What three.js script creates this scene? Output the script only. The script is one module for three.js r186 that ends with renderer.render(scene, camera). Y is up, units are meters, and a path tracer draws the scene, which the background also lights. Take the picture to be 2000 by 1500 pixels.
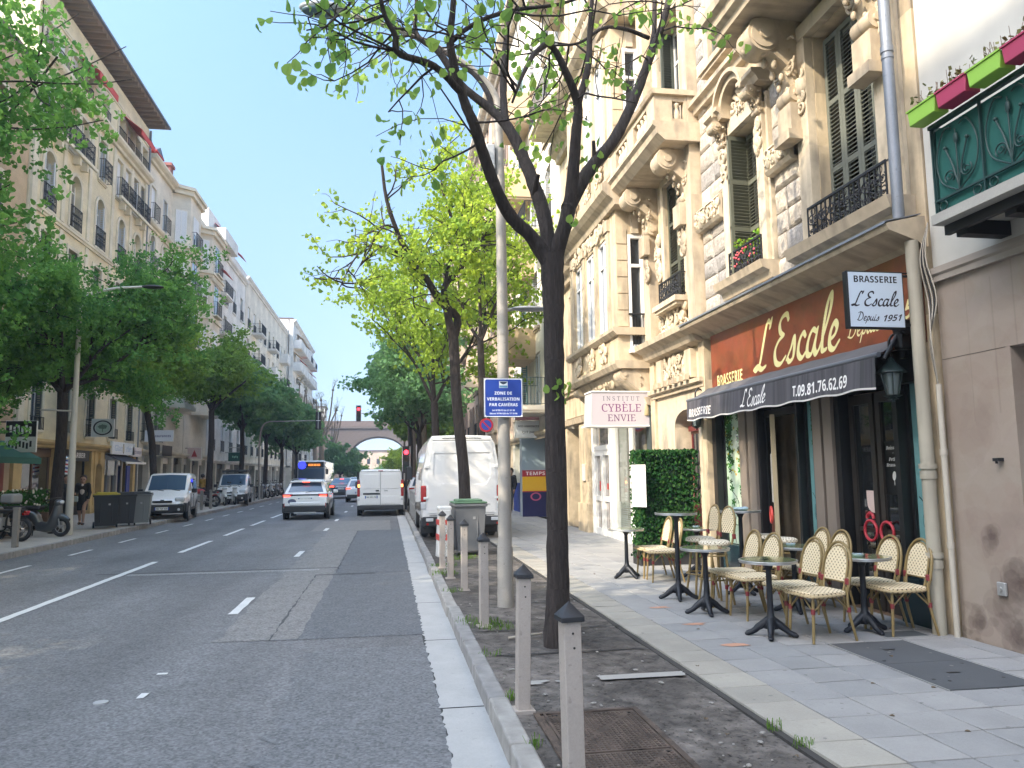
import * as THREE from 'three';
import { mergeGeometries, mergeVertices, toCreasedNormals } from 'three/addons/utils/BufferGeometryUtils.js';
import { RoundedBoxGeometry } from 'three/addons/geometries/RoundedBoxGeometry.js';
import { MarchingCubes } from 'three/addons/objects/MarchingCubes.js';

// ---------- camera, sky, sun, exposure ----------
const scene = new THREE.Scene();
const camera = new THREE.PerspectiveCamera(52.95, 4 / 3, 0.1, 1500);
camera.position.set(0, 1.75, 0);
camera.rotation.set(0.11445, -0.16028, -0.01184, 'YXZ');
const renderer = new THREE.WebGLRenderer({ antialias: true });
renderer.toneMapping = THREE.LinearToneMapping;
renderer.toneMappingExposure = 2.65;
renderer.shadowMap.enabled = true;
const clamp01 = (x) => Math.min(1, Math.max(-1, x)), lerp = (a, b, t) => a + (b - a) * t;
const SUN = new THREE.Vector3(-0.70, 0.588, 0.4045).normalize();
{
  const W = 512, H = 256, data = new Float32Array(W * H * 4), d = new THREE.Vector3();
  for (let j = 0; j < H; j++) for (let i = 0; i < W; i++) {
    const el = ((j + 0.5) / H - 0.5) * Math.PI, az = ((i + 0.5) / W - 0.5) * 2 * Math.PI;
    d.set(Math.cos(el) * Math.cos(az), Math.sin(el), Math.cos(el) * Math.sin(az));
    const c = clamp01(d.dot(SUN)), chi = Math.acos(c), up = Math.max(0.015, d.y), f = 1 + 18 * (Math.exp(-3 * chi) - 0.009) + 0.4 * c * c;   // clear-sky brightness round the sun
    const gr = 1 - Math.exp(-0.34 / up), h = Math.exp(-up * 3.0), lum = 1.16 * f * (0.72 + 0.28 * gr), wh = Math.min(1, (f - 1) * 0.16);
    let r = lum * lerp(lerp(0.14, 0.315, h), 0.5, wh), g = lum * lerp(lerp(0.272, 0.415, h), 0.47, wh), b = lum * lerp(lerp(0.48, 0.52, h), 0.47, wh);
    if (d.y < 0) { const k = Math.min(1, -d.y * 14); r += (0.20 - r) * k; g += (0.19 - g) * k; b += (0.18 - b) * k; }
    data.set([r, g, b, 1], (j * W + i) * 4);
  }
  const t = new THREE.DataTexture(data, W, H, THREE.RGBAFormat, THREE.FloatType);
  t.mapping = THREE.EquirectangularReflectionMapping; t.magFilter = THREE.LinearFilter; t.needsUpdate = true;
  scene.background = t; scene.environment = t;
}
const sun = new THREE.DirectionalLight(new THREE.Color(1, 0.87, 0.68), 2.5);
sun.position.copy(SUN).multiplyScalar(120).add(new THREE.Vector3(0, 0, -25));
sun.target.position.set(0, 0, -25);
sun.castShadow = true; sun.shadow.mapSize.set(4096, 4096);
Object.assign(sun.shadow.camera, { left: -70, right: 70, top: 70, bottom: -70, near: 1, far: 320 });
scene.add(sun, sun.target);
scene.fog = new THREE.FogExp2(new THREE.Color(0.80, 0.89, 1.0), 0.0011);

// ---------- helpers ----------
const PI = Math.PI, V3 = (x, y, z) => new THREE.Vector3(x, y, z), C = (r, g, b) => new THREE.Color().setRGB(r, g, b);
function RNG(s) { return () => { s |= 0; s = s + 0x6D2B79F5 | 0; let t = Math.imul(s ^ s >>> 15, 1 | s); t = t + Math.imul(t ^ t >>> 7, 61 | t) ^ t; return ((t ^ t >>> 14) >>> 0) / 4294967296; }; }
const rnd = RNG(77), rr = (a, b) => a + (b - a) * rnd();
const hash = (x, y, s) => { let h = Math.imul(x, 374761393) + Math.imul(y, 668265263) + Math.imul(s, 974634) | 0; h = Math.imul(h ^ h >>> 13, 1274126177); return ((h ^ h >>> 16) >>> 0) / 4294967296; };
const sm = (t) => t * t * (3 - 2 * t), clamp = (x, a, b) => Math.min(b, Math.max(a, x));
function vnoise(x, y, per, s) {                       // tileable value noise
  const ix = Math.floor(x), iy = Math.floor(y), fx = sm(x - ix), fy = sm(y - iy), m = (v) => ((v % per) + per) % per;
  return lerp(lerp(hash(m(ix), m(iy), s), hash(m(ix + 1), m(iy), s), fx), lerp(hash(m(ix), m(iy + 1), s), hash(m(ix + 1), m(iy + 1), s), fx), fy);
}
function fbm(x, y, per, s, o = 4) { let v = 0, a = 0.5, n = 0; for (let i = 0; i < o; i++) { v += a * vnoise(x, y, per, s + i); n += a; x *= 2; y *= 2; per *= 2; a *= 0.55; } return v / n; }
function noiseTex(size, metres, fn) {
  const d = new Uint8Array(size * size * 4);
  for (let j = 0; j < size; j++) for (let i = 0; i < size; i++) { const v = clamp(fn(i / size, j / size) * 255, 0, 255); d.set([v, v, v, 255], (j * size + i) * 4); }
  const t = new THREE.DataTexture(d, size, size); t.wrapS = t.wrapT = THREE.RepeatWrapping; t.magFilter = THREE.LinearFilter; t.needsUpdate = true; t.repeat.set(1 / metres, 1 / metres);
  return t;
}
const tPlaster = noiseTex(512, 3.7, (u, v) => 0.62 + 0.38 * fbm(u * 5, v * 5, 5, 3, 6) + 0.16 * (fbm(u * 3, v * 14, 14 * 3, 9, 3) - 0.5));
const tAsphalt = noiseTex(1024, 2.3, (u, v) => 0.20 + 0.62 * fbm(u * 130, v * 130, 130, 5, 2) + 0.18 * fbm(u * 14, v * 14, 14, 15, 5) + (vnoise(u * 260, v * 260, 260, 8) > 0.92 ? 0.3 : 0) - (vnoise(u * 200, v * 200, 200, 18) > 0.9 ? 0.18 : 0));
const tSoot = (() => {                                // weathered stone: grey rain streaks and blotches over the warm tone
  const n = 512, d = new Uint8Array(n * n * 4); for (let j = 0; j < n; j++) for (let i = 0; i < n; i++) { const u = i / n, v = j / n, st = fbm(u * 22, v * 3, 66, 7, 5), bl = fbm(u * 5, v * 5, 5, 17, 6), fi = fbm(u * 40, v * 40, 40, 27, 3); const m = clamp((st - 0.5) * 1.7 + (bl - 0.45) * 2.2, 0, 1), k = 0.84 + 0.2 * (fi - 0.5) + 0.22 * (bl - 0.5); d.set([255 * clamp(k * lerp(1, 0.46, m), 0, 1), 255 * clamp(k * lerp(1, 0.47, m), 0, 1), 255 * clamp(k * lerp(1, 0.5, m), 0, 1), 255], (j * n + i) * 4); }
  const t = new THREE.DataTexture(d, n, n); t.wrapS = t.wrapT = THREE.RepeatWrapping; t.magFilter = THREE.LinearFilter; t.needsUpdate = true; t.repeat.set(1 / 3.3, 1 / 3.3); return t;
})();
const tStone = noiseTex(512, 1.1, (u, v) => 0.45 + 0.55 * fbm(u * 9, v * 9, 9, 21, 6));
const tConc = noiseTex(512, 1.7, (u, v) => 0.66 + 0.24 * fbm(u * 7, v * 7, 7, 31, 6) + 0.08 * vnoise(u * 210, v * 210, 210, 4) - (vnoise(u * 60, v * 60, 60, 41) > 0.95 ? 0.16 : 0));
const tBark = noiseTex(512, 0.55, (u, v) => 0.3 + 0.7 * Math.pow(fbm(u * 26, v * 5, 26 * 5, 51, 5), 1.4));
const tDirt = noiseTex(512, 1.6, (u, v) => 0.05 + 0.85 * fbm(u * 16, v * 16, 16, 61, 6) + (vnoise(u * 110, v * 110, 110, 6) > 0.92 ? 0.4 : 0) - (vnoise(u * 90, v * 90, 90, 16) > 0.86 ? 0.22 : 0));
const mats = {};
function mat(color, rough = 0.85, o = {}) {
  const c = Array.isArray(color) ? C(...color) : new THREE.Color(color);
  const key = c.getHexString() + rough + Object.entries(o).map(([k, v]) => k + (v?.uuid ?? v)).join();
  if (mats[key]) return mats[key];
  const phys = ['transmission', 'clearcoat', 'sheen'].some((k) => k in o);
  return (mats[key] = new (phys ? THREE.MeshPhysicalMaterial : THREE.MeshStandardMaterial)({ color: c, roughness: rough, side: THREE.DoubleSide, ...o }));
}
const plaster = (c, b = 0.004) => mat(c, 0.92, { map: tPlaster, bumpMap: tPlaster, bumpScale: b });
const stoneM = (c, b = 0.012) => mat(c, 0.93, { map: tStone, bumpMap: tStone, bumpScale: b });
const concM = (c, b = 0.003) => mat(c, 0.9, { map: tConc, bumpMap: tConc, bumpScale: b });
const M = {
  cream: mat([0.66, 0.535, 0.36], 0.92, { map: tSoot, bumpMap: tPlaster, bumpScale: 0.006 }), trimL: plaster([0.84, 0.76, 0.6]), creamL: plaster([0.86, 0.75, 0.53]), creamPale: plaster([0.85, 0.78, 0.65]), creamYellow: plaster([0.76, 0.56, 0.27]), white: plaster([0.86, 0.84, 0.79]), tan: plaster([0.58, 0.44, 0.29]), pink: plaster([0.64, 0.49, 0.37]),
  trim: mat([0.58, 0.475, 0.335], 0.92, { map: tSoot, bumpMap: tStone, bumpScale: 0.006 }), trimPale: mat([0.66, 0.555, 0.40], 0.92, { map: tSoot, bumpMap: tStone, bumpScale: 0.006 }), grey: plaster([0.40, 0.345, 0.29], 0.006), offwhite: plaster([0.74, 0.71, 0.62]),
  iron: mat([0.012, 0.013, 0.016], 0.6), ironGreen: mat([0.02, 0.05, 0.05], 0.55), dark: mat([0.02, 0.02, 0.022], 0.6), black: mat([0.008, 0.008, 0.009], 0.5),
  glass: mat([0.03, 0.036, 0.042], 0.04, { clearcoat: 1, clearcoatRoughness: 0.02 }), glassB: mat([0.06, 0.10, 0.16], 0.05, { clearcoat: 1, clearcoatRoughness: 0.02 }), curtain: mat([0.55, 0.53, 0.48], 0.9),
  whitePaint: mat([0.78, 0.77, 0.74], 0.45), shutterWhite: mat([0.72, 0.73, 0.74], 0.6), shutterGreen: mat([0.075, 0.085, 0.068], 0.6), shutterGrey: mat([0.12, 0.125, 0.105], 0.6),
  red: mat([0.55, 0.05, 0.04], 0.75), roof: mat([0.12, 0.09, 0.08], 0.8), slate: mat([0.11, 0.12, 0.15], 0.6), wood: mat([0.16, 0.10, 0.06], 0.6),
  bark: mat([0.06, 0.047, 0.042], 0.95, { map: tBark, bumpMap: tBark, bumpScale: 0.03 }), barkPale: mat([0.30, 0.25, 0.19], 0.95, { map: tBark, bumpMap: tBark, bumpScale: 0.01 }),
  galv: mat([0.36, 0.36, 0.35], 0.55, { metalness: 0.4 }), polePaint: mat([0.40, 0.375, 0.34], 0.55, { map: tConc }), zinc: mat([0.24, 0.26, 0.29], 0.5, { metalness: 0.4, map: tConc }),
  rubber: mat([0.02, 0.02, 0.021], 0.8), chrome: mat([0.6, 0.6, 0.6], 0.2, { metalness: 1 }), carWhite: mat([0.84, 0.83, 0.81], 0.35, { clearcoat: 1, clearcoatRoughness: 0.06 }),
  plastic: mat([0.025, 0.026, 0.028], 0.6), tail: mat([0.35, 0.006, 0.006], 0.15, { clearcoat: 1 }), tailOn: mat([0.6, 0.02, 0.01], 0.3, { emissive: C(1, 0.06, 0.03), emissiveIntensity: 2.2 }), lensClear: mat([0.6, 0.62, 0.64], 0.12, { clearcoat: 1 }), amber: mat([0.8, 0.25, 0.03], 0.3, { emissive: C(1, 0.42, 0.1), emissiveIntensity: 2.0 }),
};
function nonIdx(g) {
  const r = g.index ? g.toNonIndexed() : g;
  for (const k of Object.keys(r.attributes)) if (!['position', 'normal', 'uv'].includes(k)) r.deleteAttribute(k);
  if (!r.attributes.normal) r.computeVertexNormals();
  return r;
}
function worldUV(g) {
  const p = g.attributes.position, n = g.attributes.normal, uv = new Float32Array(p.count * 2);
  for (let i = 0; i < p.count; i += 3) {
    let ax = 0, ay = 0, az = 0; for (let k = 0; k < 3; k++) { ax += n.getX(i + k); ay += n.getY(i + k); az += n.getZ(i + k); }
    ax = Math.abs(ax); ay = Math.abs(ay); az = Math.abs(az);
    for (let k = 0; k < 3; k++) { const x = p.getX(i + k), y = p.getY(i + k), z = p.getZ(i + k), o = (i + k) * 2; if (ay >= ax && ay >= az) { uv[o] = x; uv[o + 1] = z; } else if (ax >= az) { uv[o] = z; uv[o + 1] = y; } else { uv[o] = x; uv[o + 1] = y; } }
  }
  g.setAttribute('uv', new THREE.BufferAttribute(uv, 2)); return g;
}
function merge(list) { const l = [list].flat(Infinity).filter(Boolean).map((g) => worldUV(nonIdx(g))); return l.length === 1 ? l[0] : mergeGeometries(l); }
const taken = {};
function numbered(name) { const n = taken[name] = (taken[name] ?? -1) + 1; return n ? name + '_' + String(n).padStart(3, '0') : name; }
function lit(o) { o.castShadow = o.receiveShadow = true; return o; }
const SPLIT = new Set('side_pier pier pilaster pilaster_strip rusticated_course cornice belt_course bay_cornice string_course dark_pilaster shop_pier roller_door balcony_bracket jamb penthouse roof_parapet interior_shelf entrance_cornice plinth blue_plinth corner_pilaster concrete_edge_strip joint_line joint_collar tar_seam lifting_eye bar_counter green_fascia menu_sheet red_sticker door_gap reflector side_window bolt_hole parapet'.split(' '));
function part(parent, name, geos, material, raw) {      // one mesh under a thing, part or the setting; pieces that can be told apart become meshes of their own
  if (SPLIT.has(name) && Array.isArray(geos) && geos.length > 1 && !raw) return geos.filter(Boolean).map((g) => part(parent, name, [g], material))[0];
  const g = geos.isBufferGeometry ? (raw ? geos : merge([geos])) : merge(geos), m = lit(new THREE.Mesh(g, material));
  m.name = numbered(name); parent.add(m); return m;
}
function tag(o, label, category, group, kind) { if (label) o.userData.label = label; if (category) o.userData.category = category; if (group) o.userData.group = group; if (kind) o.userData.kind = kind; return o; }
function thing(name, label, category, pos = [0, 0, 0], turn = 0, group) { const g = new THREE.Group(); g.name = numbered(name); g.position.set(...pos); g.rotation.y = turn; scene.add(g); return tag(g, label, category, group); }
function sub(parent, name, pos = [0, 0, 0], turn = 0) { const g = new THREE.Group(); g.name = numbered(name); g.position.set(...pos); g.rotation.y = turn; parent.add(g); return g; }
function structure(name, geos, material) { return tag(part(scene, name, geos, material), null, null, null, 'structure'); }
function copy(src, pos, turn, label) {
  const c = src.clone(); c.name = numbered(src.name.replace(/_\d+$/, '')); c.position.set(...pos); c.rotation.y = turn; scene.add(c); c.userData = { ...src.userData }; if (label) c.userData.label = label;
  c.traverse((o) => { if (o !== c) o.name = numbered(o.name.replace(/_\d+$/, '')); }); return c;
}
const bx = (x0, x1, y0, y1, z0, z1) => new THREE.BoxGeometry(x1 - x0, y1 - y0, z1 - z0).translate((x0 + x1) / 2, (y0 + y1) / 2, (z0 + z1) / 2);
const rb = (x0, x1, y0, y1, z0, z1, r = 0.02, s = 2) => new RoundedBoxGeometry(x1 - x0, y1 - y0, z1 - z0, s, Math.min(r, (x1 - x0) / 2.01, (y1 - y0) / 2.01, (z1 - z0) / 2.01)).translate((x0 + x1) / 2, (y0 + y1) / 2, (z0 + z1) / 2);
const cyl = (r0, r1, h, x, y, z, n = 12) => new THREE.CylinderGeometry(r1, r0, h, n).translate(x, y + h / 2, z);
const cylAx = (r, len, x, y, z, ax = 'x', n = 14) => { const g = new THREE.CylinderGeometry(r, r, len, n); if (ax === 'x') g.rotateZ(PI / 2); if (ax === 'z') g.rotateX(PI / 2); return g.translate(x, y, z); };
const tube = (pts, r, seg = 16, n = 6, closed = false) => new THREE.TubeGeometry(new THREE.CatmullRomCurve3(pts.map((p) => V3(...p)), closed), seg, r, n, closed);
function bar(a, b, r, n = 5) { const A = V3(...a), B = V3(...b), g = new THREE.CylinderGeometry(r, r, A.distanceTo(B), n); g.applyQuaternion(new THREE.Quaternion().setFromUnitVectors(V3(0, 1, 0), B.clone().sub(A).normalize())); return g.translate((A.x + B.x) / 2, (A.y + B.y) / 2, (A.z + B.z) / 2); }
const lathe = (pts, n = 14) => new THREE.LatheGeometry(pts.map((p) => new THREE.Vector2(...p)), n);
const sph = (r, x, y, z, n = 10, sx = 1, sy = 1, sz = 1) => new THREE.SphereGeometry(r, n, Math.max(5, n * 0.7 | 0)).scale(sx, sy, sz).translate(x, y, z);
const tor = (R, r, x, y, z, arc = PI * 2, rot = 0, n = 6, m = 18) => new THREE.TorusGeometry(R, r, n, m, arc).rotateZ(rot).translate(x, y, z);
function shape(pts) { const s = new THREE.Shape(); pts.forEach((p, i) => i ? s.lineTo(...p) : s.moveTo(...p)); s.closePath(); return s; }
function ext(s, depth, bevel = 0, cs = 6) { return new THREE.ExtrudeGeometry(s, { depth: depth - 2 * bevel, bevelEnabled: bevel > 0, bevelSize: bevel, bevelThickness: bevel, bevelOffset: -bevel, bevelSegments: 1, curveSegments: cs }).translate(0, 0, bevel); }
const mould = (x0, x1, prof) => ext(shape(prof.map(([z, y]) => [-z, y])), x1 - x0).rotateY(PI / 2).translate(x0, 0, 0);   // profile [out, up] run along x
function archPath(x0, x1, y0, y1, rise, P = THREE.Path) {   // opening with a round or segmental head
  const p = new P(); p.moveTo(x0, y0); p.lineTo(x1, y0); p.lineTo(x1, y1 - rise);
  const c = (x0 + x1) / 2, hw = (x1 - x0) / 2;
  if (rise > 0) for (let i = 1; i < 12; i++) { const a = i / 12 * PI; p.lineTo(c + hw * Math.cos(a), y1 - rise + rise * Math.sin(a)); }
  p.lineTo(x0, y1 - rise); p.closePath(); return p;
}
function limb(pts, radii, sides = 8, seg = 4, wob = 0, seed = 1) {       // tapered tube along points
  const crv = new THREE.CatmullRomCurve3(pts.map((p) => V3(...p)), false, 'centripetal'), n = Math.max(2, (pts.length - 1) * seg), pos = [], idx = [];
  let nrm = null; const R = RNG(seed);
  for (let i = 0; i <= n; i++) {
    const t = i / n, p = crv.getPoint(t), tg = crv.getTangent(t), f = t * (radii.length - 1), k = Math.min(radii.length - 2, Math.floor(f)), r = lerp(radii[k], radii[k + 1], f - k);
    if (!nrm) nrm = Math.abs(tg.y) < 0.9 ? V3(0, 1, 0) : V3(1, 0, 0);
    nrm = nrm.clone().addScaledVector(tg, -nrm.dot(tg)).normalize(); const bn = tg.clone().cross(nrm);
    for (let s = 0; s <= sides; s++) { const a = (s % sides) / sides * 2 * PI, w = r * (1 + (s < sides ? (R() - 0.5) * wob : 0)); const rr2 = s === sides ? null : w; if (rr2 !== null) pos.push(p.x + (nrm.x * Math.cos(a) + bn.x * Math.sin(a)) * w, p.y + (nrm.y * Math.cos(a) + bn.y * Math.sin(a)) * w, p.z + (nrm.z * Math.cos(a) + bn.z * Math.sin(a)) * w); }
  }
  for (let i = 0; i < n; i++) for (let s = 0; s < sides; s++) { const a = i * sides + s, b = i * sides + (s + 1) % sides, c = a + sides, d = b + sides; idx.push(a, b, c, b, d, c); }
  const g = new THREE.BufferGeometry(); g.setAttribute('position', new THREE.Float32BufferAttribute(pos, 3)); g.setIndex(idx); g.computeVertexNormals(); return g;
}
function canvasTex(w, h, draw) { const c = document.createElement('canvas'); c.width = w; c.height = h; const x = c.getContext('2d'); draw(x, w, h); const t = new THREE.CanvasTexture(c); t.colorSpace = THREE.SRGBColorSpace; t.magFilter = THREE.LinearFilter; return t; }
const print = (t, rough = 0.6, o = {}) => new THREE.MeshStandardMaterial({ map: t, roughness: rough, side: THREE.DoubleSide, ...o });
function panel(w, h, cx, cy, cz) { return new THREE.PlaneGeometry(w, h).translate(cx, cy, cz); }
function text(x, s, cx, cy, size, color, font = 'sans-serif', weight = 'bold', maxW) { x.fillStyle = color; x.font = weight + ' ' + size + 'px ' + font; x.textAlign = 'center'; x.textBaseline = 'middle'; x.fillText(s, cx, cy, maxW); }
// brush-script letters drawn with a slanted pen: strokes in a box one unit high
const SCRIPT = {
  L: [[[0.62, 0.95], [0.55, 1.0], [0.48, 0.9], [0.36, 0.5], [0.24, 0.12], [0.1, 0.02], [0.0, 0.06]], [[0.0, 0.06], [0.15, 0.1], [0.35, 0.02], [0.52, 0.06]]],
  "'": [[[0.12, 1.02], [0.06, 0.84]]],
  E: [[[0.62, 0.86], [0.55, 0.98], [0.38, 0.96], [0.27, 0.82], [0.32, 0.66], [0.46, 0.58]], [[0.46, 0.58], [0.26, 0.5], [0.12, 0.3], [0.18, 0.08], [0.36, 0.02], [0.56, 0.14]]],
  s: [[[0.0, 0.08], [0.16, 0.3], [0.25, 0.48], [0.28, 0.3], [0.24, 0.08], [0.1, 0.02], [0.02, 0.1]]],
  c: [[[0.32, 0.42], [0.24, 0.5], [0.1, 0.36], [0.08, 0.12], [0.2, 0.02], [0.36, 0.12]]],
  a: [[[0.34, 0.44], [0.22, 0.5], [0.06, 0.3], [0.06, 0.06], [0.18, 0.04], [0.34, 0.36]], [[0.38, 0.5], [0.3, 0.12], [0.36, 0.03], [0.46, 0.1]]],
  l: [[[0.02, 0.1], [0.2, 0.44], [0.36, 0.86], [0.34, 1.04], [0.24, 0.9], [0.12, 0.3], [0.14, 0.05], [0.26, 0.06]]],
  e: [[[0.04, 0.2], [0.22, 0.28], [0.28, 0.42], [0.2, 0.5], [0.07, 0.32], [0.08, 0.08], [0.2, 0.02], [0.36, 0.14]]],
  D: [[[0.3, 0.92], [0.22, 0.5], [0.1, 0.06]], [[0.02, 0.1], [0.3, 0.02], [0.55, 0.2], [0.62, 0.55], [0.5, 0.88], [0.25, 0.98], [0.06, 0.86]]],
  p: [[[0.14, 0.5], [0.06, 0.1], [-0.06, -0.3]], [[0.1, 0.36], [0.26, 0.5], [0.32, 0.3], [0.22, 0.06], [0.08, 0.08]]],
  u: [[[0.1, 0.48], [0.04, 0.14], [0.12, 0.02], [0.3, 0.3]], [[0.36, 0.48], [0.28, 0.12], [0.36, 0.03], [0.44, 0.1]]],
  i: [[[0.12, 0.48], [0.05, 0.12], [0.12, 0.03], [0.22, 0.1]], [[0.17, 0.66], [0.16, 0.63]]],
};
const SCW = { L: 0.58, "'": 0.2, E: 0.62, s: 0.36, c: 0.36, a: 0.44, l: 0.3, e: 0.36, D: 0.7, p: 0.38, u: 0.44, i: 0.24 };
function script(x, str, x0, base, size, color, pen = 0.085, slant = 0.22) {
  x.fillStyle = color; let at = x0;
  for (const ch of str) {
    if (ch === ' ') { at += 0.3 * size; continue; }
    for (const st of SCRIPT[ch]) {
      const crv = new THREE.CatmullRomCurve3(st.map(([a, b]) => V3(a + slant * b, b, 0)));
      for (let i = 0; i <= 90; i++) { const p = crv.getPoint(i / 90), q = pen * size * (0.75 + 0.35 * Math.sin(i / 90 * PI)); x.save(); x.translate(at + p.x * size, base - p.y * size); x.rotate(-0.75); x.scale(1, 0.45); x.beginPath(); x.arc(0, 0, q * 0.62, 0, 7); x.fill(); x.restore(); }
    }
    at += SCW[ch] * size;
  }
  return at;
}
// ---------- ground, road, pavements ----------
const WR = 5.45, WLF = -13.4, KX = 0.73;
function ragged(x0, x1, d0, d1, y, jl, jr, step, seed) {          // flat sheet, X from x0 to x1, with uneven long edges
  const R = RNG(seed), n = Math.max(2, Math.round((d1 - d0) / step)), pos = [], idx = [];
  for (let i = 0; i <= n; i++) { const d = lerp(d0, d1, i / n); pos.push(x0 + (R() - 0.5) * jl, y, -d, x1 + (R() - 0.5) * jr, y, -d); if (i) { const a = i * 2; idx.push(a - 2, a - 1, a, a - 1, a + 1, a); } }
  const g = new THREE.BufferGeometry(); g.setAttribute('position', new THREE.Float32BufferAttribute(pos, 3)); g.setIndex(idx); g.computeVertexNormals(); return g;
}
const sheet = (x0, x1, d0, d1, y) => ragged(x0, x1, d0, d1, y, 0, 0, d1 - d0, 1);
function toned(g, f) { const p = g.attributes.position, c = new Float32Array(p.count * 3); for (let i = 0; i < p.count; i++) { const v = f(p.getX(i), -p.getZ(i)); c.set([v, v, v], i * 3); } g.setAttribute('color', new THREE.BufferAttribute(c, 3)); return g; }
function gridSheet(x0, x1, d0, d1, y, nx, nd, h) {
  const g = new THREE.PlaneGeometry(x1 - x0, d1 - d0, nx, nd).rotateX(-PI / 2).translate((x0 + x1) / 2, y, -(d0 + d1) / 2);
  if (h) { const p = g.attributes.position; for (let i = 0; i < p.count; i++) p.setY(i, p.getY(i) + h(p.getX(i), -p.getZ(i))); g.computeVertexNormals(); }
  return g;
}
structure('ground', [sheet(-400, 400, -120, 900, -0.06)], mat([0.16, 0.15, 0.14], 0.95));
const asph = (c, extra = {}) => mat(c, 0.88, { map: tAsphalt, bumpMap: tAsphalt, bumpScale: 0.006, ...extra });
{
  const g = toned(worldUV(nonIdx(gridSheet(-8.2, KX, -40, 60, 0, 60, 500))), (x, d) => 0.66 + 0.4 * fbm(x * 0.7 + 50, d * 0.5 + 80, 999, 5, 4) + 0.16 * (vnoise(x * 2.2 + 40, d * 0.25 + 50, 999, 77) - 0.5) - [-5.6, -4.1, -2.6, -1.2, 0.1].reduce((q, t) => q + 0.1 * Math.exp(-(((x - t) / 0.28) ** 2)) * (0.4 + fbm(x + 9, d * 0.4 + 7, 999, 3, 2)), 0));
  const road = lit(new THREE.Mesh(g, asph([0.33, 0.33, 0.337], { vertexColors: true }))); road.name = 'road'; scene.add(road); tag(road, null, null, null, 'structure');
  part(road, 'far_carriageway', [sheet(-8.2, KX, 60, 400, -0.002)], asph([0.24, 0.24, 0.25]));
  const pd = asph([0.215, 0.225, 0.24]), pm = asph([0.27, 0.275, 0.285]), pl = asph([0.355, 0.345, 0.335]);
  part(road, 'asphalt_patch', [ragged(-1.22, 0.405, 8.75, 14.2, 0.004, 0.05, 0.02, 0.13, 4)], pd);
  part(road, 'asphalt_patch', [ragged(-0.78, 0.405, -3, 8.2, 0.004, 0.16, 0.02, 0.11, 5)], pm);
  part(road, 'asphalt_patch', [ragged(-0.9, 0.405, 14.3, 25, 0.004, 0.06, 0.02, 0.2, 6)], pd);
  part(road, 'asphalt_patch', [ragged(-1.8, -0.93, 8.8, 25, 0.0042, 0.1, 0.04, 0.3, 7)], pl);
  part(road, 'asphalt_patch', [ragged(-2.35, 0.1, 25.1, 30.2, 0.0043, 0.04, 0.02, 0.3, 9)], pl);
  part(road, 'asphalt_patch', [sheet(-4.6, -1.24, 14.9, 15.15, 0.0045)], asph([0.48, 0.48, 0.475]));
  part(road, 'asphalt_patch', [(() => { const s = new THREE.Shape(); for (let i = 0; i < 14; i++) { const a = i / 14 * 2 * PI, r = 0.075 + 0.02 * Math.sin(i * 2.7); i ? s.lineTo(r * 1.2 * Math.cos(a), r * 1.5 * Math.sin(a)) : s.moveTo(r * 1.2, 0); } return new THREE.ShapeGeometry(s).rotateX(-PI / 2).translate(-1.78, 0.0044, -5.0); })()], mat([0.03, 0.034, 0.045], 0.5));
  const tar = mat([0.06, 0.062, 0.066], 0.8);
  part(road, 'tar_seam', [ragged(-1.24, -1.222, 8.75, 14.2, 0.0052, 0.03, 0.03, 0.13, 14), ragged(-0.91, -0.89, 14.3, 25, 0.0052, 0.03, 0.03, 0.2, 16)], tar);
  part(road, 'tar_seam', [sheet(-5.2, -0.9, 15.2, 15.28, 0.0053), sheet(-1.24, -0.2, 14.15, 14.25, 0.0053)], tar);
  const wm = mat([0.82, 0.82, 0.80], 0.7, { map: tConc });
  const dash = (x, a, b, w = 0.12) => part(road, 'lane_marking', [ragged(x - w / 2, x + w / 2, a, b, 0.007, 0.012, 0.012, 0.15, Math.round(a * 7))], wm);
  dash(-4.72, -6, 17.2, 0.13); [[19.1, 22.3], [24.1, 27.1], [28.6, 31.6]].forEach(([a, b]) => dash(-4.72, a, b, 0.13));
  for (let d = 33.4; d < 110; d += 4.6) dash(-4.72, d, d + 3.1, 0.13);
  [[10.5, 11.85], [17.45, 18.7], [25.2, 26.4], [30.3, 31.6]].forEach(([a, b]) => dash(-1.93, a, b)); for (let d = 37; d < 110; d += 6.6) dash(-1.93, d, d + 1.3);
  dash(-1.93, 6.75, 6.9, 0.06); dash(-1.97, 7.5, 7.56, 0.08);
  for (let d = 12.5; d < 100; d += 3.32) dash(-7.1, d, d + 1.35, 0.1);
  part(road, 'drain_cover', [new THREE.CylinderGeometry(0.055, 0.055, 0.01, 16).translate(-2.2, 0.004, -6.7)], mat([0.4, 0.4, 0.4], 0.7));
}
{
  const gm = mat([0.50, 0.495, 0.48], 0.9, { map: tConc, bumpMap: tConc, bumpScale: 0.006 }), gut = tag(new THREE.Group(), null, null, null, 'structure'); gut.name = 'gutter_strip'; scene.add(gut);
  for (let d = -6, i = 0; d < 60; d += 2.4, i++) part(gut, 'concrete_slab', [ragged(0.40, KX + 0.01, d + 0.012, d + 2.388, 0.009, 0.035, 0, 0.045 + 0.03 * (i % 2), 30 + i)], gm);
  part(gut, 'channel_base', [sheet(0.38, KX + 0.01, -6, 220, 0.0035)], mat([0.05, 0.05, 0.05], 0.9));
}
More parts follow.
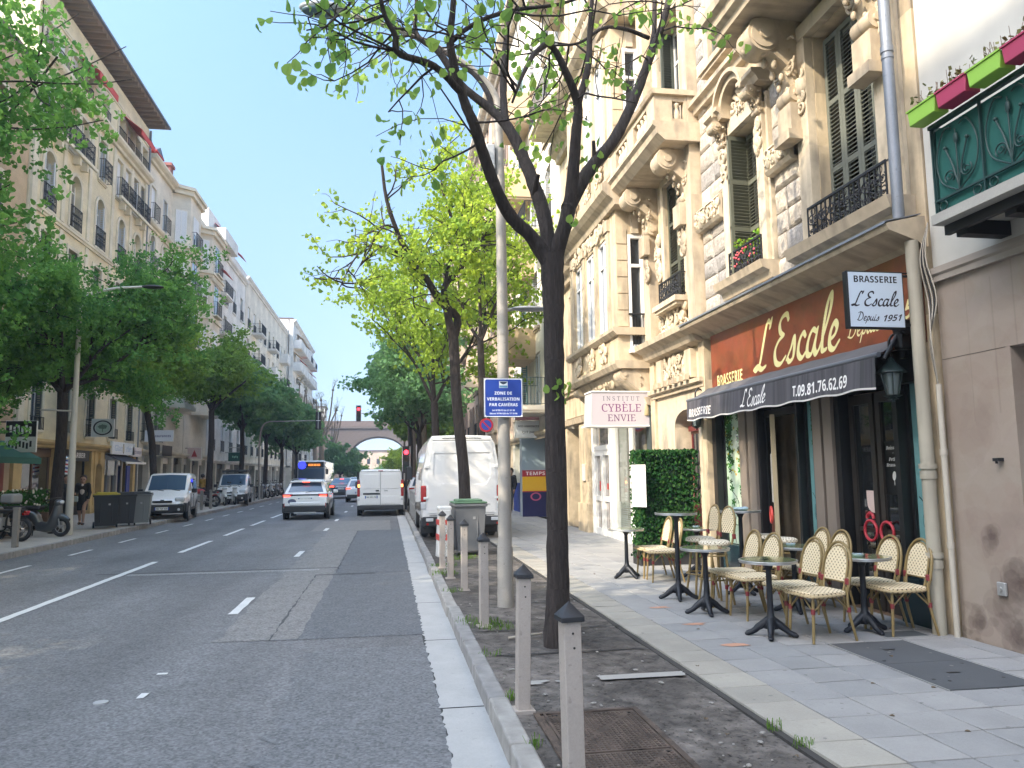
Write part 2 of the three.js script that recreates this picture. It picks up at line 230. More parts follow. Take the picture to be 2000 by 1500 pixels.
function kerbRow(name, xIn, dir, d0, d1, len, seed) {
  const g = tag(new THREE.Group(), null, null, null, 'structure'); g.name = name; scene.add(g);
  const R = RNG(seed), tones = [[0.40, 0.39, 0.37], [0.44, 0.42, 0.39], [0.36, 0.35, 0.34]].map((c) => stoneM(c, 0.008));
  for (let d = d0; d < d1; d += len) { const w = 0.14, o = (R() - 0.5) * 0.018, y = 0.14 + (R() - 0.5) * 0.012, a = dir > 0 ? xIn + o : xIn - w + o; part(g, 'kerb_stone', [rb(a, a + w, -0.1, y, -d - len + 0.012 + R() * 0.01, -d, 0.022)], tones[R() * 3 | 0]); }
  return g;
}
kerbRow('kerb', KX, 1, -6, 62, 0.98, 3); kerbRow('kerb_opposite', -8.2, -1, 8, 70, 1.0, 4);
structure('kerb_far', [bx(KX, KX + 0.14, -0.1, 0.135, -220, -62.6), bx(-8.34, -8.2, -0.1, 0.135, -220, -70.1)], stoneM([0.4, 0.39, 0.37]));
{ // planting strip of worn asphalt between kerb and paving
  const g = toned(worldUV(nonIdx(gridSheet(KX + 0.13, 2.43, -6, 46, 0.118, 40, 900, (x, d) => 0.03 * (fbm(x * 2 + 9, d * 2 + 30, 999, 71, 4) - 0.5) + (x > 2.3 ? -0.01 : 0)))), (x, d) => 0.34 + 1.25 * Math.pow(fbm(x * 1.1 + 20, d * 1.1 + 60, 999, 81, 6), 1.5));
  const strip = lit(new THREE.Mesh(g, mat([0.27, 0.24, 0.215], 0.95, { map: tDirt, bumpMap: tDirt, bumpScale: 0.035, vertexColors: true }))); strip.name = 'planting_strip_ground'; scene.add(strip); tag(strip, null, null, null, 'structure');
  const cm = concM([0.4, 0.385, 0.36]);
  part(strip, 'concrete_edge_strip', [ragged(1.66, 2.38, 6.07, 6.2, 0.132, 0.03, 0.05, 0.03, 3)], cm); part(strip, 'concrete_edge_strip', [ragged(1.0, 1.22, 6.05, 6.16, 0.131, 0.05, 0.1, 0.03, 4), ragged(1.32, 1.42, 6.07, 6.13, 0.131, 0.05, 0.05, 0.03, 5)], cm);
  part(strip, 'joint_line', [ragged(0.95, 2.35, 7.03, 7.06, 0.131, 0.1, 0.1, 0.01, 8), ragged(0.9, 2.4, 8.1, 8.13, 0.131, 0.1, 0.1, 0.01, 9)], mat([0.02, 0.02, 0.02], 0.9));
}
{ // paving: slabs of 40 cm
  const pav = tag(new THREE.Group(), null, null, null, 'structure'); pav.name = 'pavement'; scene.add(pav);
  part(pav, 'mortar_bed', [bx(2.40, WR + 0.05, -0.05, 0.121, -220, 8)], mat([0.05, 0.047, 0.044], 0.95));
  const R = RNG(12), mk = (c) => mat(c, 0.82, { map: tConc, bumpMap: tConc, bumpScale: 0.004 });
  const tones = [[0.335, 0.332, 0.325], [0.355, 0.35, 0.34], [0.312, 0.312, 0.308], [0.372, 0.365, 0.352]].map(mk), edgeT = [[0.40, 0.375, 0.325], [0.425, 0.40, 0.345], [0.375, 0.355, 0.31]].map(mk);
  const shapes = [0, 1, 2, 3].map((k) => { const g = rb(-0.1948, 0.1948, 0, 0.03, -0.1948, 0.1948, 0.005, 1); const p = g.attributes.position; for (let i = 0; i < p.count; i++) p.setY(i, p.getY(i) + (k - 1.5) * 0.0012 * (p.getX(i) * 5 + p.getZ(i) * (k % 2 ? 6 : -6))); return g; });
  const rest = []; let n = 0;
  for (let j = 0; j < 240; j++) for (let i = 0; i < 8; i++) {
    const x = i < 7 ? 2.645 + i * 0.398 : 5.34, d = -4.1 + 0.398 * j;
    if (x > 4.0 && x < 4.72 && d > 5.4 && d < 6.9) continue;
    const w = 1;
    if (d > 3.3 && n < 298) { const m = lit(new THREE.Mesh(worldUV(nonIdx(shapes[R() * 4 | 0].clone().translate(R() * 9 | 0, 0, 0))).translate(0, 0, 0), (i === 0 ? edgeT : tones)[R() * (i === 0 ? 3 : 4) | 0])); m.geometry.computeBoundingBox(); const bb = m.geometry.boundingBox; m.geometry.translate(-(bb.min.x + bb.max.x) / 2, 0, 0); if (i === 7) m.scale.x = 0.52; m.position.set(x, 0.108 + (R() - 0.5) * 0.002, -d); m.name = numbered('paving_slab'); pav.add(m); n++; }
    else if (d > 3 || d < 3.3) rest.push(shapes[R() * 4 | 0].clone().scale(i === 7 ? 0.52 : 1, 1, 1).translate(x, 0.108, -d));
  }
  const gum = []; for (let i = 0; i < 70; i++) { const x = 2.5 + R() * 2.9, d = 3.6 + R() * R() * 12, r = 0.006 + 0.012 * R(); gum.push(new THREE.CircleGeometry(r, 7).rotateX(-PI / 2).scale(1, 1, 0.7 + 0.6 * R()).translate(x, 0.1398 + R() * 0.0008, -d)); } tag(part(pav, 'chewing_gum_spots', gum, mat([0.2, 0.195, 0.185], 0.9)), null, null, null, 'stuff');
  tag(part(pav, 'paving_slabs_beyond', rest, tones[0]), null, null, null, 'stuff');
}
structure('pavement_opposite', [bx(-13.5, -8.33, -0.05, 0.13, -220, 30)], mat([0.5, 0.46, 0.41], 0.9, { map: tConc }));
structure('pavement_beyond', [bx(KX + 0.13, 2.40, -0.05, 0.112, -220, -45.9)], mat([0.22, 0.2, 0.185], 0.9, { map: tConc }));
// ---------- buildings: a local frame per facade, x along the wall, z out to the street ----------
function building(name, label, side, D0, X) {          // side 1: the wall whose far end is at negative local x; side -1: far end at positive local x
  const g = thing(name, label, 'building', [X, 0, -D0], side > 0 ? -PI / 2 : PI / 2);
  const B = { g, side, D0, X, x: (D) => side > 0 ? D0 - D : D - D0, span: (a, b) => { const p = B.x(a), q = B.x(b); return [Math.min(p, q), Math.max(p, q)]; }, add: (n, geos, m) => part(g, n, geos, m), box: (a, b, y0, y1, z0, z1) => { const [p, q] = B.span(a, b); return bx(p, q, y0, y1, z0, z1); }, mould: (a, b, prof) => { const [p, q] = B.span(a, b); return mould(p, q, prof); } };
  return B;
}
const gcache = {};
const cached = (k, f) => gcache[k] ?? (gcache[k] = merge(f()));
function railing(w, h, d, fancy) {                     // iron guard: front panel at z = d with returns to the wall
  return cached(`rail${w}_${h}_${d}_${fancy}`, () => {
    const g = [], x = w / 2, r = 0.008;
    g.push(bx(-x, x, h - 0.03, h, d - 0.015, d + 0.015), bx(-x, x, 0.04, 0.06, d - 0.01, d + 0.01));
    for (const s of [-1, 1]) g.push(bx(s * x - 0.012, s * x + 0.012, 0, h, d - 0.012, d + 0.012), bx(s * x - 0.01, s * x + 0.01, h - 0.025, h - 0.005, 0, d), bx(s * x - 0.01, s * x + 0.01, 0.04, 0.06, 0, d));
    const n = Math.max(3, Math.round(w / (fancy ? 0.1 : 0.12)));
    for (let i = 1; i < n; i++) { const px = -x + w * i / n; g.push(bx(px - r, px + r, 0.05, h - 0.02, d - r, d + r)); }
    if (d > 0.15) for (const s of [-1, 1]) for (let k = 1; k < Math.round(d / 0.12); k++) g.push(bx(s * x - r, s * x + r, 0.05, h - 0.02, k * 0.12 - r, k * 0.12 + r));
    if (fancy) {
      const m = Math.max(2, Math.round(w / 0.22)), q = w / m;
      for (let i = 0; i < m; i++) {
        const cx = -x + q * (i + 0.5), R0 = q * 0.26;
        for (const [yy, s] of [[h * 0.3, 1], [h * 0.62, -1]]) for (const t of [-1, 1]) {
          g.push(tor(R0, 0.009, cx + t * R0 * 0.85, yy, d, 4.7, s * t > 0 ? 0.4 : 2.6, 4, 12), tor(R0 * 0.5, 0.008, cx + t * R0 * 0.85, yy, d, 4.4, t * s > 0 ? 2.2 : 0.2, 4, 9), sph(0.016, cx + t * R0 * 0.85, yy, d, 6));
        }
        g.push(sph(0.024, cx, h * 0.46, d, 6), tor(q * 0.2, 0.007, cx, h - 0.08, d, PI * 2, 0, 4, 10));
      }
    }
    return g;
  });
}
function louvres(w, h, panels, fine) {                 // shutter leaf in its own frame, x from 0 to w
  return cached(`louv${w}_${h}_${panels}_${fine}`, () => {
    const g = [bx(0, 0.055, 0, h, -0.02, 0.02), bx(w - 0.055, w, 0, h, -0.02, 0.02), bx(0, w, 0, 0.07, -0.019, 0.019), bx(0, w, h - 0.07, h, -0.019, 0.019)];
    for (let k = 1; k < panels; k++) g.push(bx(0, w, h * k / panels - 0.035, h * k / panels + 0.035, -0.019, 0.019));
    const st = fine ? 0.054 : 0.09;
    for (let y = 0.09; y < h - 0.08; y += st) g.push(new THREE.BoxGeometry(w - 0.1, fine ? 0.008 : 0.016, 0.05).rotateX(0.75).translate(w / 2, y, 0));
    return g;
  });
}
// one window: opts { arch, rec, frame, glass, sh: 'open'|'closed'|'fold'|'roll'|'half', shm, rail, fancy, sill, sur, awn, curtain }
function windowUnit(B, D, y, w, h, o = {}) {
  const rec = o.rec ?? 0.24, W = sub(B.g ?? B, o.door ? 'balcony_door' : 'window', [B.x ? B.x(D) : D, y, o.z ?? 0]);
  const put = (n, k, f, m) => part(W, n, cached(k, f), m, true), x = w / 2, ar = o.arch ?? 0;
  put('pane', `pane${w}_${h}_${rec}`, () => [bx(-x + 0.04, x - 0.04, 0.04, h - 0.03, -rec - 0.02, -rec)], o.glass ?? M.glass);
  put('frame', `frame${w}_${h}_${rec}_${o.tr ?? 1}`, () => {
    const z0 = -rec - 0.03, z1 = -rec + 0.025, t = 0.06, g = [bx(-x, -x + t, 0, h, z0, z1), bx(x - t, x, 0, h, z0, z1), bx(-x + t, x - t, 0, t, z0, z1), bx(-x + t, x - t, h - t, h, z0, z1)];
    if (w > 0.7) g.push(bx(-0.04, 0.04, t, h - t, z0, z1 + 0.008));
    if (o.tr !== 0 && h > 1.2) { const ty = h * 0.74; g.push(bx(-x + t, x - t, ty - 0.025, ty + 0.025, z0, z1 - 0.006)); }
    return g;
  }, o.frame ?? M.whitePaint);
  if (o.curtain) put('curtain', `cur${w}_${h}_${rec}`, () => { const g = []; for (const s of [-1, 1]) for (let k = 0; k < 4; k++) g.push(cyl(0.03, 0.035, h - 0.16, s * (x - 0.09 - k * 0.05), 0.06, -rec + 0.005 - 0.035, 6)); return g; }, M.curtain);
  if (o.sill !== 0) put('sill', `sill${w}_${o.sillD ?? 0.1}`, () => [bx(-x - 0.12, x + 0.12, -0.10, -0.002, -rec + 0.03, o.sillD ?? 0.1), bx(-x - 0.07, x + 0.07, -0.16, -0.102, 0.002, (o.sillD ?? 0.1) - 0.04)], o.trim ?? (B.side < 0 ? M.trimL : M.trim));
  if (o.sur !== 0) put('window_surround', `sur${w}_${h}_${ar}`, () => {
    const s = new THREE.Shape(archPath(-x - 0.16, x + 0.16, 0, h + 0.16, ar ? ar + 0.16 * (ar / x) : 0, THREE.Shape).getPoints()); s.holes.push(archPath(-x, x, -0.0, h, ar)); return [ext(s, 0.05).translate(0, 0, 0.001)];
  }, o.trim ?? (B.side < 0 ? M.trimL : M.trim));
  const shm = o.shm ?? M.shutterGreen;
  if (o.sh === 'open') for (const s of [-1, 1]) { const m = part(W, 'shutter', louvres(+(w / 2).toFixed(3), +h.toFixed(3), 2, o.fine), shm, true); m.position.set(s < 0 ? -w - 0.02 : x + 0.02, 0, 0.075); }
  if (o.sh === 'fold') for (const s of [-1, 1]) { const m = part(W, 'shutter', louvres(+(w / 4).toFixed(3), +(h - 0.04).toFixed(3), 2, o.fine), shm, true); m.rotation.y = s < 0 ? -PI / 2 + 0.16 : -PI / 2 - 0.16; m.position.set(s * (x - 0.03), 0.02, -rec + 0.04); if (s > 0) m.scale.set(0.9, 1, 1); }
  if (o.sh === 'closed') for (const s of [-1, 1]) { const m = part(W, 'shutter', louvres(+(w / 2 - 0.01).toFixed(3), +(h - 0.02).toFixed(3), 3, o.fine), shm, true); m.position.set(s < 0 ? -x + 0.005 : 0.005, 0.01, -0.07); }
  if (o.sh === 'roll' || o.sh === 'half') { const hh = o.sh === 'roll' ? h - 0.05 : h * 0.5; put('roller_shutter', `roll${w}_${hh}_${h}`, () => { const g = []; for (let yy = h - 0.02; yy > h - hh; yy -= 0.09) g.push(bx(-x + 0.02, x - 0.02, yy - 0.084, yy, -0.12, -0.10)); return g; }, o.shm ?? M.shutterWhite); }
  if (o.rail) put('railing', `rl${w}_${o.rail}_${o.rd ?? 0.08}_${o.fancy ?? 0}`, () => railing(+(w + (o.rw ?? 0.1)).toFixed(3), o.rail, o.rd ?? 0.08, o.fancy ?? 0).clone(), o.railM ?? M.iron);
  if (o.awn) put('awning', `awn${w}`, () => [new THREE.BoxGeometry(w + 0.3, 0.02, 0.9).rotateX(0.7).translate(0, h - 0.25, 0.42), bx(-x - 0.15, x + 0.15, h - 0.72, h - 0.54, 0.74, 0.76)], M.red);
  return W;
}
function wallWith(B, name, D1, D2, y0, y1, z, th, holes, m) {    // wall plate whose holes are the openings [D, y, w, h, arch]
  const [a, b] = B.span(D1, D2), s = shape([[a, y0], [b, y0], [b, y1], [a, y1]]);
  for (const [D, y, w, h, ar] of holes) s.holes.push(archPath(B.x(D) - w / 2, B.x(D) + w / 2, y, y + h, ar ?? 0));
  return part(B.g, name, [ext(s, th).translate(0, 0, z - th)], m);
}
const CORN = (y, d, t) => [[0, y], [d * 0.35, y], [d * 0.45, y + t * 0.3], [d * 0.8, y + t * 0.45], [d, y + t * 0.7], [d, y + t], [0, y + t]];
const BELT = (y, d = 0.12, t = 0.22) => [[0, y], [d * 0.6, y], [d * 0.6, y + t * 0.4], [d, y + t * 0.55], [d, y + t], [0, y + t]];
function body(B, D1, D2, H, depth, m, flatRoof = true) { const g = [B.box(D1, D2, 0, H - 0.01, -depth, -0.62)]; B.add('rear_wall', g, m); if (flatRoof) B.add('roof', [B.box(D1, D2, H, H + 0.25, -depth, -0.02)], M.roof); }
function slabBalcony(B, D, y, w, d, o = {}) {
  const P = sub(B.g, 'balcony', [B.x(D), y, 0]), x = w / 2;
  part(P, 'balcony_floor', [bx(-x, x, -0.16, 0, 0.002, d), bx(-x + 0.05, x - 0.05, -0.24, -0.162, 0.002, d - 0.08)], o.fm ?? M.trimPale);
  if (o.solid) part(P, 'parapet', [bx(-x, x, 0.002, 0.95, d - 0.1, d - 0.002), bx(-x, -x + 0.1, 0.002, 0.95, 0.002, d - 0.102), bx(x - 0.1, x, 0.002, 0.95, 0.002, d - 0.102)], o.solid);
  if (o.solid) part(P, 'handrail', [bx(-x - 0.02, x + 0.02, 0.952, 1.0, d - 0.12, d + 0.02)], o.fm ?? M.trimPale);
  else part(P, 'railing', cached(`rlb${w}_${d}_${o.h ?? 0.95}`, () => railing(w, o.h ?? 0.95, d - 0.05, o.fancy ?? 0).clone()), o.rm ?? M.iron, true);
  return P;
}
// ---------- leaves ----------
const leafMat = (c, tr = 0.45) => mat(c, 0.85, { transmission: tr, thickness: 0, ior: 1.2, specularIntensity: 0.3 });
function leafShape(s) {                                 // heart-shaped lime leaf folded along its midrib
  const P = [[0, -0.5], [0.3, -0.42], [0.46, -0.12], [0.34, 0.25], [0, 0.56]], pos = [];
  for (const k of [1, -1]) for (let i = 0; i < P.length - 2; i++) { const a = P[0], b = P[i + 1], c = P[i + 2]; for (const [x, y] of k > 0 ? [a, b, c] : [a, c, b]) pos.push(k * x * s, y * s, Math.abs(x) * s * 0.35 - 0.3 * y * y * s); }
  const g = new THREE.BufferGeometry(); g.setAttribute('position', new THREE.Float32BufferAttribute(pos, 3)); g.computeVertexNormals(); return worldUV(g);
}
function sprig(s, n, seed) {                            // small spray of leaves
  const R = RNG(seed), L = []; for (let i = 0; i < n; i++) L.push(leafShape(s * (0.7 + 0.5 * R())).rotateX(R() * 2.4 - 1.2).rotateY(R() * 6.28).rotateZ(R() * 2 - 1).translate((R() - 0.5) * s * 2.6, (R() - 0.5) * s * 1.8, (R() - 0.5) * s * 2.6)); return mergeGeometries(L);
}
const LEAF = { one: leafShape(0.09), fine: sprig(0.088, 7, 4), near: sprig(0.12, 5, 3), mid: sprig(0.15, 8, 5), far: sprig(0.24, 10, 7) };
function foliage(parent, geo, m, pts, R, s0, s1, cols) {
  const im = new THREE.InstancedMesh(geo, m, pts.length), M4 = new THREE.Matrix4(), q = new THREE.Quaternion(), e = new THREE.Euler(), c = new THREE.Color();
  pts.forEach((p, i) => { const s = lerp(s0, s1, R() * (0.4 + 0.6 * R()) * 1.25); q.setFromEuler(e.set(R() * 2.2 - 1.1, R() * 6.28, R() * 2.2 - 1.1)); M4.compose(V3(...p), q, V3(s, s, s)); im.setMatrixAt(i, M4); const v = cols(p, R); im.setColorAt(i, c.setRGB(...v)); });
  im.castShadow = im.receiveShadow = true; im.name = numbered('crown'); im.userData.kind = 'stuff'; parent.add(im); return im;
}
// ---------- the row of buildings across the road ----------
const dayGlass = [M.glass, M.glassB];
{
  const B = building('apartment_building', 'tall cream apartment building with deep tiled eaves and red window awnings behind the street trees', -1, 30.5, WLF), D1 = 30.5, D2 = 44.3;
  const bays = [32.1, 34.75, 37.6, 40.5, 43.0], holes = [], R = RNG(5);
  const rows = [[3.62, 1.95, 1.0, 0], [6.35, 2.0, 1.0, 0], [9.3, 2.1, 1.0, 0], [12.35, 2.35, 1.05, 0.52], [15.6, 1.95, 0.88, 0], [18.55, 1.25, 0.88, 0]];
  rows.forEach(([y, h, w, ar], k) => bays.forEach((D, i) => { const two = k >= 4 && i !== 2; (two ? [D - 0.62, D + 0.62] : [D]).forEach((d) => holes.push([d, y, w, h, ar, k, i])); }));
  wallWith(B, 'facade_wall', D1, D2, 3.28, 21.2, 0, 0.6, holes, M.creamL);
  holes.forEach(([d, y, w, h, ar, k, i], n) => windowUnit(B, d, y, w, h, { arch: ar, glass: dayGlass[n % 3 ? 0 : 1], sh: k === 5 ? (R() < 0.3 ? 'half' : null) : k < 1 ? 'fold' : ['fold', 'fold', 'roll', 'half', null][R() * 5 | 0], shm: k === 0 ? M.shutterGrey : k < 3 ? M.shutterGreen : M.shutterWhite, rail: k === 5 ? 0.62 : k === 0 ? 0.5 : 0.95, rd: k === 4 ? 0.3 : 0.1, fancy: k > 0 && k < 5 ? 1 : 0, curtain: R() < 0.5, sill: k === 5 ? 0 : 1 }));
  for (const D of [35.4, 41.2]) { const a = sub(B.g, 'window_awning', [B.x(D), 18.55, 0]); part(a, 'canopy', [new THREE.BoxGeometry(2.3, 0.03, 1.15).rotateX(0.65).translate(0, 1.15, 0.47)], M.red); part(a, 'valance', [bx(-1.15, 1.15, 0.52, 0.8, 0.9, 0.93)], M.red); }
  B.add('belt_course', [B.mould(D1, D2, BELT(6.0)), B.mould(D1, D2, BELT(12.0)), B.mould(D1, D2, CORN(17.95, 0.4, 0.42)), B.mould(D1, D2, BELT(20.15, 0.1, 0.16))], M.trimL);
  B.add('shop_cornice', [B.mould(D1, D2, CORN(2.95, 0.38, 0.3))], M.creamYellow);
  for (const D of [30.75, 44.05]) B.add('corner_pilaster', [B.box(D - 0.22, D + 0.22, 3.26, 17.9, 0.001, 0.1)], M.trimL);
  for (const D of [33.45, 36.2, 39.1, 41.8]) B.add('pilaster_strip', [B.box(D - 0.16, D + 0.16, 6.3, 11.95, 0.001, 0.06), B.box(D - 0.16, D + 0.16, 12.3, 17.9, 0.001, 0.06)], M.trimL);
  for (const D of bays) if (D !== 37.6) B.add('balcony_bracket', [B.box(D - 0.5, D - 0.3, 15.1, 15.5, 0.001, 0.3), B.box(D + 0.3, D + 0.5, 15.1, 15.5, 0.001, 0.3), B.box(D - 1.3, D + 1.3, 15.42, 15.56, 0.301, 0.4)], M.trimL);
  const ev = [B.box(D1 - 0.6, D2 + 0.7, 21.58, 21.7, -6, 0.86)]; B.add('roof', ev, mat([0.3, 0.24, 0.19], 0.85));
  for (let d = D1 - 0.3, k = 0; d < D2 + 0.6; d += 0.55, k++) B.add('rafter', [B.box(d - 0.07, d + 0.07, 21.42, 21.579, -0.3, 0.8)], mat([0.2, 0.15, 0.11], 0.85));
  B.add('gutter', [B.box(D1 - 0.6, D2 + 0.7, 21.58, 21.69, 0.861, 0.96)], M.slate);
  B.add('chimney', [B.box(42.5, 43.6, 21.7, 23.6, -2.6, -1.6)], M.creamPale);
  body(B, D1, D2, 21.4, 10, M.creamL, false);
  B.add('drainpipe', [cyl(0.06, 0.06, 21, B.x(44.25), 0.13, 0.1, 8)], M.zinc);
  // ground floor: piers, shop windows, arched doorway
  const piers = [[30.5, 31.15], [34.25, 34.8], [37.95, 38.25], [39.35, 39.65], [43.85, 44.3]];
  piers.forEach(([a, b]) => B.add('shop_pier', [B.box(a, b, 0.1, 2.95, -0.6, 0.06), B.box(a - 0.03, b + 0.03, 0.1, 0.5, 0.061, 0.1)], M.creamYellow));
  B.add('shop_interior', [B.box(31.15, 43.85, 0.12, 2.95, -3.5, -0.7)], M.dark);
  const win = (a, b, fr) => { const p = sub(B.g, 'shop_window', [0, 0, 0]); part(p, 'pane', [B.box(a, b, 0.5, 2.6, -0.3, -0.27)], M.glass); part(p, 'frame', [B.box(a, b, 0.13, 0.5, -0.34, -0.24), B.box(a, b, 2.6, 2.94, -0.34, -0.2), B.box(a, a + 0.08, 0.5, 2.6, -0.33, -0.23), B.box(b - 0.08, b, 0.5, 2.6, -0.33, -0.23), B.box((a + b) / 2 - 0.04, (a + b) / 2 + 0.04, 0.5, 2.6, -0.33, -0.23)], fr); };
  win(31.15, 34.25, M.wood); win(34.8, 37.95, M.dark); win(39.65, 42.2, M.whitePaint); win(42.3, 43.85, M.whitePaint);
  { const a = B.span(38.25, 39.35), s = shape([[a[0], 0.13], [a[1], 0.13], [a[1], 2.95], [a[0], 2.95]]); s.holes.push(archPath(a[0] + 0.14, a[1] - 0.14, 0.131, 2.45, 0.41)); B.add('door_surround', [ext(s, 0.5).translate(0, 0, -0.4)], M.creamYellow); B.add('door', [B.box(38.35, 39.25, 0.13, 2.5, -0.36, -0.3)], M.wood); B.add('keystone', [B.box(38.65, 38.95, 2.38, 2.9, 0.101, 0.2)], M.creamYellow); }
  B.add('blue_panel', [B.box(43.2, 43.7, 0.3, 2.35, -0.1, -0.04)], mat([0.03, 0.06, 0.35], 0.5));
  for (let k = 0; k < 9; k++) B.add('clothes_on_display', [rb(B.x(39.95 + k * 0.25) - 0.07, B.x(39.95 + k * 0.25) + 0.07, 0.75 + (k % 3) * 0.1, 1.85, -0.26, -0.16, 0.05)], mat([[0.3, 0.3, 0.32], [0.5, 0.48, 0.45], [0.08, 0.08, 0.1], [0.2, 0.24, 0.3]][k % 4], 0.9));
}
{ // neighbour at the frame edge
  const B = building('corner_building', 'brown plastered building mostly hidden behind the first street tree', -1, 14, WLF), hs = [];
  for (const D of [16, 19, 22, 25, 28]) for (const y of [4.2, 7.3, 10.4, 13.5]) hs.push([D, y, 1.1, 2.0]);
  wallWith(B, 'facade_wall', 14, 30.46, 0.1, 17.5, -0.05, 0.6, hs, M.tan); hs.forEach(([d, y, w, h]) => windowUnit(B, d, y, w, h, { sh: 'fold', rail: 0.9, z: -0.05 }));
  body(B, 14, 30.46, 17.5, 10, M.tan); B.add('shop_front', [B.box(26.2, 29.9, 0.13, 2.6, -0.04, 0.02)], mat([0.28, 0.07, 0.05], 0.7)); B.add('green_awning', [new THREE.BoxGeometry(3.8, 0.04, 1.3).rotateX(0.5).translate(B.x(28.1), 2.75, 0.6), bx(B.x(26.2), B.x(30), 2.25, 2.45, 1.16, 1.18)], mat([0.03, 0.13, 0.10], 0.8));
}
function bayBuilding(name, label, D1, D2, H, wm, bayA, bayB, seed, o = {}) {
  const B = building(name, label, -1, D1, WLF), R = RNG(seed), hs = [], rows = [[3.75, 2.2, 0], [6.9, 2.1, 0], [10.0, 2.1, 0], [13.3, 2.2, 0.45], [16.35, 2.0, 0]];
  const flat = []; for (let d = D1 + 1.3; d < D2 - 0.6; d += 2.3) if (d < bayA - 0.5 || d > bayB + 0.5) flat.push(d);
  rows.forEach(([y, h, ar], k) => flat.forEach((d) => hs.push([d, y, 0.95, h, ar, k])));
  wallWith(B, 'facade_wall', D1, D2, 3.1, H - 0.4, 0, 0.6, hs, wm);
  hs.forEach(([d, y, w, h, ar, k], n) => windowUnit(B, d, y, w, h, { arch: ar, glass: dayGlass[n & 1], sh: ['fold', 'roll', 'half', 'fold'][R() * 4 | 0], shm: k < 2 ? M.shutterGrey : M.shutterWhite, rail: 0.95, rd: 0.22, fancy: 0, sur: k === 3 ? 1 : 0, trim: M.trimL }));
  // canted bay rising through the upper floors
  const c = 0.7, P = [[bayA, 0], [bayA + c, 0.95], [bayB - c, 0.95], [bayB, 0]].map(([d, z]) => [B.x(d), z]), bs = (y0, y1, e = 0) => ext(shape(P.map(([x, z], i) => [x + (i < 2 ? -e : e), -(z + e)])), y1 - y0).rotateX(-PI / 2).translate(0, y0, 0);
  B.add('bay', [bs(6.2, H - 0.5)], wm);
  B.add('bay_cornice', [bs(12.75, 13.0, 0.12), bs(15.75, 15.95, 0.14), bs(15.95, 16.1, 0.24), bs(H - 0.5, H - 0.2, 0.2), bs(H - 0.2, H, 0.32), bs(5.95, 6.2, 0.1)], M.trimL);
  for (let k = 0; k < 16; k++) { const t = k / 15, d = lerp(bayA + c, bayB - c, t); B.add('bracket', [B.box(d - 0.06, d + 0.06, 15.55, 15.75, 0.951, 1.12)], M.trimL); }
  rows.slice(1).forEach(([y, h, ar], k) => {
    [(P[0][0] + P[1][0]) / 2, (P[1][0] + P[2][0]) / 2, (P[2][0] + P[3][0]) / 2].forEach((x, i) => {
      const a = i === 1 ? 0 : Math.atan2(0.95, c) * (i === 0 ? -1 : 1), W = sub(B.g, 'bay_window', [x, y, i === 1 ? 0.95 : 0.475], a), wd = i === 1 ? 1.25 : 0.62;
      part(W, 'pane', [bx(-wd / 2, wd / 2, 0, h, 0.006, 0.02)], dayGlass[(i + k) & 1]); part(W, 'frame', [bx(-wd / 2 - 0.05, -wd / 2, -0.05, h + 0.05, 0.004, 0.05), bx(wd / 2, wd / 2 + 0.05, -0.05, h + 0.05, 0.004, 0.05), bx(-wd / 2, wd / 2, h, h + 0.05, 0.004, 0.05), bx(-wd / 2, wd / 2, -0.05, 0, 0.004, 0.05), bx(-0.025, 0.025, 0, h, 0.022, 0.045)], M.whitePaint);
      if (i !== 1 || R() < 0.6) { const f = R() < 0.5 ? 1 : 0.55, g = []; for (let yy = h; yy > h * (1 - f) + 0.05; yy -= 0.09) g.push(bx(-wd / 2, wd / 2, yy - 0.085, yy, 0.024, 0.036)); part(W, 'roller_shutter', g, M.shutterWhite); }
      if (i === 1) { const r = part(W, 'railing', railing(1.7, 0.95, 0.28, 0), M.iron, true); r.position.y = -0.02; part(W, 'balcony_floor', [bx(-0.9, 0.9, -0.16, -0.055, 0.002, 0.34)], M.trimL); }
    });
  });
  B.add('belt_course', [B.mould(D1, bayA, BELT(12.75)), B.mould(bayB, D2, BELT(12.75)), B.mould(D1, bayA, CORN(15.75, 0.3, 0.35)), B.mould(bayB, D2, CORN(15.75, 0.3, 0.35)), B.mould(D1, D2, CORN(H - 0.4, 0.45, 0.4)), B.mould(D1, D2, CORN(2.95, 0.3, 0.3)), B.mould(D1, D2, BELT(5.95))], M.trimL);
  body(B, D1, D2, H - 0.42, 10, wm, !o.mansard);
  return B;
}
function shopRow(B, D1, D2, n, m, y1 = 2.95) {
  const w = (D2 - D1) / n;
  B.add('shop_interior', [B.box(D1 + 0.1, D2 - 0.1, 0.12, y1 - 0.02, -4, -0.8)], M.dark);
  for (let i = 0; i <= n; i++) B.add('shop_pier', [B.box(Math.max(D1, D1 + i * w - 0.2), Math.min(D2, D1 + i * w + 0.2), 0.1, y1, -0.6, 0.04)], m);
  for (let i = 0; i < n; i++) { const p = sub(B.g, 'shop_window'), a = D1 + i * w + 0.21, b = D1 + (i + 1) * w - 0.21; part(p, 'pane', [B.box(a, b, 0.4, y1 - 0.4, -0.3, -0.27)], M.glass); part(p, 'frame', [B.box(a, b, 0.12, 0.4, -0.33, -0.24), B.box(a, b, y1 - 0.4, y1 - 0.01, -0.33, -0.2), B.box((a + b) / 2 - 0.05, (a + b) / 2 + 0.05, 0.4, y1 - 0.4, -0.33, -0.23)], i % 2 ? M.dark : M.whitePaint); }
}
